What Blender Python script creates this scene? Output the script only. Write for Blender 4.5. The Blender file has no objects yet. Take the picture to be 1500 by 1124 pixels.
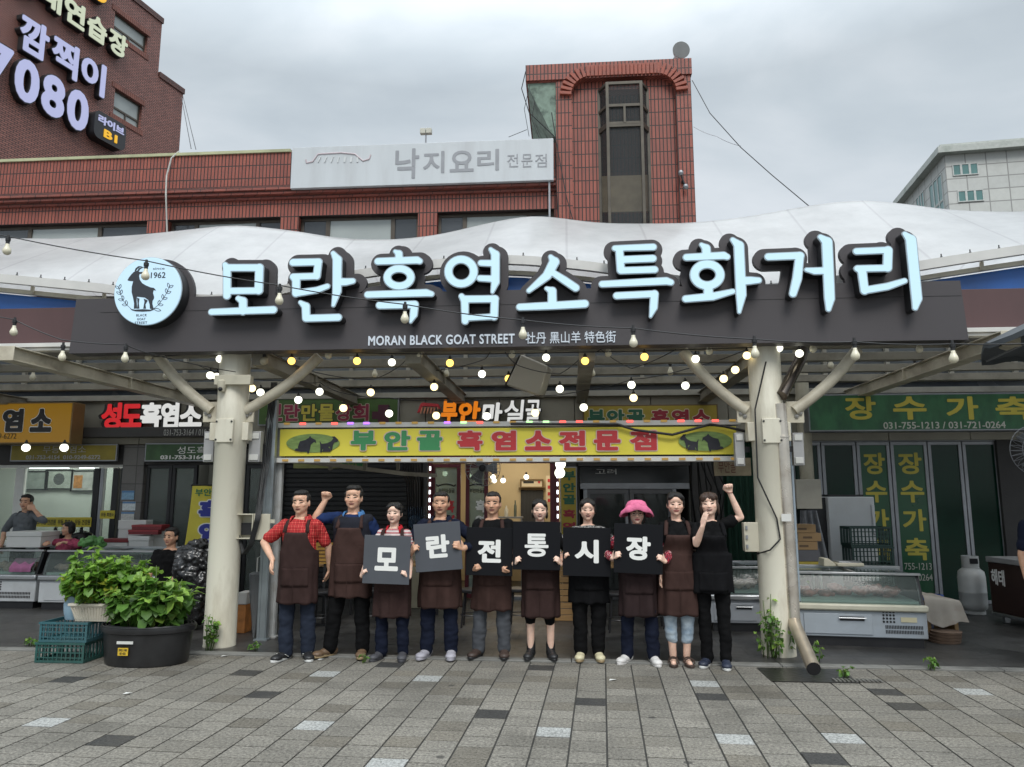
import bpy, bmesh, math, random
import numpy as np
from mathutils import Vector, Matrix, noise
random.seed(7)
R = math.radians
SC = bpy.context.scene
COL = SC.collection
# ---------------------------------------------------------------- camera, sky, sun, exposure
CAM_H, CAM_F, PITCH, YAW = 1.62, 1083.0, R(8.57), R(4.4)
cd = bpy.data.cameras.new('camera'); cd.sensor_width = 36; cd.lens = 36*CAM_F/1500
cd.clip_start = .05; cd.clip_end = 1500
cam = bpy.data.objects.new('camera', cd); COL.objects.link(cam)
cam.location = (0, 0, CAM_H); cam.rotation_euler = (R(90)+PITCH, 0, YAW)
SC.camera = cam
SUN_EL, SUN_AZ = R(50), R(167)           # azimuth clockwise from +Y: behind the camera, a little to the left
W = bpy.data.worlds.new('World'); SC.world = W; W.use_nodes = True
def build_world():
    nt = W.node_tree; N = nt.nodes; L = nt.links; N.clear()
    out = N.new('ShaderNodeOutputWorld'); bg = N.new('ShaderNodeBackground'); bg.inputs[1].default_value = .1
    sky = N.new('ShaderNodeTexSky'); sky.sky_type = 'NISHITA'; sky.sun_disc = False
    sky.sun_elevation = SUN_EL; sky.sun_rotation = SUN_AZ
    tc = N.new('ShaderNodeTexCoord'); mp = N.new('ShaderNodeMapping'); mp.inputs['Scale'].default_value = (1.0, 1.0, 2.4)
    mp.inputs['Location'].default_value = (.3, .1, .4)
    n1 = N.new('ShaderNodeTexNoise'); n1.inputs['Scale'].default_value = 2.1; n1.inputs['Detail'].default_value = 7
    n1.inputs['Roughness'].default_value = .5; n1.inputs['Distortion'].default_value = .35
    L.new(tc.outputs['Generated'], mp.inputs[0]); L.new(mp.outputs[0], n1.inputs['Vector'])
    cr = N.new('ShaderNodeValToRGB'); e = cr.color_ramp.elements
    e[0].position = .33; e[0].color = (3.6, 4.1, 4.5, 1); e[1].position = .68; e[1].color = (6.0, 6.35, 6.65, 1)
    m = e.new(.5); m.color = (4.6, 5.1, 5.45, 1)
    L.new(n1.outputs[0], cr.inputs[0])
    sx = N.new('ShaderNodeSeparateXYZ'); L.new(tc.outputs['Generated'], sx.inputs[0])
    mr = N.new('ShaderNodeMapRange'); mr.inputs[1].default_value = .5; mr.inputs[2].default_value = 1
    mr.inputs[3].default_value = 1; mr.inputs[4].default_value = 4.4; L.new(sx.outputs[2], mr.inputs[0])
    mu = N.new('ShaderNodeVectorMath'); mu.operation = 'SCALE'; L.new(cr.outputs[0], mu.inputs[0]); L.new(mr.outputs[0], mu.inputs[3])
    mx = N.new('ShaderNodeMixRGB'); mx.inputs[0].default_value = .9
    L.new(sky.outputs[0], mx.inputs[1]); L.new(mu.outputs[0], mx.inputs[2])
    L.new(mx.outputs[0], bg.inputs[0]); L.new(bg.outputs[0], out.inputs[0])
build_world()
sd = bpy.data.lights.new('sun', 'SUN'); sd.energy = 1.4; sd.angle = R(25); sd.color = (1, .97, .92)
sun = bpy.data.objects.new('sun', sd); COL.objects.link(sun)
sun.rotation_euler = Vector((math.sin(SUN_AZ)*math.cos(SUN_EL), math.cos(SUN_AZ)*math.cos(SUN_EL), math.sin(SUN_EL))).to_track_quat('Z', 'Y').to_euler()
SC.view_settings.view_transform = 'Standard'; SC.view_settings.look = 'None'
SC.view_settings.exposure = 0.42; SC.view_settings.gamma = 1
SC.render.engine = 'CYCLES'
SC.cycles.use_denoising = True
SC.cycles.max_bounces = 8; SC.cycles.transparent_max_bounces = 12
SC.cycles.sample_clamp_indirect = 4

# ---------------------------------------------------------------- pixel to point (layout measurement)
def ray(px, py):
    u = (px-750)/CAM_F; v = -(py-562)/CAM_F
    y = math.cos(PITCH)-v*math.sin(PITCH); z = math.sin(PITCH)+v*math.cos(PITCH)
    return u*math.cos(YAW)-y*math.sin(YAW), u*math.sin(YAW)+y*math.cos(YAW), z
def P(px, py, Y):
    r = ray(px, py); t = Y/r[1]
    return Vector((r[0]*t, Y, CAM_H+r[2]*t))
def G(px, py, z=0):
    r = ray(px, py); t = (z-CAM_H)/r[2]
    return Vector((r[0]*t, r[1]*t, z))
def RX(x0, y0, x1, y1, Y):
    ym = (y0+y1)/2; xm = (x0+x1)/2
    return P(x0, ym, Y).x, P(x1, ym, Y).x, P(xm, y1, Y).z, P(xm, y0, Y).z

# ---------------------------------------------------------------- materials
_m = {}
def mat(name, col, rough=.6, metal=0., var=.12, vs=6., bump=0., bs=40., spec=.5, dirt=None, ds=1.3, damt=.5, coat=0., stretch=(1,1,1)):
    if name in _m: return _m[name]
    m = bpy.data.materials.new(name); m.use_nodes = True; _m[name] = m
    nt = m.node_tree; N = nt.nodes; L = nt.links
    b = N['Principled BSDF']; b.inputs['Roughness'].default_value = rough; b.inputs['Metallic'].default_value = metal
    b.inputs['Specular IOR Level'].default_value = spec; b.inputs['Coat Weight'].default_value = coat
    tc = N.new('ShaderNodeTexCoord'); mp = N.new('ShaderNodeMapping'); mp.inputs['Scale'].default_value = stretch
    L.new(tc.outputs['Object'], mp.inputs[0])
    c = None
    if var:
        n = N.new('ShaderNodeTexNoise'); n.inputs['Scale'].default_value = vs; n.inputs['Detail'].default_value = 5
        L.new(mp.outputs[0], n.inputs['Vector'])
        r = N.new('ShaderNodeMapRange'); r.inputs[1].default_value = .25; r.inputs[2].default_value = .75
        r.inputs[3].default_value = 1-var; r.inputs[4].default_value = 1+var; L.new(n.outputs[0], r.inputs[0])
        v = N.new('ShaderNodeVectorMath'); v.operation = 'SCALE'; v.inputs[0].default_value = col[:3]
        L.new(r.outputs[0], v.inputs[3]); c = v.outputs[0]
        rr = N.new('ShaderNodeMapRange'); rr.inputs[3].default_value = max(.03, rough-.1); rr.inputs[4].default_value = min(1, rough+.12)
        L.new(n.outputs[0], rr.inputs[0]); L.new(rr.outputs[0], b.inputs['Roughness'])
    else: b.inputs['Base Color'].default_value = (*col[:3], 1)
    if dirt:
        n2 = N.new('ShaderNodeTexNoise'); n2.inputs['Scale'].default_value = ds; n2.inputs['Detail'].default_value = 8; n2.inputs['Roughness'].default_value = .65
        L.new(mp.outputs[0], n2.inputs['Vector'])
        r2 = N.new('ShaderNodeMapRange'); r2.inputs[1].default_value = .48; r2.inputs[2].default_value = .72; r2.inputs[3].default_value = 0; r2.inputs[4].default_value = damt
        L.new(n2.outputs[0], r2.inputs[0])
        mx = N.new('ShaderNodeMixRGB'); mx.inputs[2].default_value = (*dirt, 1); mx.inputs[1].default_value = (*col[:3], 1)
        L.new(r2.outputs[0], mx.inputs[0])
        if c: L.new(c, mx.inputs[1])
        c = mx.outputs[0]
    if c: L.new(c, b.inputs['Base Color'])
    if bump:
        n3 = N.new('ShaderNodeTexNoise'); n3.inputs['Scale'].default_value = bs; n3.inputs['Detail'].default_value = 4
        L.new(mp.outputs[0], n3.inputs['Vector'])
        bu = N.new('ShaderNodeBump'); bu.inputs['Strength'].default_value = bump; bu.inputs['Distance'].default_value = .01
        L.new(n3.outputs[0], bu.inputs['Height']); L.new(bu.outputs[0], b.inputs['Normal'])
    return m
def emit(name, col, s):
    if name in _m: return _m[name]
    m = bpy.data.materials.new(name); m.use_nodes = True; _m[name] = m
    b = m.node_tree.nodes['Principled BSDF']; b.inputs['Base Color'].default_value = (*[min(.8, x)*.4 for x in col], 1)
    b.inputs['Emission Color'].default_value = (*col, 1); b.inputs['Emission Strength'].default_value = s; b.inputs['Roughness'].default_value = .35
    return m
def glass(name, col=(.8, .85, .85), alpha=.25, rough=.05, base=.25):
    """a pane: part mirror, part see-through"""
    if name in _m: return _m[name]
    m = bpy.data.materials.new(name); m.use_nodes = True; _m[name] = m
    nt = m.node_tree; N = nt.nodes; L = nt.links; N.remove(N['Principled BSDF'])
    t = N.new('ShaderNodeBsdfTransparent'); t.inputs[0].default_value = (*col, 1)
    g = N.new('ShaderNodeBsdfPrincipled'); g.inputs['Base Color'].default_value = (*[c*base for c in col], 1); g.inputs['Roughness'].default_value = rough
    mx = N.new('ShaderNodeMixShader'); mx.inputs[0].default_value = alpha
    L.new(t.outputs[0], mx.inputs[1]); L.new(g.outputs[0], mx.inputs[2]); L.new(mx.outputs[0], N['Material Output'].inputs[0])
    return m
def brick(name, c1, c2, mortar, bw, rh, mt, off=0., vertical=False, bump=.6, dirt=(.05, .035, .03), damt=.35):
    if name in _m: return _m[name]
    m = bpy.data.materials.new(name); m.use_nodes = True; _m[name] = m
    nt = m.node_tree; N = nt.nodes; L = nt.links; b = N['Principled BSDF']; b.inputs['Roughness'].default_value = .55
    tc = N.new('ShaderNodeTexCoord'); s = N.new('ShaderNodeSeparateXYZ'); L.new(tc.outputs['Object'], s.inputs[0])
    ad = N.new('ShaderNodeMath'); L.new(s.outputs[0], ad.inputs[0]); L.new(s.outputs[1], ad.inputs[1])
    cb = N.new('ShaderNodeCombineXYZ'); L.new(ad.outputs[0], cb.inputs[0]); L.new(s.outputs[2], cb.inputs[1])
    bt = N.new('ShaderNodeTexBrick'); L.new(cb.outputs[0], bt.inputs['Vector'])
    bt.offset = off; bt.inputs['Color1'].default_value = (*c1, 1); bt.inputs['Color2'].default_value = (*c2, 1); bt.inputs['Mortar'].default_value = (*mortar, 1)
    bt.inputs['Scale'].default_value = 1; bt.inputs['Brick Width'].default_value = bw; bt.inputs['Row Height'].default_value = rh
    bt.inputs['Mortar Size'].default_value = mt; bt.inputs['Mortar Smooth'].default_value = .15; bt.inputs['Bias'].default_value = 0
    n = N.new('ShaderNodeTexNoise'); n.inputs['Scale'].default_value = 2.2; n.inputs['Detail'].default_value = 8; n.inputs['Roughness'].default_value = .7
    L.new(tc.outputs['Object'], n.inputs['Vector'])
    r = N.new('ShaderNodeMapRange'); r.inputs[1].default_value = .42; r.inputs[2].default_value = .75; r.inputs[4].default_value = damt; L.new(n.outputs[0], r.inputs[0])
    mx = N.new('ShaderNodeMixRGB'); mx.inputs[2].default_value = (*dirt, 1); L.new(bt.outputs[0], mx.inputs[1]); L.new(r.outputs[0], mx.inputs[0])
    L.new(mx.outputs[0], b.inputs['Base Color'])
    n2 = N.new('ShaderNodeTexNoise'); n2.inputs['Scale'].default_value = 60; L.new(tc.outputs['Object'], n2.inputs['Vector'])
    mm = N.new('ShaderNodeMath'); mm.operation = 'MULTIPLY_ADD'; mm.inputs[1].default_value = .25; L.new(n2.outputs[0], mm.inputs[0])
    inv = N.new('ShaderNodeMath'); inv.operation = 'SUBTRACT'; inv.inputs[0].default_value = 1; L.new(bt.outputs[1], inv.inputs[1]); L.new(inv.outputs[0], mm.inputs[2])
    bu = N.new('ShaderNodeBump'); bu.inputs['Strength'].default_value = bump; bu.inputs['Distance'].default_value = .02; L.new(mm.outputs[0], bu.inputs['Height']); L.new(bu.outputs[0], b.inputs['Normal'])
    return m
def vcol_mat(name, rough=.5, sss=0., translucent=0., bump=0., bs=80, spec=.5):
    if name in _m: return _m[name]
    m = bpy.data.materials.new(name); m.use_nodes = True; _m[name] = m
    nt = m.node_tree; N = nt.nodes; L = nt.links; b = N['Principled BSDF']; b.inputs['Roughness'].default_value = rough
    b.inputs['Specular IOR Level'].default_value = spec
    a = N.new('ShaderNodeVertexColor'); a.layer_name = 'Col'; tc = N.new('ShaderNodeTexCoord')
    n = N.new('ShaderNodeTexNoise'); n.inputs['Scale'].default_value = bs; n.inputs['Detail'].default_value = 5; L.new(tc.outputs['Object'], n.inputs['Vector'])
    r = N.new('ShaderNodeMapRange'); r.inputs[1].default_value = .3; r.inputs[2].default_value = .7; r.inputs[3].default_value = .88; r.inputs[4].default_value = 1.12; L.new(n.outputs[0], r.inputs[0])
    v = N.new('ShaderNodeVectorMath'); v.operation = 'SCALE'; L.new(a.outputs[0], v.inputs[0]); L.new(r.outputs[0], v.inputs[3])
    L.new(v.outputs[0], b.inputs['Base Color'])
    if sss:
        b.inputs['Subsurface Weight'].default_value = sss; b.inputs['Subsurface Radius'].default_value = (.012, .005, .003); b.inputs['Subsurface Scale'].default_value = 1
    if bump:
        bu = N.new('ShaderNodeBump'); bu.inputs['Strength'].default_value = bump; bu.inputs['Distance'].default_value = .004; L.new(n.outputs[0], bu.inputs['Height']); L.new(bu.outputs[0], b.inputs['Normal'])
    if translucent:
        t = N.new('ShaderNodeBsdfTranslucent'); L.new(v.outputs[0], t.inputs[0]); mx = N.new('ShaderNodeMixShader'); mx.inputs[0].default_value = translucent
        L.new(b.outputs[0], mx.inputs[1]); L.new(t.outputs[0], mx.inputs[2]); L.new(mx.outputs[0], N['Material Output'].inputs[0])
    return m

# ---------------------------------------------------------------- objects
def wloc(o):
    v = Vector((0, 0, 0))
    while o is not None: v += o.location; o = o.parent
    return v
def tag(o, label=None, cat=None, group=None, kind=None):
    if label: o['label'] = label
    if cat: o['category'] = cat
    if group: o['group'] = group
    if kind: o['kind'] = kind
    return o
def thing(name, label, cat, loc=(0, 0, 0), group=None):
    o = bpy.data.objects.new(name, None); COL.objects.link(o); o.location = loc; o.empty_display_size = .1
    return tag(o, label, cat, group)
def copy_tree(o, parent=None):
    c = o.copy(); COL.objects.link(c)
    if parent: c.parent = parent
    for ch in list(o.children): copy_tree(ch, c)
    return c
def link_mesh(name, me, m, parent=None, origin=None, smooth=40, bev=0):
    """link mesh data given in world coordinates; origin = where the object's origin goes (default: the parent's)"""
    base = wloc(parent) if parent else Vector((0, 0, 0))
    org = Vector(origin) if origin is not None else base
    if org.length: me.transform(Matrix.Translation(-org))
    o = bpy.data.objects.new(name, me); COL.objects.link(o)
    if parent: o.parent = parent
    o.location = org-base
    for x in (m if isinstance(m, (list, tuple)) else [m]): me.materials.append(x)
    if smooth:
        me.polygons.foreach_set('use_smooth', [True]*len(me.polygons))
        if smooth < 180: me.set_sharp_from_angle(angle=R(smooth))
    if bev:
        b = o.modifiers.new('bevel', 'BEVEL'); b.width = bev; b.segments = 2; b.limit_method = 'ANGLE'; b.angle_limit = R(35)
    return o
def frame_of(d, up=Vector((0, 0, 1))):
    d = Vector(d).normalized()
    if abs(d.dot(up)) > .98: up = Vector((0, 1, 0))
    a = up.cross(d).normalized(); b = d.cross(a)
    return a, b
class MB:
    def __init__(s): s.v = []; s.f = []; s.mi = []
    def _add(s, vs, fs, mi=0):
        o = len(s.v); s.v += [tuple(x) for x in vs]; s.f += [tuple(i+o for i in f) for f in fs]; s.mi += [mi]*len(fs); return s
    def box(s, x0, x1, y0, y1, z0, z1, mi=0):
        if x0 > x1: x0, x1 = x1, x0
        if y0 > y1: y0, y1 = y1, y0
        if z0 > z1: z0, z1 = z1, z0
        vs = [(x, y, z) for z in (z0, z1) for y in (y0, y1) for x in (x0, x1)]
        return s._add(vs, [(0, 2, 3, 1), (4, 5, 7, 6), (0, 1, 5, 4), (2, 6, 7, 3), (0, 4, 6, 2), (1, 3, 7, 5)], mi)
    def obox(s, c, half, rot=None, mi=0):
        c = Vector(c); M3 = rot if rot is not None else Matrix.Identity(3)
        vs = [c+M3@Vector((x*half[0], y*half[1], z*half[2])) for z in (-1, 1) for y in (-1, 1) for x in (-1, 1)]
        return s._add(vs, [(0, 2, 3, 1), (4, 5, 7, 6), (0, 1, 5, 4), (2, 6, 7, 3), (0, 4, 6, 2), (1, 3, 7, 5)], mi)
    def bar(s, p0, p1, w, h, mi=0, up=Vector((0, 0, 1))):
        p0 = Vector(p0); p1 = Vector(p1); d = p1-p0; a, b = frame_of(d, up)
        vs = [p+a*sx*w/2+b*sy*h/2 for p in (p0, p1) for sx, sy in ((-1, -1), (1, -1), (1, 1), (-1, 1))]
        return s._add(vs, [(3, 2, 1, 0), (4, 5, 6, 7), (0, 1, 5, 4), (1, 2, 6, 5), (2, 3, 7, 6), (3, 0, 4, 7)], mi)
    def tube(s, pts, r, n=8, mi=0, cap=True, flat=None):
        pts = [Vector(p) for p in pts]; rs = r if isinstance(r, (list, tuple)) else [r]*len(pts)
        vs = []; fs = []; k = len(pts); pa = None
        for i, p in enumerate(pts):
            d = (pts[min(i+1, k-1)]-pts[max(i-1, 0)])
            if d.length < 1e-9: d = Vector((0, 0, 1))
            d.normalize()
            if pa is None: a, b = frame_of(d)
            else:
                a = pa-d*pa.dot(d)
                if a.length < 1e-6: a, b = frame_of(d)
                a.normalize(); b = d.cross(a)
            pa = a
            for j in range(n):
                t = 2*math.pi*j/n; vs.append(p+(a*math.cos(t)+b*math.sin(t)*(flat or 1))*rs[i])
        for i in range(k-1):
            for j in range(n):
                fs.append((i*n+j, i*n+(j+1) % n, (i+1)*n+(j+1) % n, (i+1)*n+j))
        if cap: fs.append(tuple(range(n-1, -1, -1))); fs.append(tuple(range((k-1)*n, k*n)))
        return s._add(vs, fs, mi)
    def lathe(s, prof, c=(0, 0, 0), n=24, mi=0, sx=1, sy=1, axis=None):
        c = Vector(c); vs = []; fs = []; k = len(prof)
        if axis: a, b = frame_of(axis); d = Vector(axis).normalized()
        for r, z in prof:
            for j in range(n):
                t = 2*math.pi*j/n
                vs.append(c+(a*math.cos(t)*r+b*math.sin(t)*r+d*z if axis else Vector((math.cos(t)*r*sx, math.sin(t)*r*sy, z))))
        for i in range(k-1):
            for j in range(n):
                fs.append((i*n+j, i*n+(j+1) % n, (i+1)*n+(j+1) % n, (i+1)*n+j))
        if prof[0][0] > 1e-5: fs.append(tuple(range(n-1, -1, -1)))
        if prof[-1][0] > 1e-5: fs.append(tuple(range((k-1)*n, k*n)))
        return s._add(vs, fs, mi)
    def sph(s, c, r, n=12, m=8, mi=0, rot=None):
        r = r if isinstance(r, (list, tuple)) else (r, r, r); c = Vector(c); vs = [Vector((0, 0, r[2]))]; fs = []
        for i in range(1, m):
            t = math.pi*i/m
            for j in range(n):
                p = 2*math.pi*j/n; vs.append(Vector((r[0]*math.sin(t)*math.cos(p), r[1]*math.sin(t)*math.sin(p), r[2]*math.cos(t))))
        vs.append(Vector((0, 0, -r[2])))
        for j in range(n): fs.append((0, 1+j, 1+(j+1) % n))
        for i in range(m-2):
            for j in range(n): fs.append((1+i*n+j, 1+(i+1)*n+j, 1+(i+1)*n+(j+1) % n, 1+i*n+(j+1) % n))
        e = len(vs)-1; o = 1+(m-2)*n
        for j in range(n): fs.append((o+j, e, o+(j+1) % n))
        return s._add([c+(rot@v if rot is not None else v) for v in vs], fs, mi)
    def caps(s, pts, rs, n=12):
        """chain of tapered capsules (for unions)"""
        for (p, q), (r0, r1) in zip(zip(pts, pts[1:]), zip(rs, rs[1:])):
            p = Vector(p); q = Vector(q); d = q-p
            if d.length < 1e-6: s.sph(p, r0, n, 8); continue
            d.normalize(); P_ = []; Rr = []
            for i in range(4):
                t = math.pi/2*(1-i/4); P_.append(p-d*r0*math.sin(t)); Rr.append(max(r0*math.cos(t), 1e-4))
            P_.append(p); Rr.append(r0); P_.append(q); Rr.append(r1)
            for i in range(1, 5):
                t = math.pi/2*i/4; P_.append(q+d*r1*math.sin(t)); Rr.append(max(r1*math.cos(t), 1e-4))
            s.tube(P_, Rr, n)
        return s
    def rings(s, rg, n=20):
        """rg: list of (cx,cy,cz,rx,ry) horizontal ellipses"""
        vs = []; fs = []; k = len(rg)
        for cx, cy, cz, rx, ry in rg:
            for j in range(n):
                t = 2*math.pi*j/n; vs.append((cx+rx*math.cos(t), cy+ry*math.sin(t), cz))
        for i in range(k-1):
            for j in range(n): fs.append((i*n+j, i*n+(j+1) % n, (i+1)*n+(j+1) % n, (i+1)*n+j))
        fs.append(tuple(range(n-1, -1, -1))); fs.append(tuple(range((k-1)*n, k*n)))
        return s._add(vs, fs)
    def grid(s, rows, mi=0):
        k = len(rows[0]); vs = [p for r in rows for p in r]
        fs = [(i*k+j, i*k+j+1, (i+1)*k+j+1, (i+1)*k+j) for i in range(len(rows)-1) for j in range(k-1)]
        return s._add(vs, fs, mi)
    def prism(s, poly, y0, y1, mi=0):
        """poly: (x,z) outline counter-clockwise seen from the camera side, extruded from y0 (front) to y1"""
        n = len(poly); vs = [(x, y0, z) for x, z in poly]+[(x, y1, z) for x, z in poly]
        fs = [tuple(range(n)), tuple(range(2*n-1, n-1, -1))]+[(i, i+n, (i+1) % n+n, (i+1) % n) for i in range(n)]
        return s._add(vs, fs, mi)
    def mesh(s):
        me = bpy.data.meshes.new('mesh'); me.from_pydata(s.v, [], s.f); me.update()
        if any(s.mi): me.polygons.foreach_set('material_index', s.mi)
        return me
    def build(s, name, m, parent=None, smooth=40, bev=0, origin=None, label=None):
        o = link_mesh(name, s.mesh(), m, parent, origin, smooth, bev)
        if label: o['label'] = label
        return o
def eval_mesh(o):
    dg = bpy.context.evaluated_depsgraph_get(); dg.update()
    return bpy.data.meshes.new_from_object(o.evaluated_get(dg))
def remesh(mb, voxel, smooth=2, fac=.5):
    """union of overlapping closed shapes as one continuous smooth mesh"""
    me = mb.mesh(); o = bpy.data.objects.new('t', me); COL.objects.link(o)
    r = o.modifiers.new('r', 'REMESH'); r.mode = 'VOXEL'; r.voxel_size = voxel; r.adaptivity = 0
    if smooth:
        q = o.modifiers.new('s', 'SMOOTH'); q.iterations = smooth; q.factor = fac
    e = eval_mesh(o); bpy.data.objects.remove(o); bpy.data.meshes.remove(me)
    return e
def coords(me):
    a = np.empty(len(me.vertices)*3, np.float32); me.vertices.foreach_get('co', a); return a.reshape(-1, 3)
def set_coords(me, a): me.vertices.foreach_set('co', np.ascontiguousarray(a, np.float32).ravel()); me.update()
def set_col(me, c):
    a = me.color_attributes.new('Col', 'FLOAT_COLOR', 'POINT'); q = np.ones((len(me.vertices), 4), np.float32); q[:, :3] = c
    a.data.foreach_set('color', q.ravel())
def wrinkle(me, amp, sc, seed=0, zs=1.):
    a = coords(me); nr = np.empty(len(a)*3, np.float32); me.vertices.foreach_get('normal', nr); nr = nr.reshape(-1, 3)
    d = np.array([noise.noise((float(p[0])*sc+seed, float(p[1])*sc+seed*.7, float(p[2])*sc*zs)) for p in a], np.float32)
    set_coords(me, a+nr*(d*amp)[:, None]); return me
# ---------------------------------------------------------------- flat outlines with holes, and lettering
def fill_mesh(loops, ext=0., bevel=0.):
    """closed 2-D loops (even-odd holes) filled and extruded by ext to both sides, in the XY plane"""
    c = bpy.data.curves.new('c', 'CURVE'); c.dimensions = '2D'; c.fill_mode = 'BOTH'; c.extrude = ext; c.bevel_depth = bevel; c.bevel_resolution = 1
    for lp in loops:
        sp = c.splines.new('POLY'); sp.points.add(len(lp)-1); sp.use_cyclic_u = True
        sp.points.foreach_set('co', [k for x, y in lp for k in (x, y, 0, 1)])
    o = bpy.data.objects.new('t', c); COL.objects.link(o); e = eval_mesh(o); bpy.data.objects.remove(o); bpy.data.curves.remove(c)
    return e
def plate(loops, y0, y1):
    """(x,z) loops standing up between depth y0 (front) and y1"""
    e = fill_mesh(loops, abs(y1-y0)/2)
    e.transform(Matrix.Translation((0, (y0+y1)/2, 0))@Matrix.Rotation(R(90), 4, 'X')); return e
_tc = {}
def text_mesh(s, bold=0., ext=.01, spacing=1., shear=0.):
    if bold >= .012: return bold_mesh(s, bold, ext, spacing, shear)
    return thin_mesh(s, ext, spacing, shear)
_bc = {}
def bold_mesh(s, bold, ext, spacing, shear):
    """lettering thickened evenly: distance field of the glyph outlines, contoured"""
    k = (s, bold, spacing, shear)
    if k not in _bc:
        e = thin_mesh(s, 0, spacing, shear); bm = bmesh.new(); bm.from_mesh(e); bmesh.ops.remove_doubles(bm, verts=bm.verts, dist=1e-5)
        sg_ = np.array([[*q.verts[0].co[:2], *q.verts[1].co[:2]] for q in bm.edges if len(q.link_faces) == 1]); bm.free(); bpy.data.meshes.remove(e)
        st = .011 if len(s) < 3 else .016; m = bold+.04
        xs = np.arange(min(sg_[:, 0].min(), sg_[:, 2].min())-m, max(sg_[:, 0].max(), sg_[:, 2].max())+m, st); ys = np.arange(min(sg_[:, 1].min(), sg_[:, 3].min())-m, max(sg_[:, 1].max(), sg_[:, 3].max())+m, st)
        X, Y = np.meshgrid(xs, ys); d = np.full(X.shape, 9.); ins = np.zeros(X.shape, bool)
        for ax, ay, bx, by in sg_:
            j0, j1 = np.searchsorted(xs, (min(ax, bx)-m, max(ax, bx)+m)); i0, i1 = np.searchsorted(ys, (min(ay, by)-m, max(ay, by)+m)); q = (slice(i0, i1), slice(j0, j1))
            vx, vy = bx-ax, by-ay; t = np.clip(((X[q]-ax)*vx+(Y[q]-ay)*vy)/(vx*vx+vy*vy+1e-12), 0, 1); d[q] = np.minimum(d[q], np.hypot(X[q]-ax-t*vx, Y[q]-ay-t*vy))
            if ay != by:
                r = (ys >= min(ay, by)) & (ys < max(ay, by))
                if r.any(): xi = ax+(ys[r]-ay)/(by-ay)*vx; ins[r] ^= xs[None, :] < xi[:, None]
        _bc[k] = contours(np.where(ins, -d, d), xs, ys, bold)
    return fill_mesh(_bc[k], ext)
def thin_mesh(s, ext=.01, spacing=1., shear=0.):
    bold = 0
    c = bpy.data.curves.new('t', 'FONT'); c.body = s; c.size = 1; c.offset = bold; c.extrude = ext; c.space_character = spacing; c.shear = shear; c.resolution_u = 4
    o = bpy.data.objects.new('t', c); COL.objects.link(o); e = eval_mesh(o); bpy.data.objects.remove(o); bpy.data.curves.remove(c)
    return e
def place_text(name, s, m, parent, o, right, up, w, h, bold=.03, depth=.004, spacing=1., shear=0., keep=False, origin=None):
    """lettering filling the rectangle from corner o along right (width w) and up (height h); stands depth proud of it"""
    e = text_mesh(s, bold, .5, spacing, shear); a = coords(e); lo = a.min(0); hi = a.max(0)
    sx = w/(hi[0]-lo[0]); sy = h/(hi[1]-lo[1])
    if keep:
        k = min(sx, sy); sx = sy = k
    right = Vector(right).normalized(); up = Vector(up).normalized(); nrm = right.cross(up)
    o = Vector(o); ox = (w-sx*(hi[0]-lo[0]))/2; oy = (h-sy*(hi[1]-lo[1]))/2
    u = (a[:, 0]-lo[0])*sx+ox; v = (a[:, 1]-lo[1])*sy+oy; d = (a[:, 2]+.5)*depth
    b = np.array(o)[None]+u[:, None]*np.array(right)[None]+v[:, None]*np.array(up)[None]+d[:, None]*np.array(nrm)[None]
    set_coords(e, b)
    return link_mesh(name, e, m, parent, origin, 0)
XA, ZA = Vector((1, 0, 0)), Vector((0, 0, 1))
def wtext(name, s, m, parent, x0, x1, z0, z1, Y, **k):
    """lettering on a wall that faces the camera side (-Y)"""
    return place_text(name, s, m, parent, (x0, Y, z0), XA, ZA, x1-x0, z1-z0, **k)
def ptext(name, s, m, parent, px0, py0, px1, py1, Y, **k):
    x0, x1, z0, z1 = RX(px0, py0, px1, py1, Y)
    return wtext(name, s, m, parent, x0, x1, z0, z1, Y, **k)
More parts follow.
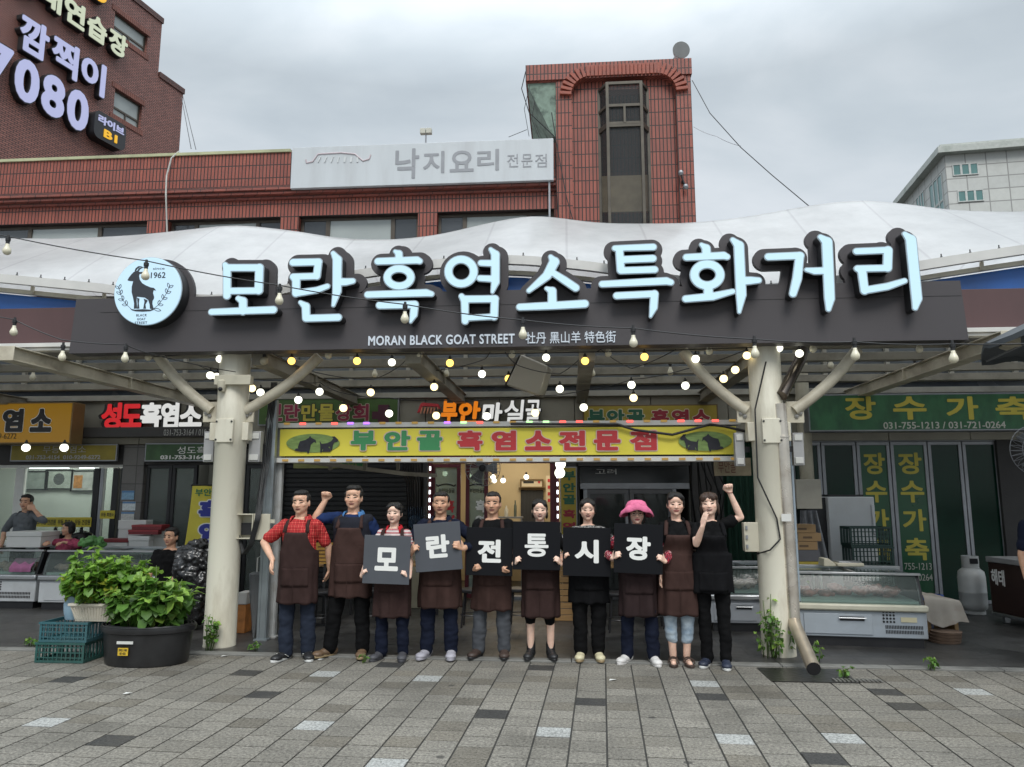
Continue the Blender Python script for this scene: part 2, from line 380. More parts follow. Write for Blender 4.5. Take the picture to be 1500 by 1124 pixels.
# brush strokes: union of tapered round strokes -> smooth contours (marching squares)
def strokes_sdf(strokes, X, Y):
    d = np.full(X.shape, 1e9)
    for pts, rs in strokes:
        for i in range(len(pts)-1):
            (ax, ay), (bx, by) = pts[i], pts[i+1]; r0, r1 = rs[i], rs[i+1]
            vx, vy = bx-ax, by-ay; L2 = vx*vx+vy*vy+1e-9
            t = np.clip(((X-ax)*vx+(Y-ay)*vy)/L2, 0, 1)
            d = np.minimum(d, np.hypot(X-ax-t*vx, Y-ay-t*vy)-(r0+(r1-r0)*t))
    return d
def contours(F, xs, ys, lev=0.):
    """closed contour loops of F=lev on a grid"""
    F = F-lev; F = np.where(np.abs(F) < 1e-7, 1e-7, F); ny, nx = F.shape; seg = {}
    def pt(i, j, i2, j2):
        a, b = F[i, j], F[i2, j2]; t = a/(a-b); return (xs[j]+(xs[j2]-xs[j])*t, ys[i]+(ys[i2]-ys[i])*t)
    S = F < 0; pts = {}
    cells = np.argwhere((S[:-1, :-1] != S[1:, 1:]) | (S[:-1, 1:] != S[1:, :-1]) | (S[:-1, :-1] != S[:-1, 1:]))
    for i, j in cells:
        i = int(i); j = int(j); c = (S[i, j], S[i, j+1], S[i+1, j+1], S[i+1, j]); k = c[0]+2*c[1]+4*c[2]+8*c[3]
        e = [('h', i, j), ('v', i, j+1), ('h', i+1, j), ('v', i, j)]
        ends = [((i, j), (i, j+1)), ((i, j+1), (i+1, j+1)), ((i+1, j), (i+1, j+1)), ((i, j), (i+1, j))]
        tb = {1: [(3, 0)], 2: [(0, 1)], 3: [(3, 1)], 4: [(1, 2)], 5: [(3, 0), (1, 2)], 6: [(0, 2)], 7: [(3, 2)], 8: [(2, 3)], 9: [(2, 0)], 10: [(0, 1), (2, 3)], 11: [(2, 1)], 12: [(1, 3)], 13: [(1, 0)], 14: [(0, 3)]}
        for a, b in tb.get(k, []):
            for q in (a, b):
                if e[q] not in pts: pts[e[q]] = pt(*ends[q][0], *ends[q][1])
            seg.setdefault(e[a], []).append(e[b]); seg.setdefault(e[b], []).append(e[a])
    loops = []; seen = set()
    for s0 in list(seg):
        if s0 in seen: continue
        lp = [s0]; seen.add(s0); cur = s0
        while True:
            nx_ = [q for q in seg[cur] if q not in seen]
            if not nx_: break
            cur = nx_[0]; seen.add(cur); lp.append(cur)
        if len(lp) > 5: loops.append([pts[q] for q in lp])
    return loops
# ================================================================ ground
YB = 11.8                                  # brick front of the market building
TR = R(-2.5)                               # the paving runs slightly skew to the arcade
def trot(x, y): return (x*math.cos(TR)+y*math.sin(TR), -x*math.sin(TR)+y*math.cos(TR))   # world -> paving frame
def tinv(u, v): return (u*math.cos(TR)-v*math.sin(TR), u*math.sin(TR)+v*math.cos(TR))
def kerb_y(x): return 7.56-.0175*x
def pavement():
    T = .243; V = .212; random.seed(3)
    dark = [(96,1000),(177,1081),(375,1019),(347,986),(704,1045),(565,974),(874,1033),(1027,1025),(1302,1017),(1333,1033),(1234,1112),(783,976)]
    light = [(63,1054),(463,1063),(476,988),(633,996),(545,1112),(824,1079),(1064,1088),(1045,1003),(1234,1077),(1437,1012)]
    off = {}
    def oc(i):
        random.seed(i*17+5); return off.setdefault(i, random.choice((0, .106, .05, .16)))
    def cell(px, py):
        p = G(px, py); u, v = trot(p.x, p.y); i = math.floor(u/T); return i, math.floor((v-oc(i))/V)
    D = {cell(*p) for p in dark}; Li = {cell(*p) for p in light}
    vs = []; fs = []; cols = []
    rnd = random.Random(11)
    for i in range(-56, 57):
        for j in range(-14, 42):
            u0, u1 = i*T+.0045, (i+1)*T-.0045; v0, v1 = j*V+oc(i)+.0036, (j+1)*V+oc(i)-.0036
            cx, cy = tinv((u0+u1)/2, (v0+v1)/2)
            if cy > kerb_y(cx)+.2: continue
            z = rnd.uniform(-.0012, .0012); b = .0022; o = len(vs)
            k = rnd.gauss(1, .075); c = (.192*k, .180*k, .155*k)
            if rnd.random() < .12: c = (.152*k, .139*k, .115*k)
            if (i, j) in D: c = (.047, .046, .044)
            elif (i, j) in Li: c = (.34, .345, .33)
            elif cy < 4.3 or abs(cx) > 6.5:
                q = rnd.random()
                if q < .012: c = (.047, .046, .044)
                elif q < .024: c = (.34, .345, .33)
            def W_(u, v, zz):
                x, y = tinv(u, v); y = min(y, kerb_y(x)); return (x, y, zz)
            vs += [W_(u0+b, v0+b, z), W_(u1-b, v0+b, z), W_(u1-b, v1-b, z), W_(u0+b, v1-b, z), W_(u0, v0, z-.005), W_(u1, v0, z-.005), W_(u1, v1, z-.005), W_(u0, v1, z-.005)]
            fs += [(o, o+1, o+2, o+3), (o+4, o+5, o+1, o), (o+5, o+6, o+2, o+1), (o+6, o+7, o+3, o+2), (o+7, o+4, o, o+3)]
            cols += [c]*4+[(.026, .025, .022)]*4
    me = bpy.data.meshes.new('mesh'); me.from_pydata(vs, [], fs); set_col(me, np.array(cols))
    m = bpy.data.materials.new('paver'); m.use_nodes = True; nt = m.node_tree; N = nt.nodes; L = nt.links; b = N['Principled BSDF']
    a = N.new('ShaderNodeVertexColor'); a.layer_name = 'Col'; tc = N.new('ShaderNodeTexCoord')
    n = N.new('ShaderNodeTexNoise'); n.inputs['Scale'].default_value = 48; n.inputs['Detail'].default_value = 4; n.inputs['Roughness'].default_value = .85; L.new(tc.outputs['Object'], n.inputs['Vector'])
    r = N.new('ShaderNodeMapRange'); r.inputs[1].default_value = .33; r.inputs[2].default_value = .67; r.inputs[3].default_value = .25; r.inputs[4].default_value = 1.85; L.new(n.outputs[0], r.inputs[0])
    n2 = N.new('ShaderNodeTexNoise'); n2.inputs['Scale'].default_value = 1.1; n2.inputs['Detail'].default_value = 7; n2.inputs['Roughness'].default_value = .7; L.new(tc.outputs['Object'], n2.inputs['Vector'])
    r2 = N.new('ShaderNodeMapRange'); r2.inputs[1].default_value = .35; r2.inputs[2].default_value = .7; r2.inputs[3].default_value = .66; r2.inputs[4].default_value = 1.15; L.new(n2.outputs[0], r2.inputs[0])
    mm = N.new('ShaderNodeMath'); mm.operation = 'MULTIPLY'; L.new(r.outputs[0], mm.inputs[0]); L.new(r2.outputs[0], mm.inputs[1])
    v = N.new('ShaderNodeVectorMath'); v.operation = 'SCALE'; L.new(a.outputs[0], v.inputs[0]); L.new(mm.outputs[0], v.inputs[3])
    vo = N.new('ShaderNodeTexVoronoi'); vo.inputs['Scale'].default_value = 1.9; L.new(tc.outputs['Object'], vo.inputs['Vector'])
    g_ = N.new('ShaderNodeMapRange'); g_.inputs[1].default_value = .045; g_.inputs[2].default_value = .06; g_.inputs[3].default_value = .75; g_.inputs[4].default_value = 0; L.new(vo.outputs['Distance'], g_.inputs[0])
    gx = N.new('ShaderNodeMixRGB'); gx.inputs[2].default_value = (.035, .034, .032, 1); L.new(g_.outputs[0], gx.inputs[0]); L.new(v.outputs[0], gx.inputs[1])
    n5 = N.new('ShaderNodeTexNoise'); n5.inputs['Scale'].default_value = .55; n5.inputs['Detail'].default_value = 9; n5.inputs['Roughness'].default_value = .72; L.new(tc.outputs['Object'], n5.inputs['Vector'])
    g5 = N.new('ShaderNodeMapRange'); g5.inputs[1].default_value = .5; g5.inputs[2].default_value = .72; g5.inputs[4].default_value = .5; L.new(n5.outputs[0], g5.inputs[0])
    g6 = N.new('ShaderNodeMixRGB'); g6.inputs[2].default_value = (.075, .064, .045, 1); L.new(g5.outputs[0], g6.inputs[0]); L.new(gx.outputs[0], g6.inputs[1]); L.new(g6.outputs[0], b.inputs['Base Color'])
    rr = N.new('ShaderNodeMapRange'); rr.inputs[1].default_value = .35; rr.inputs[2].default_value = .7; rr.inputs[3].default_value = .55; rr.inputs[4].default_value = .8; L.new(n2.outputs[0], rr.inputs[0]); L.new(rr.outputs[0], b.inputs['Roughness'])
    b.inputs['Specular IOR Level'].default_value = .3
    bu = N.new('ShaderNodeBump'); bu.inputs['Strength'].default_value = .5; bu.inputs['Distance'].default_value = .003; L.new(n.outputs[0], bu.inputs['Height']); L.new(bu.outputs[0], b.inputs['Normal'])
    tag(link_mesh('pavement', me, m, smooth=0), kind='structure')
    e = MB().grid([[(-600, -300, -.006), (600, -300, -.006)], [(-600, 900, -.006), (600, 900, -.006)]]).build('ground', mat('joint_sand', (.035, .034, .03), .9, var=.3), smooth=0)
    tag(e, kind='structure')
pavement()
M_floor = brick('arcade_stone', (.052, .05, .047), (.04, .039, .037), (.02, .02, .019), .3, .3, .006, off=.5, bump=.25, dirt=(.024, .023, .022), damt=.6)
# arcade floor needs x/y coordinates: its own material with the plan mapping
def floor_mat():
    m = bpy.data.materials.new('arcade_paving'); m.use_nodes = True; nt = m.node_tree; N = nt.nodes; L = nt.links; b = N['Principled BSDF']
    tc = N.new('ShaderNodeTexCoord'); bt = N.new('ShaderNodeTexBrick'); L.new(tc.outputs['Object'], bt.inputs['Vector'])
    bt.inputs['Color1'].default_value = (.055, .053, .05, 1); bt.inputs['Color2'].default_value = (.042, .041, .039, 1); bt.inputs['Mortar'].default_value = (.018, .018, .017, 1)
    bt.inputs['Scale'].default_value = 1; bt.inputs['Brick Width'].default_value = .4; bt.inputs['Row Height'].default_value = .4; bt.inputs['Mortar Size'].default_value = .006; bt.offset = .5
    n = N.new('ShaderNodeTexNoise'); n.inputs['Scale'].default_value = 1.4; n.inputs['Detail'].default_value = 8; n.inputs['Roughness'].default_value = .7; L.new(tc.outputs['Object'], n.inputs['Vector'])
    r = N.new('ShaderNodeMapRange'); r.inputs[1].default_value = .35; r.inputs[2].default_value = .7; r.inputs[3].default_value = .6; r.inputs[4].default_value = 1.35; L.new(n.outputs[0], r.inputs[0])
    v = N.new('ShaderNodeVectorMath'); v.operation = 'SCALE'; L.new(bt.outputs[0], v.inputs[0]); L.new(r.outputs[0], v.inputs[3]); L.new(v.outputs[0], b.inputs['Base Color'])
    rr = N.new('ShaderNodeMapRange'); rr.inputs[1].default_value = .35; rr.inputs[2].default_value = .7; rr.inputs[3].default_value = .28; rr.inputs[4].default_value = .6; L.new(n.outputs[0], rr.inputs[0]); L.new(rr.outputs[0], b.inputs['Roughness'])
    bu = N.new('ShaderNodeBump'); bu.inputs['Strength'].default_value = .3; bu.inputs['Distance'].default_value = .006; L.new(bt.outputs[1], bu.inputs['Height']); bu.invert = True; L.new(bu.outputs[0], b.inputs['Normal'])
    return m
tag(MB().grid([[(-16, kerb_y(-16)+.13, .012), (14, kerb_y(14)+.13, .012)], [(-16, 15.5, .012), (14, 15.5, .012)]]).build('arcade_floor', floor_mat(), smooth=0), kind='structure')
kb = MB()
for i in range(-15, 13):
    y0 = kerb_y(i); y1 = kerb_y(i+1)
    kb._add([(i+.004, y0+.002, z) if k == 0 else (i+.996, y1+.002, z) if k == 1 else (i+.996, y1+.13, z) if k == 2 else (i+.004, y0+.13, z) for z in (-.05, .015) for k in range(4)],
            [(4, 5, 6, 7), (0, 1, 5, 4), (1, 2, 6, 5), (2, 3, 7, 6), (3, 0, 4, 7)])
tag(kb.build('kerb', mat('kerb_stone', (.17, .168, .155), .75, var=.25, vs=5, bump=.3, dirt=(.05, .05, .045), damt=.6), bev=.006), kind='structure')

# ================================================================ brick market building with its stair tower
B_RED = brick('red_soldier_brick', (.33, .088, .058), (.25, .064, .045), (.022, .012, .010), .062, .235, .0085, off=0, bump=1.0)
B_TRIM = brick('red_stack_brick', (.27, .073, .05), (.21, .057, .042), (.03, .016, .014), .23, .062, .006, off=.5, bump=1.0, damt=.55)
M_ALU_D = mat('bronze_window_frame', (.10, .085, .07), .45, .6, var=.15)
M_GLAZ = mat('frosted_window_glass', (.33, .36, .35), .12, var=.12, vs=1.2, spec=.8)
M_GLAZD = mat('dark_window_glass', (.05, .055, .06), .06, var=.3, vs=1.5, spec=.9)
M_CLAD = mat('beige_wall_cladding', (.27, .255, .205), .6, var=.08, vs=2, dirt=(.12, .11, .09), damt=.5, ds=.9)
def zY(py, Y, px=750): return P(px, py, Y).z
bld = thing('brick_building', 'long two storey red brick market building with ribbed parapet and arched stair tower', 'building', (0, YB, 0))
XL, XT0, XT1 = -15.5, P(815, 210, YB).x, P(1015, 210, YB).x
zp1, zp0 = P(100, 236, YB).z, P(100, 284, YB).z                # parapet
zc0 = P(100, 303, YB).z                                         # cornice foot
zw1 = P(100, 327, YB).z; zw0 = zw1-1.25
wins = [(-420, -280), (-150, 215), (245, 410), (437, 612), (640, 812)]
holes = []; wr = []
for a, b in wins:
    xa, xb = P(a, 335, YB).x, P(b, 335, YB).x
    wr.append((xa, xb)); holes.append([(xa, zw0), (xb, zw0), (xb, zw1), (xa, zw1)])
me = plate([[(XL, 4.3), (XT0, 4.3), (XT0, zc0), (XL, zc0)]]+holes, YB, YB+.25)
link_mesh('wall', me, B_RED, bld, smooth=0)
MB().box(XL, XT0-.01, YB-.03, YB+.25, zp0, zp1).build('parapet', B_RED, bld, smooth=0)
MB().box(XL, P(427, 222, YB).x, YB-.06, YB+.3, zp1, zp1+.05).build('coping', mat('coping_yellow', (.42, .43, .26), .6, dirt=(.1, .1, .07)), bld)
cm = MB()
h = (zp0-zc0)/4
for i, pr in enumerate((.05, .13, .17, .08)): cm.box(XL, XT0-.012, YB-pr, YB+.25, zc0+i*h+.004, zc0+(i+1)*h)
cm.build('cornice', B_TRIM, bld, smooth=0)
random.seed(5)
for k, (xa, xb) in enumerate(wr):
    f = MB(); w = .05; y = YB+.12
    f.box(xa, xb, y, y+.06, zw1-w, zw1); f.box(xa, xb, y, y+.06, zw0, zw0+w)
    f.box(xa, xa+w, y, y+.06, zw0+w, zw1-w); f.box(xb-w, xb, y, y+.06, zw0+w, zw1-w)
    L_ = xb-xa; n1 = xa+L_*.23 if k > 1 else xa+L_*.43; n2 = xb-L_*.22
    ms = [n1, n2] if k != 1 else [xa+L_*.37, xa+L_*.52, xb-L_*.2]
    for q in ms: f.box(q-.035, q+.035, y-.01, y+.05, zw0+w, zw1-w)
    wo = f.build('window', M_ALU_D, bld, bev=.004)
    es = [xa+w]+ms+[xb-w]
    for i in range(len(es)-1):
        side = (i == 0 or i == len(es)-2) if k > 1 else i % 2 == 1
        MB().box(es[i], es[i+1], y+.02, y+.028, zw0+w, zw1-w).build('pane', M_GLAZD if side else M_GLAZ, wo, smooth=0)
# body behind the front (roof, sides)
MB().box(XL, XT1-.02, YB+.252, YB+3.2, 4.25, zp1-.25).box(XT1, 8.8, YB+.252, YB+3.2, 4.25, 4.5).build('roof', mat('flat_roof', (.2, .19, .18), .8), bld, smooth=0)
# stair tower
YT = YB-.12
zt1 = P(890, 92, YT).z; tb0 = P(815, 118, YT).z
XTA, XTB = P(815, 200, YT).x, P(1015, 200, YT).x
rx0, rx1 = P(838, 200, YT).x, P(992, 200, YT).x; rz1 = P(915, 112, YT).z; rr = .32
hole = [(rx0, 4.3), (rx1, 4.3)]+[(rx1-rr+rr*math.cos(t), rz1-rr+rr*math.sin(t)) for t in np.linspace(0, math.pi/2, 9)]+[(rx0+rr-rr*math.sin(t), rz1-rr+rr*math.cos(t)) for t in np.linspace(0, math.pi/2, 9)]
tw = link_mesh('stair_tower', plate([[(XTA, 4.3), (XTB, 4.3), (XTB, tb0), (XTA, tb0)], hole], YT, YT+.2), B_RED, bld, smooth=0)
wx0, wx1 = P(879, 230, YT).x, P(952, 230, YT).x; wz1 = P(915, 126, YT).z
MB().box(rx0-.05, wx0, YT+.1, YT+.3, 4.3, rz1+.02).box(wx1, rx1+.05, YT+.1, YT+.3, 4.3, rz1+.02).box(wx0, wx1, YT+.1, YT+.3, wz1, rz1+.02).build('recessed_wall', B_RED, tw, smooth=0)
MB().box(XTA, XTB, YT+.3, YT+3, 4.3, tb0).build('side_wall', B_RED, tw, smooth=0)
xo = P(770, 110, YT).x
MB().box(xo, XTB+.02, YT-.03, YT+3, tb0+.002, zt1).build('parapet', B_RED, bld, smooth=0)
MB().prism([(xo+.03, tb0-.06), (XTA-.06, P(810, 198, YT).z), (XTA-.002, P(810, 200, YT).z), (XTA-.002, tb0-.02), (xo+.03, tb0-.02)], YT+.03, YT+2.6).build('sloping_soffit', mat('mouldy_render', (.2, .27, .22), .8, var=.3, vs=9, dirt=(.02, .03, .025), ds=5, damt=.95), bld, smooth=0)
MB().box(xo+.01, XTA-.003, YT, YT+.2, tb0-.02, tb0).build('band', B_TRIM, bld, smooth=0)
am = MB()
def vous(cx, cz, a0, a1, n, r0, r1):
    for i in range(n):
        t = a0+(a1-a0)*(i+.5)/n; d = Vector((math.cos(t), 0, math.sin(t))); u = Vector((-math.sin(t), 0, math.cos(t)))
        M3 = Matrix((d, Vector((0, 1, 0)), u)).transposed()
        am.obox(Vector((cx, YT-.005, cz))+d*(r0+r1)/2, ((r1-r0)/2, .05, abs(a1-a0)/n*r0/2*.86), M3)
vous(rx1-rr, rz1-rr, 0, math.pi/2, 8, rr+.004, rr+.2); vous(rx0+rr, rz1-rr, math.pi, math.pi/2, 8, rr+.004, rr+.2)
x = rx0+rr+.035
while x < rx1-rr: am.box(x-.028, x+.028, YT-.055, YT+.045, rz1+.004, rz1+.2); x += .066
am.build('arch_trim', mat('arch_brick', (.27, .062, .035), .55, var=.25, vs=9, bump=.3), bld, bev=.004)
# tall stair window, a shallow three sided bay
fm = MB(); yb = YT+.02; bay = .14
xs_ = [wx0, wx0+.13, wx1-.13, wx1]; ys_ = [YT+.12, yb-bay, yb-bay, YT+.12]
zr = [4.35, P(915, 326, YT).z-.4, P(915, 186, YT).z, P(915, 160, YT).z, wz1]
for xx, yy in zip(xs_, ys_): fm.bar((xx, yy, 4.35), (xx, yy, wz1), .05, .05, up=Vector((0, 1, 0)))
for z in (zr[2], zr[3], wz1-.02, zr[2]-.04):
    for i in range(3): fm.bar((xs_[i], ys_[i], z), (xs_[i+1], ys_[i+1], z), .04, .05)
fm.bar(((xs_[1]+xs_[2])/2, yb-bay, zr[2]), ((xs_[1]+xs_[2])/2, yb-bay, zr[3]), .04, .05, up=Vector((0, 1, 0)))
fo = fm.build('stair_window', mat('old_alu', (.085, .075, .06), .5, .4, var=.3, dirt=(.05, .04, .03)), tw, bev=.003)
gm = MB()
for i in range(3): gm.grid([[(xs_[i], ys_[i]+.012, 4.35), (xs_[i+1], ys_[i+1]+.012, 4.35)], [(xs_[i], ys_[i]+.012, wz1-.02), (xs_[i+1], ys_[i+1]+.012, wz1-.02)]])
gm.build('pane', glass('smoky_glass', (.6, .6, .6), .3, .08), fo, smooth=0)
zb = P(915, 247, YT).z; zbb = P(915, 303, YT).z
MB().box(wx0, wx1, YT+.3, YT+.32, zb-.02, wz1).build('curtain', mat('dark_interior', (.03, .032, .035), .8, var=.4, vs=3, stretch=(8, 1, .3)), tw, smooth=0)
MB().box(wx0, wx1, YT+.22, YT+.26, zbb, zb-.025).build('stair_slab', mat('tan_board', (.42, .34, .2), .7, var=.2), tw, smooth=0)
MB().box(wx0, wx1, YT+.3, YT+.32, 4.3, zbb).build('dark_stairwell', mat('dark_interior', (.03, .032, .035)), tw, smooth=0)
# ground floor front: beige cladding over the shops, clerestory strip, party walls
zs1 = P(800, 583, YB).z
zcl = 4.25
cl = MB()
x = XL
while x < 8.8: cl.box(x, x+1.19, YB-.05, YB+.2, 2.45, zs1); x += 1.2
cl.build('fascia_cladding', M_CLAD, bld, bev=.004)
MB().box(XL, 8.8, YB-.16, YB+.2, zs1+.002, zs1+.09).box(XL, 8.8, YB-.12, YB+.2, zs1+.2, zs1+.26).build('ledge', mat('ledge_grey', (.3, .285, .24), .55, dirt=(.1, .09, .07)), bld, bev=.004)
MB().box(XL, 8.8, YB+.02, YB+.2, zs1+.1, zs1+.198).box(XL, 8.8, YB+.05, YB+.2, zs1+.262, 4.298).build('clerestory', mat('clerestory_glass', (.085, .095, .1), .25, var=.2, vs=1.3), bld, smooth=0)
x = XL+.5
while x < 8.6: MB().box(x, x+.06, YB-.02, YB+.1, zs1+.262, 4.29).build('mullion', mat('ledge_grey', (.3, .285, .24)), bld); x += .95
# party walls between the shops and the dark space behind them
pw = MB(); pw.box(XL, 8.8, 15, 15.2, 0, 4.2)
pw.build('rear_wall', mat('shop_back', (.1, .095, .085), .8), bld, smooth=0)
MB().box(XL, 8.8, YB+.21, 15, 2.9, 2.95).build('shop_ceiling', mat('shop_ceiling', (.25, .24, .2), .8), bld, smooth=0)

# ================================================================ tall dark building on the left with its big channel lettering
DB = brick('brown_brick', (.34, .14, .11), (.25, .10, .08), (.028, .018, .016), .23, .075, .012, off=.5, bump=.8, damt=.25)
P1 = P(266, 170, 30.); ang = R(13.5); du = Vector((math.sin(ang), math.cos(ang), 0)); dn = Vector((math.cos(ang), -math.sin(ang), 0))
def wall_hit(px, py):
    """distance along the wall and height where that ray meets the wall plane"""
    r = Vector(ray(px, py)); o = Vector((0, 0, CAM_H)); t = (P1-o).dot(dn)/r.dot(dn); q = o+r*t
    return (q-P1).dot(du), q.z
tall = thing('tall_brick_building', 'tall dark brown brick building with stepped roofline behind the low roof', 'building', (P1.x, P1.y, 0))
tall.rotation_euler.z = math.atan2(du.y, du.x)                 # local x runs along the wall, local -y faces the street
def t_obj(name, me, m, parent=tall, smooth=0):
    o = bpy.data.objects.new(name, me); COL.objects.link(o); o.parent = parent
    for x in (m if isinstance(m, list) else [m]): me.materials.append(x)
    if smooth: me.polygons.foreach_set('use_smooth', [True]*len(me.polygons)); me.set_sharp_from_angle(angle=R(smooth))
    return o
s1, z1 = wall_hit(267, 137); s2, z2 = wall_hit(232, 106); s3, z3 = wall_hit(238, 35)
s3 = s2
tw_ = [(167, 15, 217, 82), (167, 128, 208, 192)]
hl = []
for a, b, c, d in tw_:
    sa, za = wall_hit(a+14, b+2); sb, zb_ = wall_hit(c, d)
    s_a, _ = wall_hit(a, (b+d)/2-10); s_b, _ = wall_hit(c, (b+d)/2)
    zt = wall_hit(a, b)[1]; zl = wall_hit(c, d)[1]
    hl.append((s_a, s_b, zl, zt))
me = plate([[(-16, 0), (0, 0), (0, z1), (s2, z1), (s2, z3), (-16, z3)]]+[[(a, c), (b, c), (b, d), (a, d)] for a, b, c, d in hl], 0, .4)
t_obj('wall', me, DB)
t_obj('rear_block', MB().box(-16, s2, .41, 9, 0, z3-.3).box(s2, -.01, .41, 9, 0, z1-.3).mesh(), DB)
t_obj('coping', MB().box(-16, s2+.05, -.05, .45, z3, z3+.25).box(s2+.06, .05, -.05, .45, z1, z1+.25).mesh(), brick('brown_soldier', (.15, .052, .038), (.105, .04, .031), (.03, .018, .016), .07, .25, .012, bump=.8))
for a, b, c, d in hl:
    f = MB(); w = .07; f.box(a, b, .12, .2, d-w, d); f.box(a, b, .12, .2, c, c+w); f.box(a, a+w, .12, .2, c+w, d-w); f.box(b-w, b, .12, .2, c+w, d-w)
    m_ = c+(d-c)*.33; f.box(a+w, b-w, .11, .19, m_-.04, m_+.04); f.box((a+b)/2-.03, (a+b)/2+.03, .11, .19, c+w, m_-.04)
    wo = t_obj('window', f.mesh(), M_ALU_D); t_obj('pane', MB().box(a+w, b-w, .15, .16, c+w, d-w).mesh(), M_GLAZ, wo)
    k = .16; n = int((b-a+2*k)/.1)
    for za_, zb2 in ((d+.004, d+.22), (c-.22, c-.004)):
      sl = MB()
      for i in range(n): sl.box(a-k+i*.1+.008, a-k+(i+1)*.1-.008, -.03, .05, za_, zb2)
      t_obj('brick_lintel' if za_ > d else 'brick_sill', sl.mesh(), mat('brown_header', (.2, .075, .055), .6, var=.3, vs=3))
M_CHAN = mat('channel_side', (.02, .02, .022), .5)
M_LAV = emit('lavender_letter', (.40, .42, .64), .62); M_CRM = emit('cream_letter', (.5, .54, .4), .65); M_YEL = emit('amber_letter', (.7, .38, .02), .75)
def wall_sign(name, label, rows, faces, depth=.24):
    """rows: (text, s0, s1, z0, z1, face material)"""
    t = bpy.data.objects.new(name, None); COL.objects.link(t); tag(t, label, 'sign', 'signs on the tall brick wall'); t.location = P1*1; t.location.z = 0; t.rotation_euler = tall.rotation_euler
    for s, a, b, c, d, m in rows:
        n = len(s); wd = (b-a)/n
        for i, ch in enumerate(s):
            for nm, bold, y0, y1, mt, par in (('letter', .055, -depth, 0, M_CHAN, t), ('letter_face', .035, -depth-.03, -depth, m, None)):
                e = text_mesh(ch, bold, .5); q = coords(e); lo = q.min(0); hi = q.max(0); g = .04*wd-(.0 if nm == 'letter' else -.02*wd)
                u = a+i*wd+g+(q[:, 0]-lo[0])/(hi[0]-lo[0])*(wd-2*g); g2 = .0 if nm == 'letter' else .03*(d-c)
                v = c+g2+(q[:, 1]-lo[1])/(hi[1]-lo[1])*(d-c-2*g2); dd = y1+(y0-y1)*(q[:, 2]+.5)
                set_coords(e, np.stack([u, dd, v], 1))
                if nm == 'letter': L0 = t_obj('letter', e, mt, t)
                else: t_obj('letter_face', e, mt, L0)
    return t
def sspan(x0, y0, x1, y1):
    """lower left and upper right pixel -> s0,s1,z0,z1"""
    return wall_hit(x0, y0)[0], wall_hit(x1, y1)[0]
a0, zA = wall_hit(17, 62); a1, zB = wall_hit(147, 150); _, zC = wall_hit(17, 13); _, zD = wall_hit(147, 100)
wall_sign('letter_sign', 'big pale lavender Korean channel letters on the dark brick wall, above the digits', [('깜찍이', a0, a1, (zA+zB)/2-.1, (zC+zD)/2+.05, M_LAV)], None)
b1 = wall_hit(124, 170)[0]; b0 = b1-(wall_hit(124, 170)[0]-wall_hit(11, 115)[0])*4/3
_, zA = wall_hit(120, 200); _, zB = wall_hit(118, 142); 
wall_sign('number_sign', 'big pale lavender digits 7080 on the dark brick wall', [('7080', b0, b1, zA-.05, zB+.1, M_LAV)], None)
c0 = wall_hit(83, 28)[0]; c1 = wall_hit(181, 75)[0]; _, zA = wall_hit(181, 95); _, zB = wall_hit(181, 62); w1 = (c1-c0)/3
wall_sign('letter_sign', 'cream Korean channel letters high on the dark brick wall', [('노래연습장', c1-w1*5, c1, zA, zB+.1, M_CRM)], None)
d1 = wall_hit(155, 5)[0]; _, zA = wall_hit(155, 18)
wall_sign('letter_sign', 'single amber yellow channel letter at the top edge of the photo', [('장', d1-w1*1.1, d1, zA, zA+1.5, M_YEL)], None)
e0, zA = wall_hit(125, 200); e1, zB = wall_hit(171, 226); _, zC = wall_hit(128, 160)
pl = bpy.data.objects.new('basement_sign', None); COL.objects.link(pl); tag(pl, 'black rounded plate with pale Korean letters over amber B1', 'sign', 'signs on the tall brick wall'); pl.location = (P1.x, P1.y, 0); pl.rotation_euler = tall.rotation_euler
hh = zC-.02-(zA+zB)/2; rc = .25; zb0 = (zA+zB)/2; zb1 = zb0+hh
lp = []
for cx, cz, t0 in ((e1-rc, zb0+rc, -90), (e1-rc, zb1-rc, 0), (e0+rc, zb1-rc, 90), (e0+rc, zb0+rc, 180)): lp += [(cx+rc*math.cos(R(t0+k*15)), cz+rc*math.sin(R(t0+k*15))) for k in range(7)]
t_obj('plate', plate([lp], -.4, 0), mat('plate_black', (.025, .025, .028), .4), pl)
for s, m, u0, u1, v0, v1 in (('라이브', M_LAV, .1, .92, .56, .86), ('B1', M_YEL, .3, .72, .15, .44)):
    e = text_mesh(s, .03, .5); q = coords(e); lo = q.min(0); hi = q.max(0)
    set_coords(e, np.stack([e0+(e1-e0)*(u0+(u1-u0)*(q[:, 0]-lo[0])/(hi[0]-lo[0])), -.4-.03*(q[:, 2]+.5), zb0+hh*(v0+(v1-v0)*(q[:, 1]-lo[1])/(hi[1]-lo[1]))], 1)); t_obj('lettering', e, m, pl)

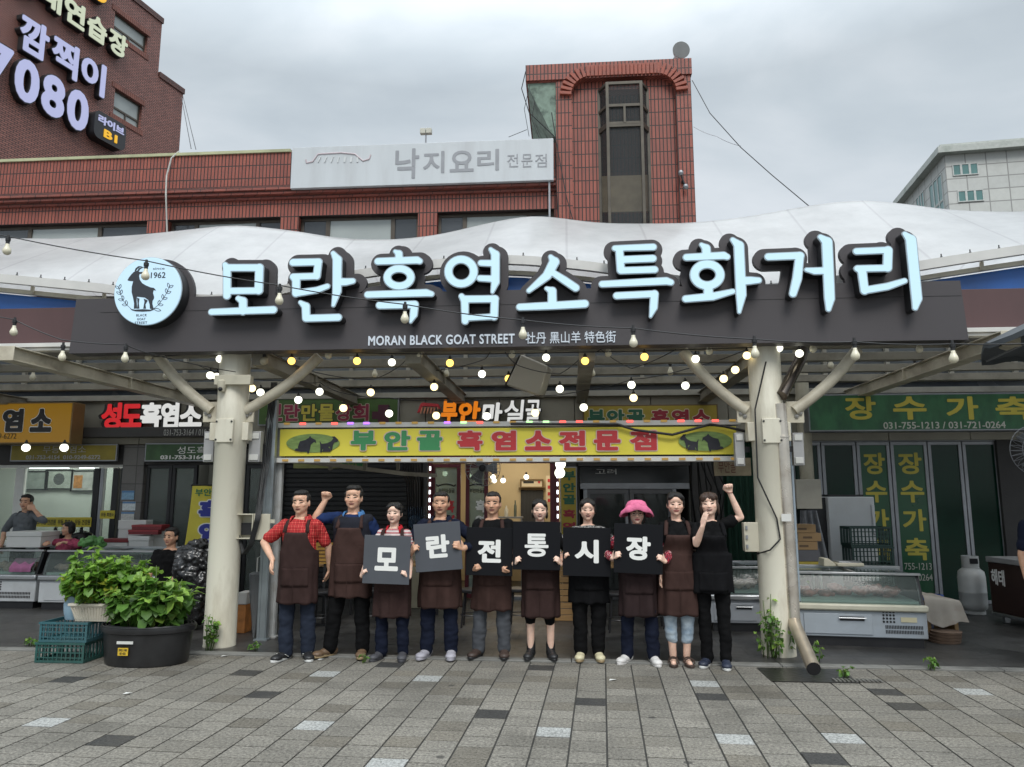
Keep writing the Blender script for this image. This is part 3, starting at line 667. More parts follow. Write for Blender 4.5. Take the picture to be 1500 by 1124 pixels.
# ================================================================ tiled tower block far off on the right
C0 = P(1383, 228, 45.); far = thing('office_block', 'distant pale grey tiled office block with green tinted windows', 'building', (C0.x, C0.y, 0)); fa = R(6.4); far.rotation_euler.z = -fa
M_TILE = brick('grey_cladding_tile', (.56, .57, .54), (.51, .52, .50), (.26, .26, .25), 1.15, .8, .035, off=0, bump=.2, dirt=(.3, .3, .28), damt=.3)
def fx(px): 
    r = Vector(ray(px, 250)); fd = Vector((math.cos(fa), -math.sin(fa), 0)); nn = Vector((math.sin(fa), math.cos(fa), 0)); t = (C0-Vector((0, 0, CAM_H))).dot(nn)/r.dot(nn); return (Vector((0, 0, CAM_H))+r*t-C0).dot(fd)
def fz(px, py): 
    r = Vector(ray(px, py)); nn = Vector((math.sin(fa), math.cos(fa), 0)); t = (C0-Vector((0, 0, CAM_H))).dot(nn)/r.dot(nn); return CAM_H+r.z*t
def fdep(px, py):
    r = Vector(ray(px, py)); n2 = Vector((math.cos(fa), -math.sin(fa), 0)); t = (C0-Vector((0, 0, CAM_H))).dot(n2)/r.dot(n2); q = Vector((0, 0, CAM_H))+r*t; return (q-C0).dot(Vector((math.sin(fa), math.cos(fa), 0))), q.z
dl = fdep(1322, 290)[0]
fw = 16
t_obj('wall', MB().box(0, fw, 0, dl, 0, C0.z).mesh(), M_TILE, far)
t_obj('roof', MB().box(-.5, fw+.5, -.5, dl+.5, C0.z+.003, C0.z+.4).box(-.3, fw, -.3, dl, C0.z+.403, C0.z+.6).mesh(), mat('roof_slab_grey', (.45, .47, .44), .7, dirt=(.15, .2, .15)), far)
M_GG = mat('green_glass', (.10, .22, .21), .08, var=.25, vs=.6, spec=.9); M_GF = mat('pale_frame', (.5, .52, .5), .5)
def fwin(x0, x1, z0, z1, side=False):
    f = MB(); n = 3
    for i in range(n):
        a = x0+(x1-x0)*i/n; b = x0+(x1-x0)*(i+1)/n
        for q in ((a, a+.06, z0, z1), (b-.06, b, z0, z1), (a+.06, b-.06, z0, z0+.06), (a+.06, b-.06, z1-.06, z1)):
            f.box(-.06, .02, q[0], q[1], q[2], q[3]) if side else f.box(q[0], q[1], -.06, .02, q[2], q[3])
    wo = t_obj('window', f.mesh(), M_GF, far)
    t_obj('pane', (MB().box(-.03, .03, x0+.03, x1-.03, z0, z1) if side else MB().box(x0+.03, x1-.03, -.03, .03, z0, z1)).mesh(), M_GG, wo)
fwin(fx(1395), fx(1433), fz(1415, 257), fz(1415, 240)); fwin(fx(1399), fx(1437), fz(1418, 296), fz(1418, 279)); fwin(fx(1402), fx(1440), fz(1418, 335), fz(1418, 318))
for a, b, c, d in ((1379, 247, 1362, 277), (1353, 273, 1343, 296), (1383, 285, 1366, 310)):
    d0, z_0 = fdep(a, b); d1, z_1 = fdep(c, d); fwin(d0, d1, z_0-2.0, z_0-.3, True)

# ================================================================ canopy: steel frame, membrane, fascias
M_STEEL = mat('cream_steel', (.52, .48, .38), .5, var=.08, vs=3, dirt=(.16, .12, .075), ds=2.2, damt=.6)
M_STEELD = mat('darker_cream_steel', (.27, .25, .2), .6, var=.15, vs=3, dirt=(.07, .06, .045), ds=2.5, damt=.7)  # darker tone of the cream steel, for members under the canopy
can = thing('canopy', 'long white tensile membrane canopy on cream steel in front of the brick building', 'canopy', (0, 8, 0))
YF = 7.95
front = [(-700, 330), (-400, 375), (-150, 395), (0, 409), (157, 424), (250, 437), (330, 442), (395, 431), (520, 404), (640, 388), (745, 381), (870, 392), (1000, 414), (1110, 428), (1220, 414), (1350, 390), (1500, 367), (1800, 330), (2100, 320)]
ridge = [(-700, 360), (-400, 335), (-150, 352), (0, 349), (100, 350), (207, 344), (345, 329), (430, 338), (500, 350), (570, 352), (640, 345), (710, 328), (775, 315), (820, 319), (870, 327), (940, 328), (1015, 327), (1100, 317), (1185, 301), (1260, 292), (1320, 298), (1400, 309), (1500, 311), (1700, 290), (2100, 330)]
YRg = 9.7
def crv(tab, Y):
    xs = [P(a, b, Y).x for a, b in tab]; zs = [P(a, b, Y).z for a, b in tab]
    return xs, zs
fxs, fzs = crv(front, YF); rxs, rzs = crv(ridge, YRg)
def smooth_i(x, xs, zs):
    return sum(np.interp(x+d, xs, zs)*w for d, w in ((-.3, .15), (-.15, .2), (0, .3), (.15, .2), (.3, .15)))
X_ = np.linspace(-13, 9.2, 150)
zf = np.array([smooth_i(x, fxs, fzs) for x in X_]); zr_ = np.array([smooth_i(x, rxs, rzs) for x in X_])
rows = []
for k in range(25):
    t = k/24; y = YF+(YRg-YF)*t; s = t**.92
    hump = .05*math.sin(math.pi*t)
    rows.append([(x, y, a+(b-a)*s+hump*math.sin(x*1.05+.6)) for x, a, b in zip(X_, zf, zr_)])
for k in range(1, 9):
    t = k/8; y = YRg+(YB-.35-YRg)*t
    rows.append([(x, y, b-.28*(1-math.cos(t*math.pi/2))-.1*t) for x, b in zip(X_, zr_)])
def membrane_mat():
    m = bpy.data.materials.new('white_membrane'); m.use_nodes = True; nt = m.node_tree; N = nt.nodes; L = nt.links; b = N['Principled BSDF']
    b.inputs['Base Color'].default_value = (.74, .73, .74, 1); b.inputs['Roughness'].default_value = .3; b.inputs['Coat Weight'].default_value = .25; b.inputs['Coat Roughness'].default_value = .12
    tc = N.new('ShaderNodeTexCoord'); w = N.new('ShaderNodeTexWave'); w.inputs['Scale'].default_value = .32; w.bands_direction = 'X'; w.inputs['Distortion'].default_value = .0; L.new(tc.outputs['Object'], w.inputs['Vector'])
    cr = N.new('ShaderNodeValToRGB'); e = cr.color_ramp.elements; e[0].position = .0; e[0].color = (.85, .84, .85, 1); e[1].position = .004; e[1].color = (1, 1, 1, 1); L.new(w.outputs[0], cr.inputs[0])
    n = N.new('ShaderNodeTexNoise'); n.inputs['Scale'].default_value = 1.7; n.inputs['Detail'].default_value = 7; n.inputs['Roughness'].default_value = .65; L.new(tc.outputs['Object'], n.inputs['Vector'])
    r = N.new('ShaderNodeMapRange'); r.inputs[1].default_value = .3; r.inputs[2].default_value = .75; r.inputs[3].default_value = .66; r.inputs[4].default_value = .88; L.new(n.outputs[0], r.inputs[0])
    v = N.new('ShaderNodeVectorMath'); v.operation = 'SCALE'; L.new(cr.outputs[0], v.inputs[0]); L.new(r.outputs[0], v.inputs[3])
    t = N.new('ShaderNodeBsdfTranslucent'); mx = N.new('ShaderNodeMixShader'); mx.inputs[0].default_value = .5
    L.new(v.outputs[0], b.inputs['Base Color']); L.new(v.outputs[0], t.inputs[0])
    L.new(b.outputs[0], mx.inputs[1]); L.new(t.outputs[0], mx.inputs[2]); L.new(mx.outputs[0], N['Material Output'].inputs[0])
    return m
mo = MB().grid(rows).build('membrane', membrane_mat(), can, smooth=180)
tr = MB(); ed = [(x, YF-.03, z) for x, z in zip(X_, zf)]
for a, b in zip(ed, ed[1:]): tr.bar(a, b, .06, .10)
tro = tr.build('edge_trim', mat('white_alu_trim', (.62, .61, .58), .4, .1, var=.06), can, smooth=60)
st = MB()
for i in range(2, len(X_)-2, 2): st.lathe([(.014, 0), (.014, .02), (.007, .025), (.007, .05), (.0, .052)], (X_[i], YF-.02, zf[i]+.045), 6)
tag(st.build('edge_bolt', mat('bolt_dark', (.06, .06, .06), .4, .7), tro), kind='stuff')
M_BLUE = mat('blue_sheet', (.02, .11, .38), .35, var=.15, vs=1.5, dirt=(.03, .06, .12))
ZF0 = 3.76
bl = MB(); bl.grid([[(x, YF+.16, max(z-.14, ZF0-.3)) for x, z in zip(X_, zf)], [(x, YF+.12, ZF0-.35) for x in X_]]).build('blue_fascia', M_BLUE, can, smooth=60)
ab = MB()
for i in range(0, len(X_)-1):
    ab.bar((X_[i], YF+.1, zf[i]-.11), (X_[i+1], YF+.1, zf[i+1]-.11), .05, .05)
for i in range(3, len(X_)-2, 6): ab.bar((X_[i], YF+.06, zf[i]-.13), (X_[i], YF+.06, zf[i]-.04), .03, .03, up=Vector((0, 1, 0)))
ab.build('arch_rail', M_STEEL, can)
M_MAR = mat('maroon_fascia', (.095, .05, .05), .55, var=.12, vs=2, dirt=(.05, .03, .03), damt=.5, stretch=(1, 1, .3))
fz0, fz1 = P(60, 505, 8.0).z, P(60, 452, 8.0).z
MB().box(-13, 9.2, 7.98, 8.04, fz0, fz1).build('fascia_board', M_MAR, can, bev=.004)
MB().box(-13, 9.2, 7.9, 8.06, fz0-.05, fz0-.002).box(-13, 9.2, 7.93, 8.05, fz0-.085, fz0-.053).build('gutter', mat('white_alu_trim', (.62, .61, .58)), can, bev=.004)
# beams running back to the wall, purlins across, ceiling sheet
zb1 = P(12, 507, 7.45).z
bx = [P(12, 515, 7.45).x-3.05, P(12, 515, 7.45).x, P(590, 530, 7.45).x-1.75, P(590, 530, 7.45).x, P(862, 530, 7.45).x, P(862, 530, 7.45).x+1.9, P(1480, 510, 7.45).x, P(1480, 510, 7.45).x+3.0]
for i, x in enumerate(bx):
    b = MB(); y0 = 7.42 if i in (1, 6) else 7.95
    zt = zb1-.005*i % .01
    b.box(x-.09, x+.09, y0, y0+.012, zt-.16, zt)
    b.box(x-.085, x+.085, y0+.013, YB-.06, zt-.014, zt-.001); b.box(x-.085, x+.085, y0+.013, YB-.06, zt-.16, zt-.147); b.box(x-.05, x-.03, y0+.013, YB-.06, zt-.146, zt-.015); b.box(x+.03, x+.05, y0+.013, YB-.06, zt-.146, zt-.015)
    b.box(x-.086, x+.086, 9.6, 9.62, zt-.165, zt+.004)
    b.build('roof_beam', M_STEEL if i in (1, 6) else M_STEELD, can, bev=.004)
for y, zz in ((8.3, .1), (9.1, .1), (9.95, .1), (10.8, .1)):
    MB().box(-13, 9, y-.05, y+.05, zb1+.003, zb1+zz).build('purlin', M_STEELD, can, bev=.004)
# ---------------- the two round pillars
def strut(px0, py0, px1, py1, Y, name='strut', par=None):
    a = P(px0, py0, Y); b = P(px1, py1, Y); dx = b.x-a.x; pts = []
    for k in range(13):
        t = k/12; pts.append((a.x+dx*(t+.055*math.sin(math.pi*t)), Y, a.z+(b.z-a.z)*(t-.035*math.sin(math.pi*t))))
    o = MB().tube(pts, .06, 14).build(name, M_STEEL, par, smooth=60)
    s = 1 if dx > 0 else -1
    pb = MB(); pb.box(a.x-.012*s-.07*s, a.x+.1*s, Y-.012, Y+.012, a.z-.13, a.z+.1)
    br = pb.build('gusset', M_STEEL, o, bev=.004)
    bo = MB()
    for q, w in ((.02, -.06), (.06, -.03)): bo.lathe([(.024, 0), (.024, .014), (0, .018)], (a.x+q*s, Y-.012, a.z+w), 6, axis=(0, -1, 0))
    bo.build('bolt', mat('bolt_zinc', (.25, .24, .22), .4, .7), o)
YP = 8.05
def pillar(px, label, lst, rst):
    b = P(px, 952, YP); x = b.x
    t = thing('pillar', label, 'pillar', (x, YP, 0), 'round canopy pillars')
    r = .168; z1 = zb1+.3
    zc = P(px, 590, YP).z; zb_ = P(px, 690, YP).z; zs = P(px, 655, YP).z
    m = mat('cream_pillar', (.66, .63, .52), .38, var=.05, vs=2.5, dirt=(.26, .2, .12), ds=3, damt=.6, stretch=(1, 1, .25))
    MB().lathe([(r+.002, .0), (r+.002, .03), (r, .034), (r, zs), (r+.003, zs+.004), (r+.003, zc), (r+.001, zc+.004), (r, z1)], (x, YP, 0), 40).build('shaft', m, t, smooth=50)
    zm = P(px, 633, YP).z
    pb = MB()
    pb.box(x-.1, x+.1, YP-r-.02, YP-r+.02, zm-.13, zm+.13)
    pb.box(x-r-.055, x-r+.03, YP-.07, YP+.05, zm-.1, zm+.1); pb.box(x+r-.03, x+r+.055, YP-.07, YP+.05, zm-.1, zm+.1)
    bp = pb.build('clamp_plate', m, t, bev=.006)
    sc = MB()
    for dx in (-.085, .085):
        for dz in (-.1, .1): sc.lathe([(.011, 0), (.011, .008), (0, .011)], (x+dx, YP-r-.021, zm+dz), 8, axis=(0, -1, 0))
    sc.build('screw', mat('bolt_dark', (.06, .06, .06)), bp)
    strut(*lst, YP, 'strut', t); strut(*rst, YP, 'strut', t)
    return t, x
pil_l, xpl = pillar(321, 'cream round steel pillar behind the potted plants with an open switch box', (311, 602, 232, 522), (360, 602, 468, 522))
pil_r, xpr = pillar(1141, 'cream round steel pillar beside the steel drainpipe', (1093, 602, 1000, 514), (1163, 602, 1256, 512))
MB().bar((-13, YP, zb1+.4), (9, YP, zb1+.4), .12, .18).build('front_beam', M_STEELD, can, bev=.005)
# ================================================================ the big sign along the front of the canopy
YS = 7.70
M_SIGN = mat('charcoal_sign', (.058, .052, .056), .6, var=.06, vs=1.2, bump=.15, bs=300)
M_SIDE = mat('channel_side', (.02, .02, .022), .5)
M_FACE = emit('ice_white_face', (.39, .555, .655), .92)
M_RIM = mat('letter_rim', (.35, .42, .46), .4)
sg = thing('main_sign', 'long charcoal sign board with glowing ice white Korean letters and round goat emblem', 'sign', (0, YS, P(750, 510, YS).z))
xa, xb = P(108, 480, YS).x, P(1411, 460, YS).x; za, zb = P(750, 508, YS).z, P(750, 425, YS).z
me = plate([[(xa-.03, za), (xb+.03, za), (xb, zb), (xa, zb)]], YS, YS+.2)
link_mesh('board', me, M_SIGN, sg, smooth=0, bev=.004)
zj = P(900, 443, YS).z
MB().box(xa+.3, xb-.005, YS-.0025, YS, zj-.004, zj+.001).build('seam', mat('seam_dark', (.02, .02, .02)), sg, smooth=0)
def cw(c, x0, y0):             # crop pixel (3.75x) -> photo pixel
    return x0+c[0]/3.75, y0+c[1]/3.75
def ell(cx, cy, rx, ry, r, n=28): return ([(cx+rx*math.cos(2*math.pi*k/n), cy+ry*math.sin(2*math.pi*k/n)) for k in range(n+1)], [r]*(n+1))
def s_(pts, *r): return (pts, list(r) if len(r) == len(pts) else [r[0]]*len(pts))
LET = [
 (280, [s_([(186,255),(197,275),(197,425)], 14,22,21), s_([(205,272),(376,272)], 20), s_([(375,272),(371,396)], 23), s_([(200,400),(376,398)], 18), s_([(258,440),(285,455),(285,510)], 13,22,22), s_([(112,515),(300,508),(452,503)], 17,19,20)]),
 (280, [s_([(560,243),(700,240)], 20), s_([(699,240),(690,318)], 20), s_([(690,318),(560,322)], 18), s_([(556,322),(577,340),(576,412)], 14,22,21), s_([(576,412),(690,395),(748,374)], 19,17,14), s_([(780,192),(803,228),(801,400),(781,478)], 12,25,24,9), s_([(808,350),(850,350),(888,345)], 22,20,15), s_([(600,462),(630,485),(632,548)], 10,22,21), s_([(632,550),(808,545)], 19)]),
 (280, [s_([(1120,182),(1141,195),(1143,225)], 9,20,20), s_([(1026,237),(1240,230),(1255,236)], 19,20,16), ell(1142,325,65,48,20), s_([(970,420),(1290,410),(1320,416)], 18,20,14), s_([(1036,478),(1228,474)], 20), s_([(1228,474),(1222,530),(1206,570)], 20,20,6)]),
 (640, [ell(133,293,70,67,21), s_([(242,246),(320,248)], 16,18), s_([(236,330),(320,334)], 16,18), s_([(295,170),(321,200),(321,350),(305,405)], 10,23,22,8), s_([(135,428),(153,455),(155,565)], 14,20,18), s_([(155,445),(320,443)], 19), s_([(318,443),(314,540)], 20), s_([(160,548),(318,540)], 15)]),
 (640, [s_([(625,212),(645,240),(605,315),(505,398)], 12,27,24,12), s_([(625,292),(700,340),(762,382)], 16,20,20), s_([(603,386),(633,400),(634,470)], 10,22,23), s_([(455,488),(640,480),(812,470)], 18,20,21)]),
 (640, [s_([(978,165),(1188,158)], 15,18), s_([(1002,170),(1010,285)], 20), s_([(1015,228),(1186,221)], 19), s_([(1010,288),(1196,282)], 18), s_([(908,362),(1260,345),(1285,352)], 17,20,16), s_([(988,426),(1196,416)], 18), s_([(1195,416),(1190,490),(1174,540)], 20,20,6)]),
 (980, [s_([(178,145),(204,165),(206,205)], 10,22,22), s_([(96,215),(300,205),(318,212)], 18,20,16), ell(210,311,71,59,22), s_([(216,375),(216,420)], 23), s_([(92,443),(240,430),(350,402)], 18,20,13), s_([(350,118),(384,150),(396,420),(386,515)], 12,26,26,8), s_([(405,345),(450,342),(492,341)], 22,20,15)]),
 (980, [s_([(546,212),(722,205)], 19), s_([(718,206),(704,330),(681,415)], 21,23,18), s_([(756,283),(800,290),(866,288)], 10,18,18), s_([(832,103),(868,130),(882,440),(876,500)], 13,27,26,12)]),
 (980, [s_([(1030,182),(1202,175)], 17), s_([(1203,176),(1200,272)], 22), s_([(1200,274),(1036,277)], 17), s_([(1030,276),(1060,290),(1074,398)], 12,22,20), s_([(1074,396),(1200,375),(1294,344)], 18,18,13), s_([(1295,86),(1329,118),(1361,440),(1352,492)], 12,27,26,13)]),
]
YL = YS-.15
for x0, st in LET:
    ws = []
    for pts, rs in st:
        pw_ = [P(*cw(p, x0, 320), YL) for p in pts]; sc = 1/3.75/CAM_F*7.72
        ws.append(([(p.x, p.z) for p in pw_], [r*sc*.98 for r in rs]))
    allp = np.array([p for a, b in ws for p in a]); m_ = .4
    xs = np.arange(allp[:, 0].min()-m_, allp[:, 0].max()+m_, .0085); zs = np.arange(allp[:, 1].min()-m_, allp[:, 1].max()+m_, .0085)
    XX, ZZ = np.meshgrid(xs, zs); D = strokes_sdf(ws, XX, ZZ)
    big = contours(D, xs, zs, .082)
    area = lambda l: abs(sum(a[0]*b[1]-b[0]*a[1] for a, b in zip(l, l[1:]+l[:1])))/2
    big = [l for l in big if area(l) > .004]
    sh = .05
    big = [[(x, z+.02) for x, z in l] for l in big]
    o = link_mesh('backing_plate', plate(big, YS+.003, YS+.06), M_SIGN, sg, smooth=30)
    lp = contours(D, xs, zs, .006)
    L1 = link_mesh('letter', plate(lp, YL+.012, YS+.002), M_SIDE, sg, smooth=30)
    link_mesh('letter_rim', plate(contours(D, xs, zs, .009), YL, YL+.011), M_RIM, L1, smooth=30)
    link_mesh('letter_face', plate(contours(D, xs, zs, -.002), YL-.006, YL-.0005), M_FACE, L1, smooth=30)
ptext('lettering', 'MORAN BLACK GOAT STREET', emit('subtitle_white', (.5, .56, .62), .6), sg, 540, 491, 754, 505, YS, bold=.014, depth=.015, spacing=1.08)
ptext('lettering', '牡丹 黑山羊 特色街', emit('subtitle_white', (.5, .56, .62), .6), sg, 770, 486, 902, 503, YS, bold=.004, depth=.015)
# round emblem
bc_ = P(216.5, 426.5, YS-.17); MB().lathe([(0, 0), (.405, 0), (.405, .05), (0, .05)], (bc_.x+.03, YS+.004, bc_.z+.012), 64, axis=(0, 1, 0)).build('emblem_backing', M_SIGN, sg, smooth=30)
ce = P(216.5, 426.5, YS-.17); er = .385
em = MB(); em.lathe([(er-.003, 0), (er, .004), (er, .16)], (ce.x, YS-.165, ce.z), 72, axis=(0, 1, 0)); eo = em.build('emblem', M_SIDE, sg, smooth=40)
ef = MB(); ef.lathe([(0, 0), (er-.01, 0), (er-.006, .004), (er-.006, .012)], (ce.x, YS-.178, ce.z), 72, axis=(0, 1, 0)); ef.build('emblem_face', emit('ice_emblem', (.39, .545, .66), .9), eo, smooth=30)
MB().lathe([(er+.001, 0), (er+.001, .012)], (ce.x, YS-.166, ce.z), 72, axis=(0, 1, 0)).build('emblem_rim', M_RIM, eo, smooth=30)
M_INK = mat('emblem_ink', (.03, .035, .045), .5, var=0)
YE = YS-.1785
def e_p(x, y):                   # crop (8.644x at 140,360) -> emblem plane
    q = P(140+x/8.644, 360+y/8.644, YE); return (q.x, q.z)
goat = [(505,325),(535,318),(560,335),(600,332),(612,340),(595,358),(558,360),(552,385),(560,430),(590,475),(640,505),(700,530),(740,536),(768,570),(735,566),(728,600),(742,650),(740,672),(722,700),(720,740),(735,795),(715,806),(690,800),(686,745),(668,690),(625,660),(560,652),(524,648),(520,700),(528,798),(486,800),(490,730),(474,650),(458,590),(460,520),(478,452),(440,450),(410,444),(408,432),(425,405),(455,365),(485,335)]
leg2 = [(528,660),(556,672),(548,730),(556,798),(530,800),(534,740)]
leg3 = [(612,672),(655,690),(660,700),(632,745),(640,800),(606,800),(616,740),(622,710)]
base = [(440,800),(500,812),(600,806),(700,812),(740,795),(736,815),(690,832),(600,838),(510,834),(465,822)]
h1 = [(497,322),(510,290),(545,262),(590,262),(560,275),(530,295),(512,325)]; h2 = [(532,318),(550,290),(585,272),(622,270),(590,284),(565,300),(550,325)]
k = 0
gm = MB()
for pl_ in (goat, leg2, leg3, base, h1, h2):
    k += 1; e = plate([[e_p(*p) for p in pl_]], YE-.003-.0006*k, YE+.0004*k)
    gm._add([v.co[:] for v in e.vertices], [tuple(f.vertices) for f in e.polygons])
gm.build('goat_silhouette', M_INK, eo, smooth=0)
lm = MB(); lv = MB()
def leaf(x, y, ang, L_=62, w=16):
    c, s = math.cos(ang), math.sin(ang); out = []; inn = []
    for t in np.linspace(0, 1, 9): out.append((t*L_, w*math.sin(math.pi*t)**.8))
    full = out+[(a, -b) for a, b in out[::-1][1:-1]]
    inner = [(L_/2+(a-L_/2)*.78, b*.62) for a, b in full]
    def tr_(l): return [e_p(x+a*c-b*s, y+a*s+b*c) for a, b in l]
    e = plate([tr_(full), tr_(inner)], YE-.004, YE+.001); lm._add([v.co[:] for v in e.vertices], [tuple(f.vertices) for f in e.polygons])
def sprig(pts, s):
    ps = [Vector((e_p(*p)[0], YE-.0015, e_p(*p)[1])) for p in pts]
    lm.tube(ps, .0028, 5)
    for i, (x, y) in enumerate(pts[:-1]):
        x2, y2 = pts[i+1]; d = math.atan2(y-y2, x-x2)
        leaf(x, y, d+.62*1, 66); leaf(x, y, d-.62, 66)
sprig([(300,550),(320,620),(350,695),(400,755),(455,805)], 1); lm.build('laurel', M_INK, eo, smooth=0); lm = MB(); sprig([(930,535),(898,605),(850,680),(795,752),(735,800)], -1)
leaf(735, 800, .25, 100, 20)
lm.build('laurel', M_INK, eo, smooth=0)
def etext(s, x0, y0, x1, y1, **k_):
    a = e_p(x0, y1); b = e_p(x1, y0); wtext('lettering', s, M_INK, eo, a[0], b[0], a[1], b[1], YE, depth=.003, **k_)
etext('since', 728, 275, 876, 307, bold=.01); etext('1962', 698, 335, 890, 415, bold=.012)
etext('BLACK', 516, 865, 652, 898, bold=.015, spacing=1.2); etext('GOAT', 526, 915, 634, 947, bold=.015, spacing=1.2); etext('STREET', 496, 960, 655, 995, bold=.015, spacing=1.2)
# ================================================================ signs over the shops
M_BLK = mat('black_frame', (.022, .022, .024), .4, .3, var=.2)
M_ALU = mat('grey_aluminium', (.30, .31, .33), .4, .5, var=.12, dirt=(.12, .12, .12))
M_WHT = mat('white_paint', (.62, .62, .59), .5, var=.06, dirt=(.3, .28, .24), damt=.4)
M_TXW = mat('white_lettering', (.78, .78, .75), .5, var=0)
M_TXK = mat('black_lettering', (.02, .02, .02), .5, var=0)
M_TXY = mat('yellow_lettering', (.52, .44, .06), .5, var=.1)
M_RED = mat('red_lettering', (.50, .03, .04), .5, var=.05)
M_GRN = mat('green_lettering', (.03, .19, .08), .5, var=.05)
M_GLASS = glass('shop_glass', (.85, .9, .88), .22, .04)
M_DGLASS = glass('dark_shop_glass', (.25, .28, .27), .6, .05)
def box_sign(name, label, px, Y, face, side=None, depth=.18, group='shop signs under the canopy', rim=.02):
    x0, x1, z0, z1 = RX(*px, Y)
    t = thing(name, label, 'sign', ((x0+x1)/2, Y, z0), group)
    MB().box(x0, x1, Y+.004, Y+depth, z0, z1).build('sign_box', side or M_ALU, t, bev=.004)
    MB().box(x0+rim, x1-rim, Y, Y+.003, z0+rim, z1-rim).build('face', face, t, smooth=0)
    return t, (x0, x1, z0, z1)
YG = YB-.12
# orange backlit sign, left edge
t, _ = box_sign('shop_sign', 'amber lit box sign with bold black Korean letters at the left edge', (-60, 590, 105, 650), 11.2, emit('amber_lit', (.30, .155, .008), .38), mat('sign_side', (.2, .13, .05), .5), .3)
for a, b, ch in ((6, 42, '염'), (46, 77, '소')): pass
for x0, x1, ch in ((4, 34, '염'), (45, 76, '소'), (-48, -14, '흑')):
    ptext('lettering', ch, M_TXW, t, x0-1, 598, x1+1, 634, 11.197, bold=.08, depth=.006); ptext('lettering', ch, M_TXK, t, x0, 599, x1, 633, 11.19, bold=.05, depth=.008)
ptext('lettering', '9-6272', M_TXK, t, -2, 635, 24, 643, 11.197, bold=.01)
# red and white channel letters
t = thing('letter_sign', 'red and white Korean channel letters above a dark rail', 'sign', tuple(P(222, 630, YG)), 'shop signs under the canopy')
MR_ = emit('red_face', (.62, .02, .025), .55); MW_ = emit('white_face', (.72, .72, .70), .62)
for i, (ch, a, b, y0, y1) in enumerate((('성', 149, 178, 590, 629), ('도', 178, 208, 592, 626), ('흑', 206, 237, 590, 627), ('염', 236, 262, 589, 628), ('소', 263, 296, 593, 625))):
    L0 = ptext('letter', ch, M_TXK, t, a+1, y0+1, b+2, y1+1, YG+.05, bold=.05, depth=.11); ptext('letter_face', ch, MR_ if i < 2 else MW_, L0, a, y0, b, y1, YG-.066, bold=.045, depth=.01)
x0, x1, z0, z1 = RX(107, 627, 322, 641, YG)
MB().box(x0, x1, YG-.15, YG+.06, z0, z1).build('rail', mat('rail_dark', (.04, .038, .036), .5), t, bev=.004)
ptext('lettering', '031-753-3164 / 010-3316-1', mat('dim_lettering', (.4, .4, .38), .6, var=0), t, 240, 629, 326, 638, YG-.152, bold=.0)
# banners under them
t, q = box_sign('banner_sign', 'dull mustard banner with grey Korean name above the butcher window', (15, 651, 171, 676), YG-.02, mat('mustard_print', (.24, .19, .02), .5, var=.25, vs=4), None, .05)
ptext('lettering', '무등흑염소', mat('dim_lettering', (.4, .4, .38)), t, 63, 653, 126, 664, YG-.022, bold=.01); ptext('lettering', '031-753-4154  010-9249-6272', mat('dim_lettering', (.4, .4, .38)), t, 38, 667, 147, 673, YG-.022)
t, q = box_sign('banner_sign', 'dark green banner with pale Korean name partly behind the left pillar', (212, 649, 345, 676), YG-.02, mat('green_print', (.035, .085, .03), .5, var=.5, vs=5), None, .05)
ptext('lettering', '성도흑염소', M_TXW, t, 260, 654, 330, 665, YG-.022, bold=.005); ptext('lettering', '031-753-3164 / 010-33', M_TXW, t, 235, 667, 340, 673, YG-.022)
# green general store sign with a red cross mark
t, q = box_sign('shop_sign', 'olive green sign with crimson and yellow Korean letters and dark cross', (378, 583, 584, 623), YG-.02, mat('olive_print', (.05, .105, .02), .5, var=.2, vs=5), None, .12)
M_CRI = mat('crimson_letter', (.26, .025, .06), .5, var=.05)
for i, ch in enumerate('모란만물상회'):
    a = 391+i*25.2; m = M_TXY if i in (2, 3) else M_CRI
    ptext('lettering', ch, mat('pale_outline', (.45, .4, .3), .5, var=0) if i not in (2, 3) else M_TXK, t, a-1, 591, a+24, 618, YG-.0235, bold=.075, depth=.003); ptext('lettering', ch, m, t, a, 592, a+23, 617, YG-.0275, bold=.035, depth=.003)
cx0, cx1, cz0, cz1 = RX(545, 593, 571, 621, YG-.03); w = (cx1-cx0); h = cz1-cz0
MB().box(cx0+w*.33, cx1-w*.05, YG-.026, YG-.0205, cz0, cz1).box(cx0, cx0+w*.328, YG-.026, YG-.0205, cz0+h*.25, cz1-h*.35).build('cross_mark', mat('dark_cross', (.07, .012, .03), .5), t)
# brush letters in orange and white with a roof mark
t = thing('letter_sign', 'orange and white brush style Korean channel letters with a red tiled roof mark', 'sign', tuple(P(700, 620, YG)), 'shop signs under the canopy')
MO_ = emit('orange_face', (.75, .20, .008), .62)
for i, (ch, a, b, y0, y1) in enumerate((('부', 646, 670, 586, 622), ('안', 672, 704, 588, 622), ('마', 706, 736, 590, 621), ('실', 739, 768, 586, 621), ('골', 770, 792, 586, 621))):
    L0 = ptext('letter', ch, M_TXK, t, a+1, y0+1, b+2, y1+1, YG, bold=.03 if i > 2 else .06, depth=.07, shear=.1); ptext('letter_face', ch, MO_ if i < 2 else MW_, L0, a, y0, b, y1, YG-.071, bold=.02 if i > 2 else .045, depth=.008, shear=.1)
rp = [(611, 605), (616, 592), (619, 590), (642, 592), (646, 600), (642, 598), (640, 596), (619, 595), (616, 603)]
rm = plate([[(P(a, b, YG-.06).x, P(a, b, YG-.06).z) for a, b in rp][::-1]], YG-.07, YG); rk = link_mesh('roof_mark', rm, M_RED, t, smooth=0)
rt = MB()
for i in range(6):
    a = P(619+i*4.4, 597, YG-.06); b = P(616+i*4.8, 606, YG-.06); rt.bar(a, b, .028, .02)
rt.build('roof_tiles', mat('salmon', (.6, .25, .15), .5), rk)
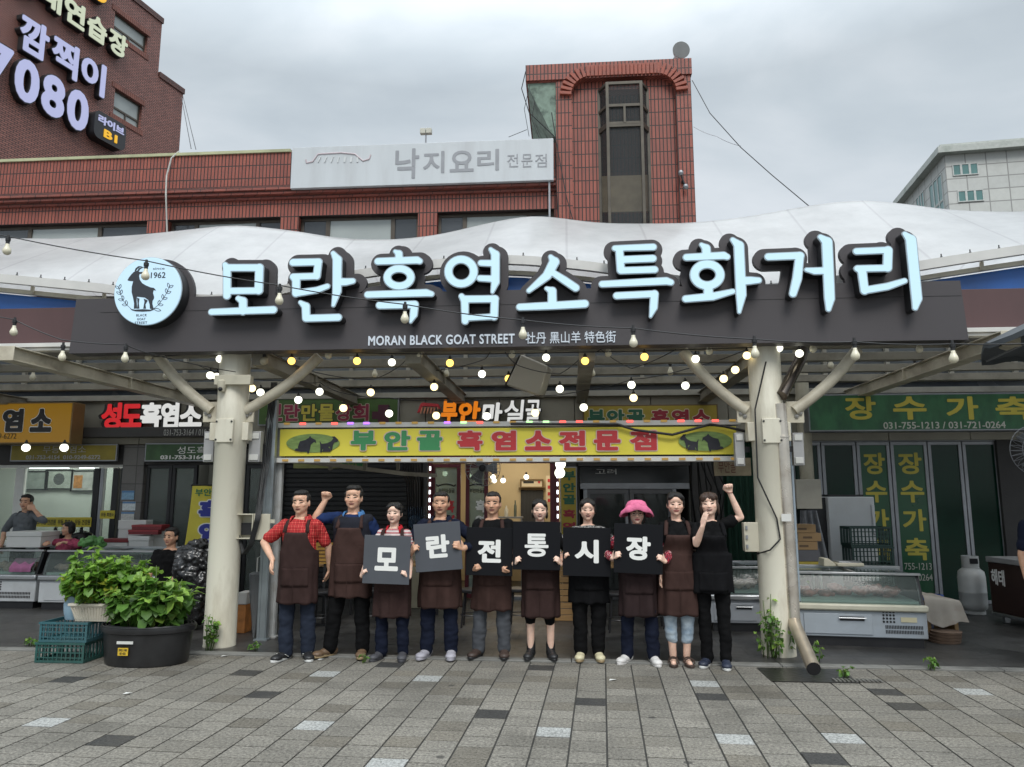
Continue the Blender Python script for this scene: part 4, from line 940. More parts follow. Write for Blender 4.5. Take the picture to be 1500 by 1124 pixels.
# small yellow sign on the wall
t, q = box_sign('shop_sign', 'mustard wall sign with green and dark red Korean letters behind the long banner', (854, 593, 1052, 627), YG-.02, mat('mustard_face', (.36, .27, .03), .5, var=.12), mat('wood_edge', (.14, .09, .035), .6), .1)
def two_tone(t, s1, s2, spans1, spans2, y0, y1, Y, m1, m2, mo, ob=.085, b=.05):
    for s, sp, m in ((s1, spans1, m1), (s2, spans2, m2)):
        for ch, (a, c) in zip(s, sp):
            g = (c-a)*.04
            ptext('lettering', ch, mo, t, a-g, y0-1.2, c+g, y1+1.2, Y-.0005, bold=ob, depth=.003); ptext('lettering', ch, m, t, a, y0, c, y1, Y-.0045, bold=b, depth=.003)
M_DRED = mat('dark_red_lettering', (.28, .02, .035), .5, var=.05); M_DGRN = mat('dark_green_lettering', (.02, .11, .06), .5, var=.05); M_CRMO = mat('cream_outline', (.6, .55, .4), .5, var=0)
two_tone(t, '부안골', '흑염소', ((861, 886), (889, 915), (918, 944)), ((954, 980), (984, 1009), (1014, 1041)), 600, 623, YG-.02, M_DGRN, M_DRED, M_CRMO)
# big green sign on the right
t, q = box_sign('shop_sign', 'wide weathered green sign with yellow brush letters and phone numbers', (1184, 576, 1620, 631), 11.1, mat('weathered_green', (.035, .13, .055), .5, var=.3, vs=3.5, dirt=(.02, .07, .04), damt=.8, ds=3, stretch=(1.5, 1, .8)), None, .3)
for ch, a, b in (('장', 1238, 1283), ('수', 1308, 1357), ('가', 1386, 1433), ('축', 1458, 1512)): ptext('lettering', ch, M_TXY, t, a, 581, b, 615, 11.098, bold=.03, depth=.004)
ptext('lettering', '031-755-1213 / 031-721-0264', mat('grey_lettering', (.5, .5, .44), .5, var=0), t, 1294, 618, 1473, 628, 11.098, bold=.012, depth=.004)

# ================================================================ shop fronts
YD = YB+.05
def frame_rect(m, x0, x1, y0, y1, z0, z1, w):
    m.box(x0, x1, y0, y1, z1-w, z1); m.box(x0, x1, y0, y1, z0, z0+w); m.box(x0, x0+w, y0, y1, z0+w, z1-w); m.box(x1-w, x1, y0, y1, z0+w, z1-w)
def wallpiece(name, label, px0, px1, m, z1=2.44, cat='wall', y0=YD-.06, y1=YD+.3):
    x0, x1 = P(px0, 760, YD).x, P(px1, 760, YD).x
    return tag(MB().box(x0, x1, y0, y1, .012, z1).build(name, m, bev=.005, origin=((x0+x1)/2, YD, 0)), label, cat)
M_GTILE = brick('grey_wall_tile', (.17, .165, .155), (.14, .135, .13), (.08, .08, .075), .3, .3, .008, bump=.3)
M_DWALL = mat('dark_pier', (.035, .033, .032), .7, var=.3, vs=3, bump=.3)
def room(x0, x1, y1, m, mf, par, zc=2.88):
    """inside of a shop: back wall, side walls, lit ceiling"""
    r = MB(); r.box(x0, x1, y1, y1+.05, .02, zc); r.box(x0-.04, x0-.002, YD+.1, y1, .02, zc); r.box(x1+.002, x1+.04, YD+.1, y1, .02, zc)
    r.build('inner_wall', m, par, smooth=0)
def area(loc, sx, sy, e, col, rot=(0, 0, 0)):
    l = bpy.data.lights.new('lamp_light', 'AREA'); l.shape = 'RECTANGLE'; l.size = sx; l.size_y = sy; l.energy = e; l.color = col
    o = bpy.data.objects.new('lamp_light', l); COL.objects.link(o); o.location = loc; o.rotation_euler = rot; return o
# --- butcher shop, lit inside
bx0, bx1 = P(-120, 760, YD).x, P(176, 760, YD).x; zt = P(90, 681, YD).z
bs = thing('butcher_shop', 'brightly lit butcher shop front with dark frames and white tiled interior', 'shopfront', ((bx0+bx1)/2, YD, 0), 'shop fronts of the arcade')
room(bx0, bx1, YD+1.6, mat('white_shop_wall', (.60, .60, .55), .6, var=.05), None, bs)
MB().box(bx0-.04, bx1+.04, YD-.05, YD+.15, zt+.003, 2.44).build('lintel', M_DWALL, bs)
fr = MB()
for p in (20, 100, 145): pass
def vbar(m, px, w, y0=YD, y1=YD+.08, z0=.9, z1=None):
    x = P(px, 740, YD).x; m.box(x-w/2, x+w/2, y0, y1, z0, z1 or zt-.055)
MB().box(bx0, bx1, YD, YD+.09, zt-.05, zt).box(bx0, bx1, YD, YD+.1, .8, .87).build('frame', M_WHT, bs, bev=.004)
for px, w, m in ((25, .16, M_WHT), (138, .1, M_BLK), (146, .06, M_ALU), (166, .1, M_BLK), (-60, .1, M_BLK), (176, .06, M_BLK)):
    q = MB(); vbar(q, px, w); q.build('window_post', m, bs, bev=.004)
for a, b in ((-60, 18), (33, 134), (150, 161)):
    xa, xb = P(a, 740, YD).x, P(b, 740, YD).x; MB().box(xa, xb, YD+.03, YD+.038, .88, zt-.056).build('pane', M_GLASS, bs, smooth=0)
MB().box(bx0, bx1, YD-.02, YD+.12, .02, .8).build('low_wall', brick('white_wall_tile', (.55, .55, .52), (.5, .5, .47), (.3, .3, .28), .12, .12, .006, bump=.2), bs, smooth=0)
ls = MB(); xa, xb, za, zb_ = RX(46, 758, 134, 772, YD-.004)
lsg = MB().box(xa, xb, YD-.012, YD-.004, za, zb_).build('window_strip', mat('strip_yellow', (.55, .45, .04), .5, var=0), bs)
ptext('lettering', '염소 무등 건강원  무등 흑염소  무등 건강원', M_TXK, lsg, 50, 761, 132, 769, YD-.0125, bold=.02, depth=.003)
xa, xb, za, zb_ = RX(147, 748, 168, 760, YD-.02)
l2 = MB().box(xa, xb, YD-.03, YD-.02, za, zb_).build('window_strip', mat('strip_yellow', (.55, .45, .04)), bs); ptext('lettering', '무등 흑염소', M_TXK, l2, 148, 751, 167, 757, YD-.0305, bold=.02, depth=.003)
M_TUBE = emit('tube_white', (.9, 1, .95), 5)
for a, b in ((44, 101), (117, 144)):
    xa, xb = P(a, 684, YD+.3).x, P(b, 684, YD+.3).x; z = P(70, 685, YD+.3).z
    tl = thing('tube_lamp', 'glowing fluorescent tube along the butcher window top, %s one' % ('longer' if a < 60 else 'shorter'), 'lamp', ((xa+xb)/2, YD+.3, z), 'butcher shop tubes')
    MB().tube([(xa, YD+.3, z), (xb, YD+.3, z)], .02, 10).build('tube', M_TUBE, tl); MB().box(xa-.02, xb+.02, YD+.27, YD+.33, z+.021, z+.06).build('fitting', M_WHT, tl)
area((P(80, 700, YD+.6).x, YD+.7, 2.6), 2.2, .8, 34, (.93, 1, .96))
for i, (a, b, c, d, m) in enumerate(((35, 690, 70, 718, (.33, .35, .32)), (66, 688, 106, 717, (.42, .43, .38)), (104, 689, 138, 720, (.45, .43, .40)))):
    xa, xb, za, zb_ = RX(a, b, c, d, YD+1.55)
    ps = thing('poster', 'framed notice on the butcher shop wall, ' + ('grey one behind the left post', 'middle one with a dark round stamp', 'one with an orange picture')[i], 'poster', ((xa+xb)/2, YD+1.55, za), 'posters inside the butcher shop')
    f = MB(); frame_rect(f, xa, xb, YD+1.54, YD+1.58, za, zb_, .02); f.build('frame', M_BLK, ps); MB().box(xa+.02, xb-.02, YD+1.56, YD+1.58, za+.02, zb_-.02).build('sheet', mat('poster%d' % i, m, .6, var=.3, vs=7), ps, smooth=0)
    if i == 1: MB().lathe([(0, 0), (.11, 0), (.11, .004), (0, .004)], ((xa+xb)/2, YD+1.555, zb_-.18), 24, axis=(0, 1, 0)).build('stamp', mat('stamp_dark', (.1, .1, .1), .6), ps)
    if i == 2: MB().box(xa+.05, xa+.22, YD+1.556, YD+1.559, za+.06, za+.3).build('picture', mat('food_orange', (.5, .2, .05), .6, var=.5, vs=20), ps)
# --- second shop
wallpiece('tiled_pier', 'narrow grey tiled pier with blue notices between two lit shops', 177, 208, M_GTILE, 2.44, 'wall')
for i, (a, b, c, d, col) in enumerate(((178, 719, 196, 732, (.2, .35, .5)), (179, 735, 198, 748, (.55, .6, .62)), (177, 750, 196, 763, (.5, .5, .48)))):
    xa, xb, za, zb_ = RX(a, b, c, d, YD-.07); nt_ = thing('notice', ('pale blue notice, top of three on the tiled pier', 'white notice with blue edge, middle of three on the tiled pier', 'cream notice, lowest of three on the tiled pier')[i], 'notice', ((xa+xb)/2, YD-.062, za), 'notices on the tiled pier')
    MB().box(xa, xb, YD-.066, YD-.061, za, zb_).build('sheet', mat('notice%d' % i, col, .5, var=.25, vs=30), nt_); MB().box(xa, xb, YD-.0675, YD-.0662, zb_-.03, zb_-.004).build('heading', mat('notice_blue', (.08, .2, .4), .5), nt_)
s2 = thing('shopfront', 'shop front of dark framed glass doors behind the left pillar', 'shopfront', (P(260, 740, YD).x, YD, 0), 'shop fronts of the arcade')
xa, xb = P(209, 740, YD).x, P(392, 740, YD).x; z1 = P(260, 681, YD).z
room(xa, xb, YD+2.2, mat('dim_shop_wall', (.16, .16, .145), .7), None, s2)
MB().box(xa, xb, YD-.03, YD+.12, z1, 2.44).build('lintel', M_DWALL, s2)
for a, b in ((211, 249), (249, 286), (326, 358), (358, 390)):
    u, v = P(a, 740, YD).x+.004, P(b, 740, YD).x-.004; f = MB(); frame_rect(f, u, v, YD, YD+.06, .02, z1-.005, .055); d = f.build('door', M_BLK, s2, bev=.004)
    MB().box(u+.055, v-.055, YD+.025, YD+.031, .075, z1-.06).build('pane', glass('door_glass', (.7, .78, .74), .5, .04), d, smooth=0)
area((P(260, 700, YD+.6).x, YD+1.2, 2.6), 1.2, .8, 7, (.95, 1, .96))
# hanging vertical banner, yellow with blue letters
xa, xb, za, zb_ = RX(279, 712, 322, 800, 10.6)
vb = thing('vertical_banner', 'hanging yellow banner with big blue Korean letters partly behind the left pillar', 'banner', ((xa+xb)/2, 10.6, za))
rws = [[(xa+(xb-xa)*u-.03*(1-v)*2, 10.6+.02*math.sin(u*6+v*3), za+(zb_-za)*v) for u in np.linspace(0, 1, 9)] for v in np.linspace(0, 1, 9)]
MB().grid(rws).build('cloth', mat('banner_yellow', (.66, .56, .06), .6, var=.06), vb, smooth=180)
MB().tube([(xa-.02, 10.6, zb_+.01), (xb+.02, 10.6, zb_+.01)], .012, 8).build('rod', M_BLK, vb)
ptext('lettering', '부안골', M_GRN, vb, 286, 716, 322, 727, 10.575, bold=.02, depth=.004); M_BLUET = mat('blue_lettering', (.02, .03, .28), .5, var=0)
for ch, y0, y1 in (('흑', 733, 762), ('염', 766, 797)): ptext('lettering', ch, M_TXW, vb, 289, y0-1.5, 326, y1+1.5, 10.577, bold=.11, depth=.004); ptext('lettering', ch, M_BLUET, vb, 291, y0, 324, y1, 10.57, bold=.06, depth=.005)
# --- black roller shutter
sx0, sx1 = P(405, 740, YD).x, P(618, 740, YD).x
sh = thing('roller_shutter', 'closed black roller shutter behind the three people at the left of the row', 'shutter', ((sx0+sx1)/2, YD, 0), 'shop fronts of the arcade')
sm = MB(); zz = .03; rows_ = []
pr = []
while zz < 2.4: pr += [(zz, 0), (zz+.05, 0), (zz+.062, .014), (zz+.068, .014)]; zz += .075
sm.grid([[(sx0+.12, YD+y_, z_), (sx1-.12, YD+y_, z_)] for z_, y_ in pr]); sm.build('curtain', mat('shutter_black', (.016, .016, .017), .5, .3, var=.25), sh, smooth=0)
MB().box(sx0, sx0+.118, YD-.06, YD+.12, .02, 2.44).build('guide', M_DWALL, sh); MB().box(sx1-.118, sx1, YD-.06, YD+.12, .02, 2.44).build('guide', M_DWALL, sh)
# --- restaurant with open red framed doors
rx0_, rx1_ = P(628, 760, YD).x, P(822, 760, YD).x; z1 = P(720, 679, YD).z
rs = thing('restaurant_front', 'warm lit restaurant front with dark red frames and a border of white lights', 'shopfront', ((rx0_+rx1_)/2, YD, 0), 'shop fronts of the arcade')
M_MRN = mat('maroon_door_frame', (.10, .012, .02), .35, var=.1)
M_WARM = mat('warm_plaster', (.48, .39, .24), .7, var=.1, vs=2)
room(rx0_, rx1_, YD+2.4, M_WARM, None, rs)
MB().box(rx0_-.06, rx1_+.06, YD-.02, YD+.14, z1+.003, 2.44).build('lintel', M_MRN, rs, bev=.004)
for a, b, o in ((631, 674, 0), (681, 714, .05)):
    u, v = P(a, 760, YD).x, P(b, 760, YD).x; f = MB(); frame_rect(f, u, v, YD+o, YD+o+.06, .02, z1-.004, .06); d = f.build('door', M_MRN, rs, bev=.004)
    MB().box(u+.06, v-.06, YD+o+.025, YD+o+.031, .08, z1-.065).build('pane', glass('frosted_door', (.62, .72, .66), .5, .2, .6), d, smooth=0)
    m_ = MB(); cx = (u+v)/2; zz = P(650, 712, YD).z
    pts = [(cx-.16+.32*t, YD+o+.02, zz+.03-.05*abs(2*t-1)**2+.04*(abs(2*t-1) > .9)) for t in np.linspace(0, 1, 11)]
    m_.tube(pts, .012, 6); m_.build('roof_mark', M_BLK, d); wtext('lettering', '부안마실골', M_TXK, d, cx-.12, cx+.14, zz-.11, zz-.04, YD+o+.022, bold=.02)
    for i, ch in enumerate('흑염소'): wtext('lettering', ch, M_RED if o == 0 else M_TXW, d, cx-.02, cx+.14, zz-.42-i*.24, zz-.22-i*.24, YD+o+.022, bold=.04)
    MB().tube([(v-.1, YD+o-.03, .85), (v-.1, YD+o-.03, 1.25)], .012, 8).build('handle', M_ALU, d)
MB().box(P(806, 760, YD).x, P(815, 760, YD).x, YD, YD+.08, .02, z1).build('frame', M_MRN, rs, bev=.004)
MB().box(P(716, 760, YD).x, P(806, 760, YD).x, YD-.06, YD+.14, .013, .06).build('threshold', M_ALU, rs)
led = emit('led_white', (.85, .95, 1), 3.0)
n = 0
le = MB(); xl_, xr_ = P(629, 760, YD-.05).x, P(817, 760, YD-.05).x
x = xl_
while x < xr_: le.box(x, x+.055, YD-.07, YD-.055, z1+.03, z1+.05); x += .125
z = z1-.05
while z > .4: le.box(xl_-.01, xl_+.012, YD-.07, YD-.055, z-.06, z); le.box(xr_-.01, xr_+.012, YD-.07, YD-.055, z-.06, z); z -= .125
MB().box(xl_-.02, xl_+.022, YD-.054, YD-.021, .3, z1+.06).box(xr_-.02, xr_+.022, YD-.054, YD-.021, .3, z1+.06).build('light_rail', M_MRN, rs)
tag(le.build('border_light', led, rs), kind='stuff')
area((P(760, 700, YD+1).x, YD+1.2, 2.55), 1.4, 1.6, 24, (1, .88, .68))
# inside: menu boards, kitchen opening, shelves, bulbs
xa, xb, za, zb_ = RX(762, 702, 796, 715, YD+2.3)
mb = thing('menu_board', 'cream menu board with dark prices over the kitchen hatch', 'sign', ((xa+xb)/2, YD+2.3, za)); f = MB(); frame_rect(f, xa, xb, YD+2.28, YD+2.36, za, zb_, .025); f.build('frame', mat('wood_edge', (.14, .09, .035)), mb)
MB().box(xa+.025, xb-.025, YD+2.3, YD+2.34, za+.025, zb_-.025).build('sheet', mat('menu_cream', (.6, .52, .38), .6), mb); MB().box(xa+.06, xa+.26, YD+2.297, YD+2.299, za+.13, zb_-.08).build('text_row', M_TXK, mb); MB().box(xa+.34, xb-.06, YD+2.297, YD+2.299, za+.13, zb_-.08).build('text_row', M_RED, mb)
xa, xb, za, zb_ = RX(800, 697, 808, 735, YD+1.9)
mb = thing('menu_board', 'narrow tall menu with red print beside the red door frame', 'sign', ((xa+xb)/2, YD+1.9, za)); MB().box(xa, xb, YD+1.88, YD+1.92, za, zb_).build('sheet', mat('menu_cream', (.6, .52, .38)), mb)
for i in range(4): MB().box(xa+.03, xb-.03, YD+1.877, YD+1.879, zb_-.12-i*.12, zb_-.06-i*.12).build('text_row', M_RED, mb)
xa, xb, za, zb_ = RX(763, 718, 796, 800, YD+2.38)
MB().box(xa, xb, YD+2.36, YD+2.399, .5, zb_).build('kitchen_hatch', mat('dark_interior', (.03, .032, .035)), rs); MB().box(xa-.04, xb+.04, YD+2.33, YD+2.358, zb_, zb_+.05).build('hatch_frame', mat('wood_edge', (.14, .09, .035)), rs)
sf = thing('steel_shelf', 'cluttered steel kitchen rack inside the restaurant', 'shelf', (P(742, 800, YD+1.8).x, YD+1.8, 0)); xx = P(742, 800, YD+1.8).x
for z in (.5, .9, 1.2): MB().box(xx-.3, xx+.3, YD+1.65, YD+1.95, z, z+.03).build('shelf_board', M_ALU, sf)
for a in (-.29, .27):
    for b in (1.66, 1.92): MB().box(xx+a, xx+a+.02, YD+b, YD+b+.02, .02, 1.2).build('post', M_ALU, sf)
random.seed(9)
for i in range(7):
    h = random.uniform(.14, .3); r = random.uniform(.03, .06); c = random.choice([(.5, .5, .45), (.1, .12, .1), (.3, .2, .1), (.45, .1, .08), (.12, .2, .14)])
    x_ = xx-.25+i*.082; zq = 1.23 if i % 2 else .93
    tag(MB().lathe([(r*.6, 0), (r*.62, .01), (r*.6, h*.65), (r*.3, h*.8), (r*.3, h), (0, h)], (x_, YD+1.78, zq), 12).build('bottle', mat('bottle%d' % i, c, .25), origin=(x_, YD+1.78, zq)), 'bottle on the steel rack inside the restaurant', 'bottle', 'bottles on the kitchen rack')
# vertical yellow sign to the right of the restaurant
xa, xb, za, zb_ = RX(821, 684, 846, 880, YD-.2); za = .5
t = thing('shop_sign', 'tall narrow mustard sign with stacked green and dark red letters', 'sign', ((xa+xb)/2, YD-.2, za), 'shop signs under the canopy'); MB().box(xa, xb, YD-.196, YD-.05, za, zb_).build('sign_box', M_ALU, t, bev=.004); MB().box(xa+.015, xb-.015, YD-.2, YD-.197, za+.02, zb_-.015).build('face', mat('mustard_face', (.36, .27, .03)), t)
MB().box(xa+.05, xb-.05, YD-.15, YD-.1, .012, za-.002).build('foot', M_BLK, t)
for i, ch in enumerate('부안골흑염소'): ptext('lettering', ch, M_DGRN if i < 3 else M_DRED, t, 824.5, 690+i*(17.5 if i < 3 else 18.5)+(1 if i > 2 else 0), 843, 704+i*(17.5 if i < 3 else 18.5), YD-.2005, bold=.045, depth=.003)
# --- dark double doors
dx0, dx1 = P(850, 760, YD).x, P(1012, 760, YD).x
dd = thing('dark_shopfront', 'unlit shop with aluminium double doors and dark glass', 'shopfront', ((dx0+dx1)/2, YD, 0), 'shop fronts of the arcade')
z1 = P(930, 708, YD).z; zt_ = P(930, 683, YD).z
room(dx0, dx1, YD+2.4, mat('dim_shop_wall', (.16, .16, .145)), None, dd)
MB().box(dx0, dx1, YD, YD+.1, z1-.09, z1).build('transom', M_ALU, dd, bev=.004); MB().box(dx0, dx1, YD+.02, YD+.06, z1+.003, zt_).build('fanlight', mat('dark_fanlight', (.02, .022, .024), .15), dd, smooth=0); MB().box(dx0-.05, dx1+.05, YD-.06, YD+.14, zt_+.003, 2.44).build('lintel', M_DWALL, dd)
ptext('lettering', '고려', mat('dim_lettering', (.4, .4, .38)), dd, 872, 687, 903, 695, YD+.019, bold=.0)
for a, b in ((859, 922), (923, 986)):
    u, v = P(a, 760, YD).x, P(b, 760, YD).x; f = MB(); frame_rect(f, u, v, YD+.01, YD+.07, .02, z1-.095, .07); d = f.build('door', mat('dark_alu', (.12, .12, .125), .4, .5), dd, bev=.004)
    MB().box(u+.07, v-.07, YD+.035, YD+.041, .09, z1-.165).build('pane', M_DGLASS, d, smooth=0); MB().box(v-.06 if a < 900 else u+.02, v-.02 if a < 900 else u+.06, YD-.02, YD+.005, 1.0, 1.3).build('handle', M_ALU, d)
for p in (858, 989): x = P(p, 760, YD).x; MB().box(x-.03, x+.03, YD-.01, YD+.08, .02, z1-.095).build('jamb', M_ALU, dd)
wallpiece('dark_pier', 'dark pier left of the restaurant doors', 619, 626, M_DWALL)  # same even dark material as the other piers
wallpiece('dark_pier', 'dark pier hung with black cables between the double doors and right pillar', 1014, 1060, M_DWALL)
wallpiece('dark_pier', 'narrow dark pier behind the tall mustard sign', 824, 848, M_DWALL)
wallpiece('dark_pier', 'dark pier behind the steel post left of the roller shutter', 393, 403, M_DWALL)
# curtain behind the right pillar
xa, xb = P(1062, 760, YD).x, P(1172, 760, YD).x
cu = MB().grid([[(xa+(xb-xa)*u, YD+.1+.03*math.sin(u*70), z) for u in np.linspace(0, 1, 90)] for z in (.02, 2.44)]).build('curtain', mat('dark_green_curtain', (.012, .05, .03), .8, var=.2), smooth=180, origin=((xa+xb)/2, YD+.1, .02)); tag(cu, 'dark green strip curtain behind the right pillar', 'curtain')
# --- green folding doors on the right
gx = [1178, 1209, 1258, 1308, 1357, 1408, 1480]
fd = thing('folding_doors', 'dark green folding glass doors in grey frames with yellow brush letters', 'shopfront', (P(1320, 760, YD).x, YD, 0), 'shop fronts of the arcade')
z1 = P(1320, 647, YD).z
gtop = [1205, 1213, 1258, 1300, 1350, 1402, 1462]
MB().box(P(1170, 760, YD).x, P(1490, 760, YD).x, YD-.02, YD+.1, z1, z1+.07).build('head_rail', M_ALU, fd, bev=.004); MB().box(P(1170, 760, YD).x, P(1490, 760, YD).x, YD+.02, YD+.1, z1+.073, 2.6).build('lintel', M_DWALL, fd)
M_GRG = mat('green_film_glass', (.004, .028, .017), .12, var=.35, vs=1.2, spec=.22); M_GRP = mat('green_film', (.012, .085, .035), .3, var=.15, vs=3)
xs_ = [P(p, 700, YD).x for p in (1160, 1205, 1257, 1307, 1362, 1413, 1466)]
for i in range(6):
    u, v = xs_[i]+.006, xs_[i+1]-.006; f = MB(); frame_rect(f, u, v, YD, YD+.05, .02, z1-.004, .05); d = f.build('door', M_ALU, fd, bev=.004)
    MB().box(u+.05, v-.05, YD+.02, YD+.03, .07, z1-.055).build('pane', M_GRP if i in (2, 3) else M_GRG, d, smooth=0)
    if i in (2, 3):
        w = v-u
        for j, ch in enumerate('장수가축'): wtext('lettering', ch, M_TXY, d, u+w*.2, v-w*.16, z1-.5-j*.43, z1-.17-j*.43, YD+.019, bold=.028)
        wtext('lettering', '755-1213', mat('grey_lettering', (.5, .5, .44)), d, u+w*.15, v-w*.12, z1-1.93, z1-1.83, YD+.019, bold=.01); wtext('lettering', '721-0264', mat('grey_lettering', (.5, .5, .44)), d, u+w*.15, v-w*.12, z1-2.09, z1-1.99, YD+.019, bold=.01)
wallpiece('dark_pier', 'dark pier right of the green folding doors', 1467, 1560, M_DWALL, 2.6)
xa = P(1176, 620, YB-.3).x
tag(MB().lathe([(.1, .012), (.1, 3.9)], (xa, YB-.35, 0), 24).build('wall_column', mat('beige_pipe', (.42, .39, .3), .5, dirt=(.2, .16, .1)), origin=(xa, YB-.35, 0)), 'slim beige column against the wall beside the green sign', 'column')
# ================================================================ hanging bulbs and their cables
M_SOCK = mat('black_socket', (.015, .015, .016), .45, var=.1)
M_WH_L = emit('bulb_white_lit', (.95, .95, .78), 2.0); M_YE_L = emit('bulb_warm_lit', (1, .58, .12), 2.0); M_PALE_L = emit('bulb_pale_lit', (1, .78, .38), 2.0)
M_OPAL = mat('opal_bulb', (.66, .62, .48), .25, var=.05); M_CLEAR = mat('dull_globe', (.42, .38, .28), .25, var=.05)
CAB = mat('black_cable', (.012, .012, .013), .5, var=0)
def proto(name, m, pear, r):
    t = thing(name, '', 'light bulb')
    if pear:
        MB().lathe([(0, -.004), (r*.45, -.002), (r*.46, r*.7), (r*.6, r*.75), (r*.6, r*1.5), (r*.35, r*1.6), (r*.3, r*2.3), (0, r*2.35)], (0, 0, r*1.9), 14).build('socket', M_SOCK, t)
        MB().lathe([(0, -r), (r*.5, -r*.87), (r*.87, -r*.5), (r, 0), (r*.88, r*.5), (r*.62, r*1.05), (r*.45, r*1.5), (r*.44, r*1.95)], (0, 0, 0), 16).build('glass_bulb', m, t, smooth=180)
    else:
        MB().lathe([(r*.42, r*.85), (r*.44, r*1.5), (r*.25, r*1.6), (r*.2, r*2.0), (0, r*2.02)], (0, 0, 0), 12).build('socket', M_SOCK, t); MB().sph((0, 0, 0), r, 18, 12).build('glass_bulb', m, t, smooth=180)
    return t
_proto = {}
def bulb(kind, pos, label, group, r):
    k = (kind, r)
    if k not in _proto:
        m, pear = {'white': (M_WH_L, 0), 'warm': (M_YE_L, 0), 'pale': (M_PALE_L, 0), 'opal': (M_OPAL, 1), 'clear': (M_CLEAR, 0)}[kind]
        o = _proto[k] = proto('light_bulb', m, pear, r)
    else: o = copy_tree(_proto[k])
    o.location = pos; o['label'] = label; o['group'] = group; o['category'] = 'light bulb'
    return o
ORD = ['first', 'second', 'third', 'fourth', 'fifth', 'sixth', 'seventh', 'eighth', 'ninth', 'tenth', 'eleventh', 'twelfth', 'thirteenth', 'fourteenth', 'fifteenth']
def cable(name, pts, label, group=None, r=.006, sag=0., m=None):
    out = []
    for a, b in zip(pts, pts[1:]):
        a = Vector(a); b = Vector(b)
        for i in range(8): t = i/8; out.append(a.lerp(b, t)-Vector((0, 0, sag*4*t*(1-t))))
    out.append(Vector(pts[-1])); c = sum(out, Vector())/len(out)
    return tag(MB().tube(out, r, 6).build(name, m or CAB, smooth=60, origin=tuple(out[0])), label, 'cable', group)
def px_bulb(kind, px, py, Y, label, group, rpx):
    d = P(px, py, Y); r = round(rpx/CAM_F*(Y*math.cos(YAW)), 3)
    return bulb(kind, d, label, group, r)
# front string across the sign
YU = 5.7
fs_ = [(10, 368), (213, 405), (409, 441), (593, 468), (766, 491), (928, 503), (1106, 519), (1253, 522), (1397, 526)]
onw = ['in front of the white canopy at the far end', 'in front of the round goat emblem', 'between the first two big letters', 'below the third big letter', 'beside the small Chinese characters', 'under the small lettering to its right', 'just under the sign near the right pillar', 'at the right strut of the right pillar', 'last before the dark parasol']
for (x, y), w in zip(fs_, onw): px_bulb('opal', x, y, YU, 'unlit opal bulb, '+w, 'bulbs on the front string', 6.4)
cable('string_cable', [P(-80, 327, YU), P(10, 346, YU), P(213, 382, YU), P(409, 418, YU), P(593, 446, YU), P(766, 469, YU), P(928, 481, YU), P(1106, 497, YU), P(1253, 501, YU), P(1397, 504, YU), P(1560, 500, YU)], 'black cable of the string of unlit bulbs crossing in front of the sign', 'string light cables', .005, .012)
YV = 6.2
for (x, y), w in zip([(20, 487), (91, 524), (183, 526)], ['by the maroon fascia', 'beside the protruding cream beam', 'under the left end of the sign']): px_bulb('opal', x, y, YV, 'unlit opal bulb on the lower left string, '+w, 'bulbs on the lower left string', 5.8)
cable('string_cable', [P(-60, 450, YV), P(20, 468, YV), P(91, 498, YV), P(183, 505, YV), P(235, 522, YV+.6), P(345, 545, 7.8)], 'black cable of the short lower left string of unlit bulbs', 'string light cables', .005, .01)
# unlit row just behind the sign
rw = [217, 347, 481, 614, 750, 891, 1039, 1191, 1347]; ry = [524, 521, 521, 521, 520, 518, 515, 512, 512]
for i, (x, y) in enumerate(zip(rw, ry)): px_bulb('opal', x, y, 7.98, 'unlit small bulb behind the sign\'s lower edge, %s from the left' % ORD[i], 'unlit bulbs behind the sign', 5.2)
px_bulb('clear', 387, 529, 7.95, 'unlit round globe bulb hanging by the left pillar\'s right strut', 'unlit bulbs behind the sign', 6.5)
dk = [(48, 553), (145, 552), (243, 551), (549, 549), (654, 548), (868, 548), (982, 546), (1217, 536), (1341, 541)]
for i, (x, y) in enumerate(dk): px_bulb('opal', x, y, 9.5, 'dark dusty bulb deep under the canopy, %s from the left in its row' % ORD[i], 'dark bulbs deep under the canopy', 4.6)
cable('string_cable', [P(x, 536-max(0, x-700)*.014, 9.5) for x in (-60, 48, 145, 243, 395, 549, 654, 760, 868, 982, 1100, 1217, 1341, 1460)], 'black cable of the row of dark bulbs deep under the canopy', 'string light cables', .005, .02)
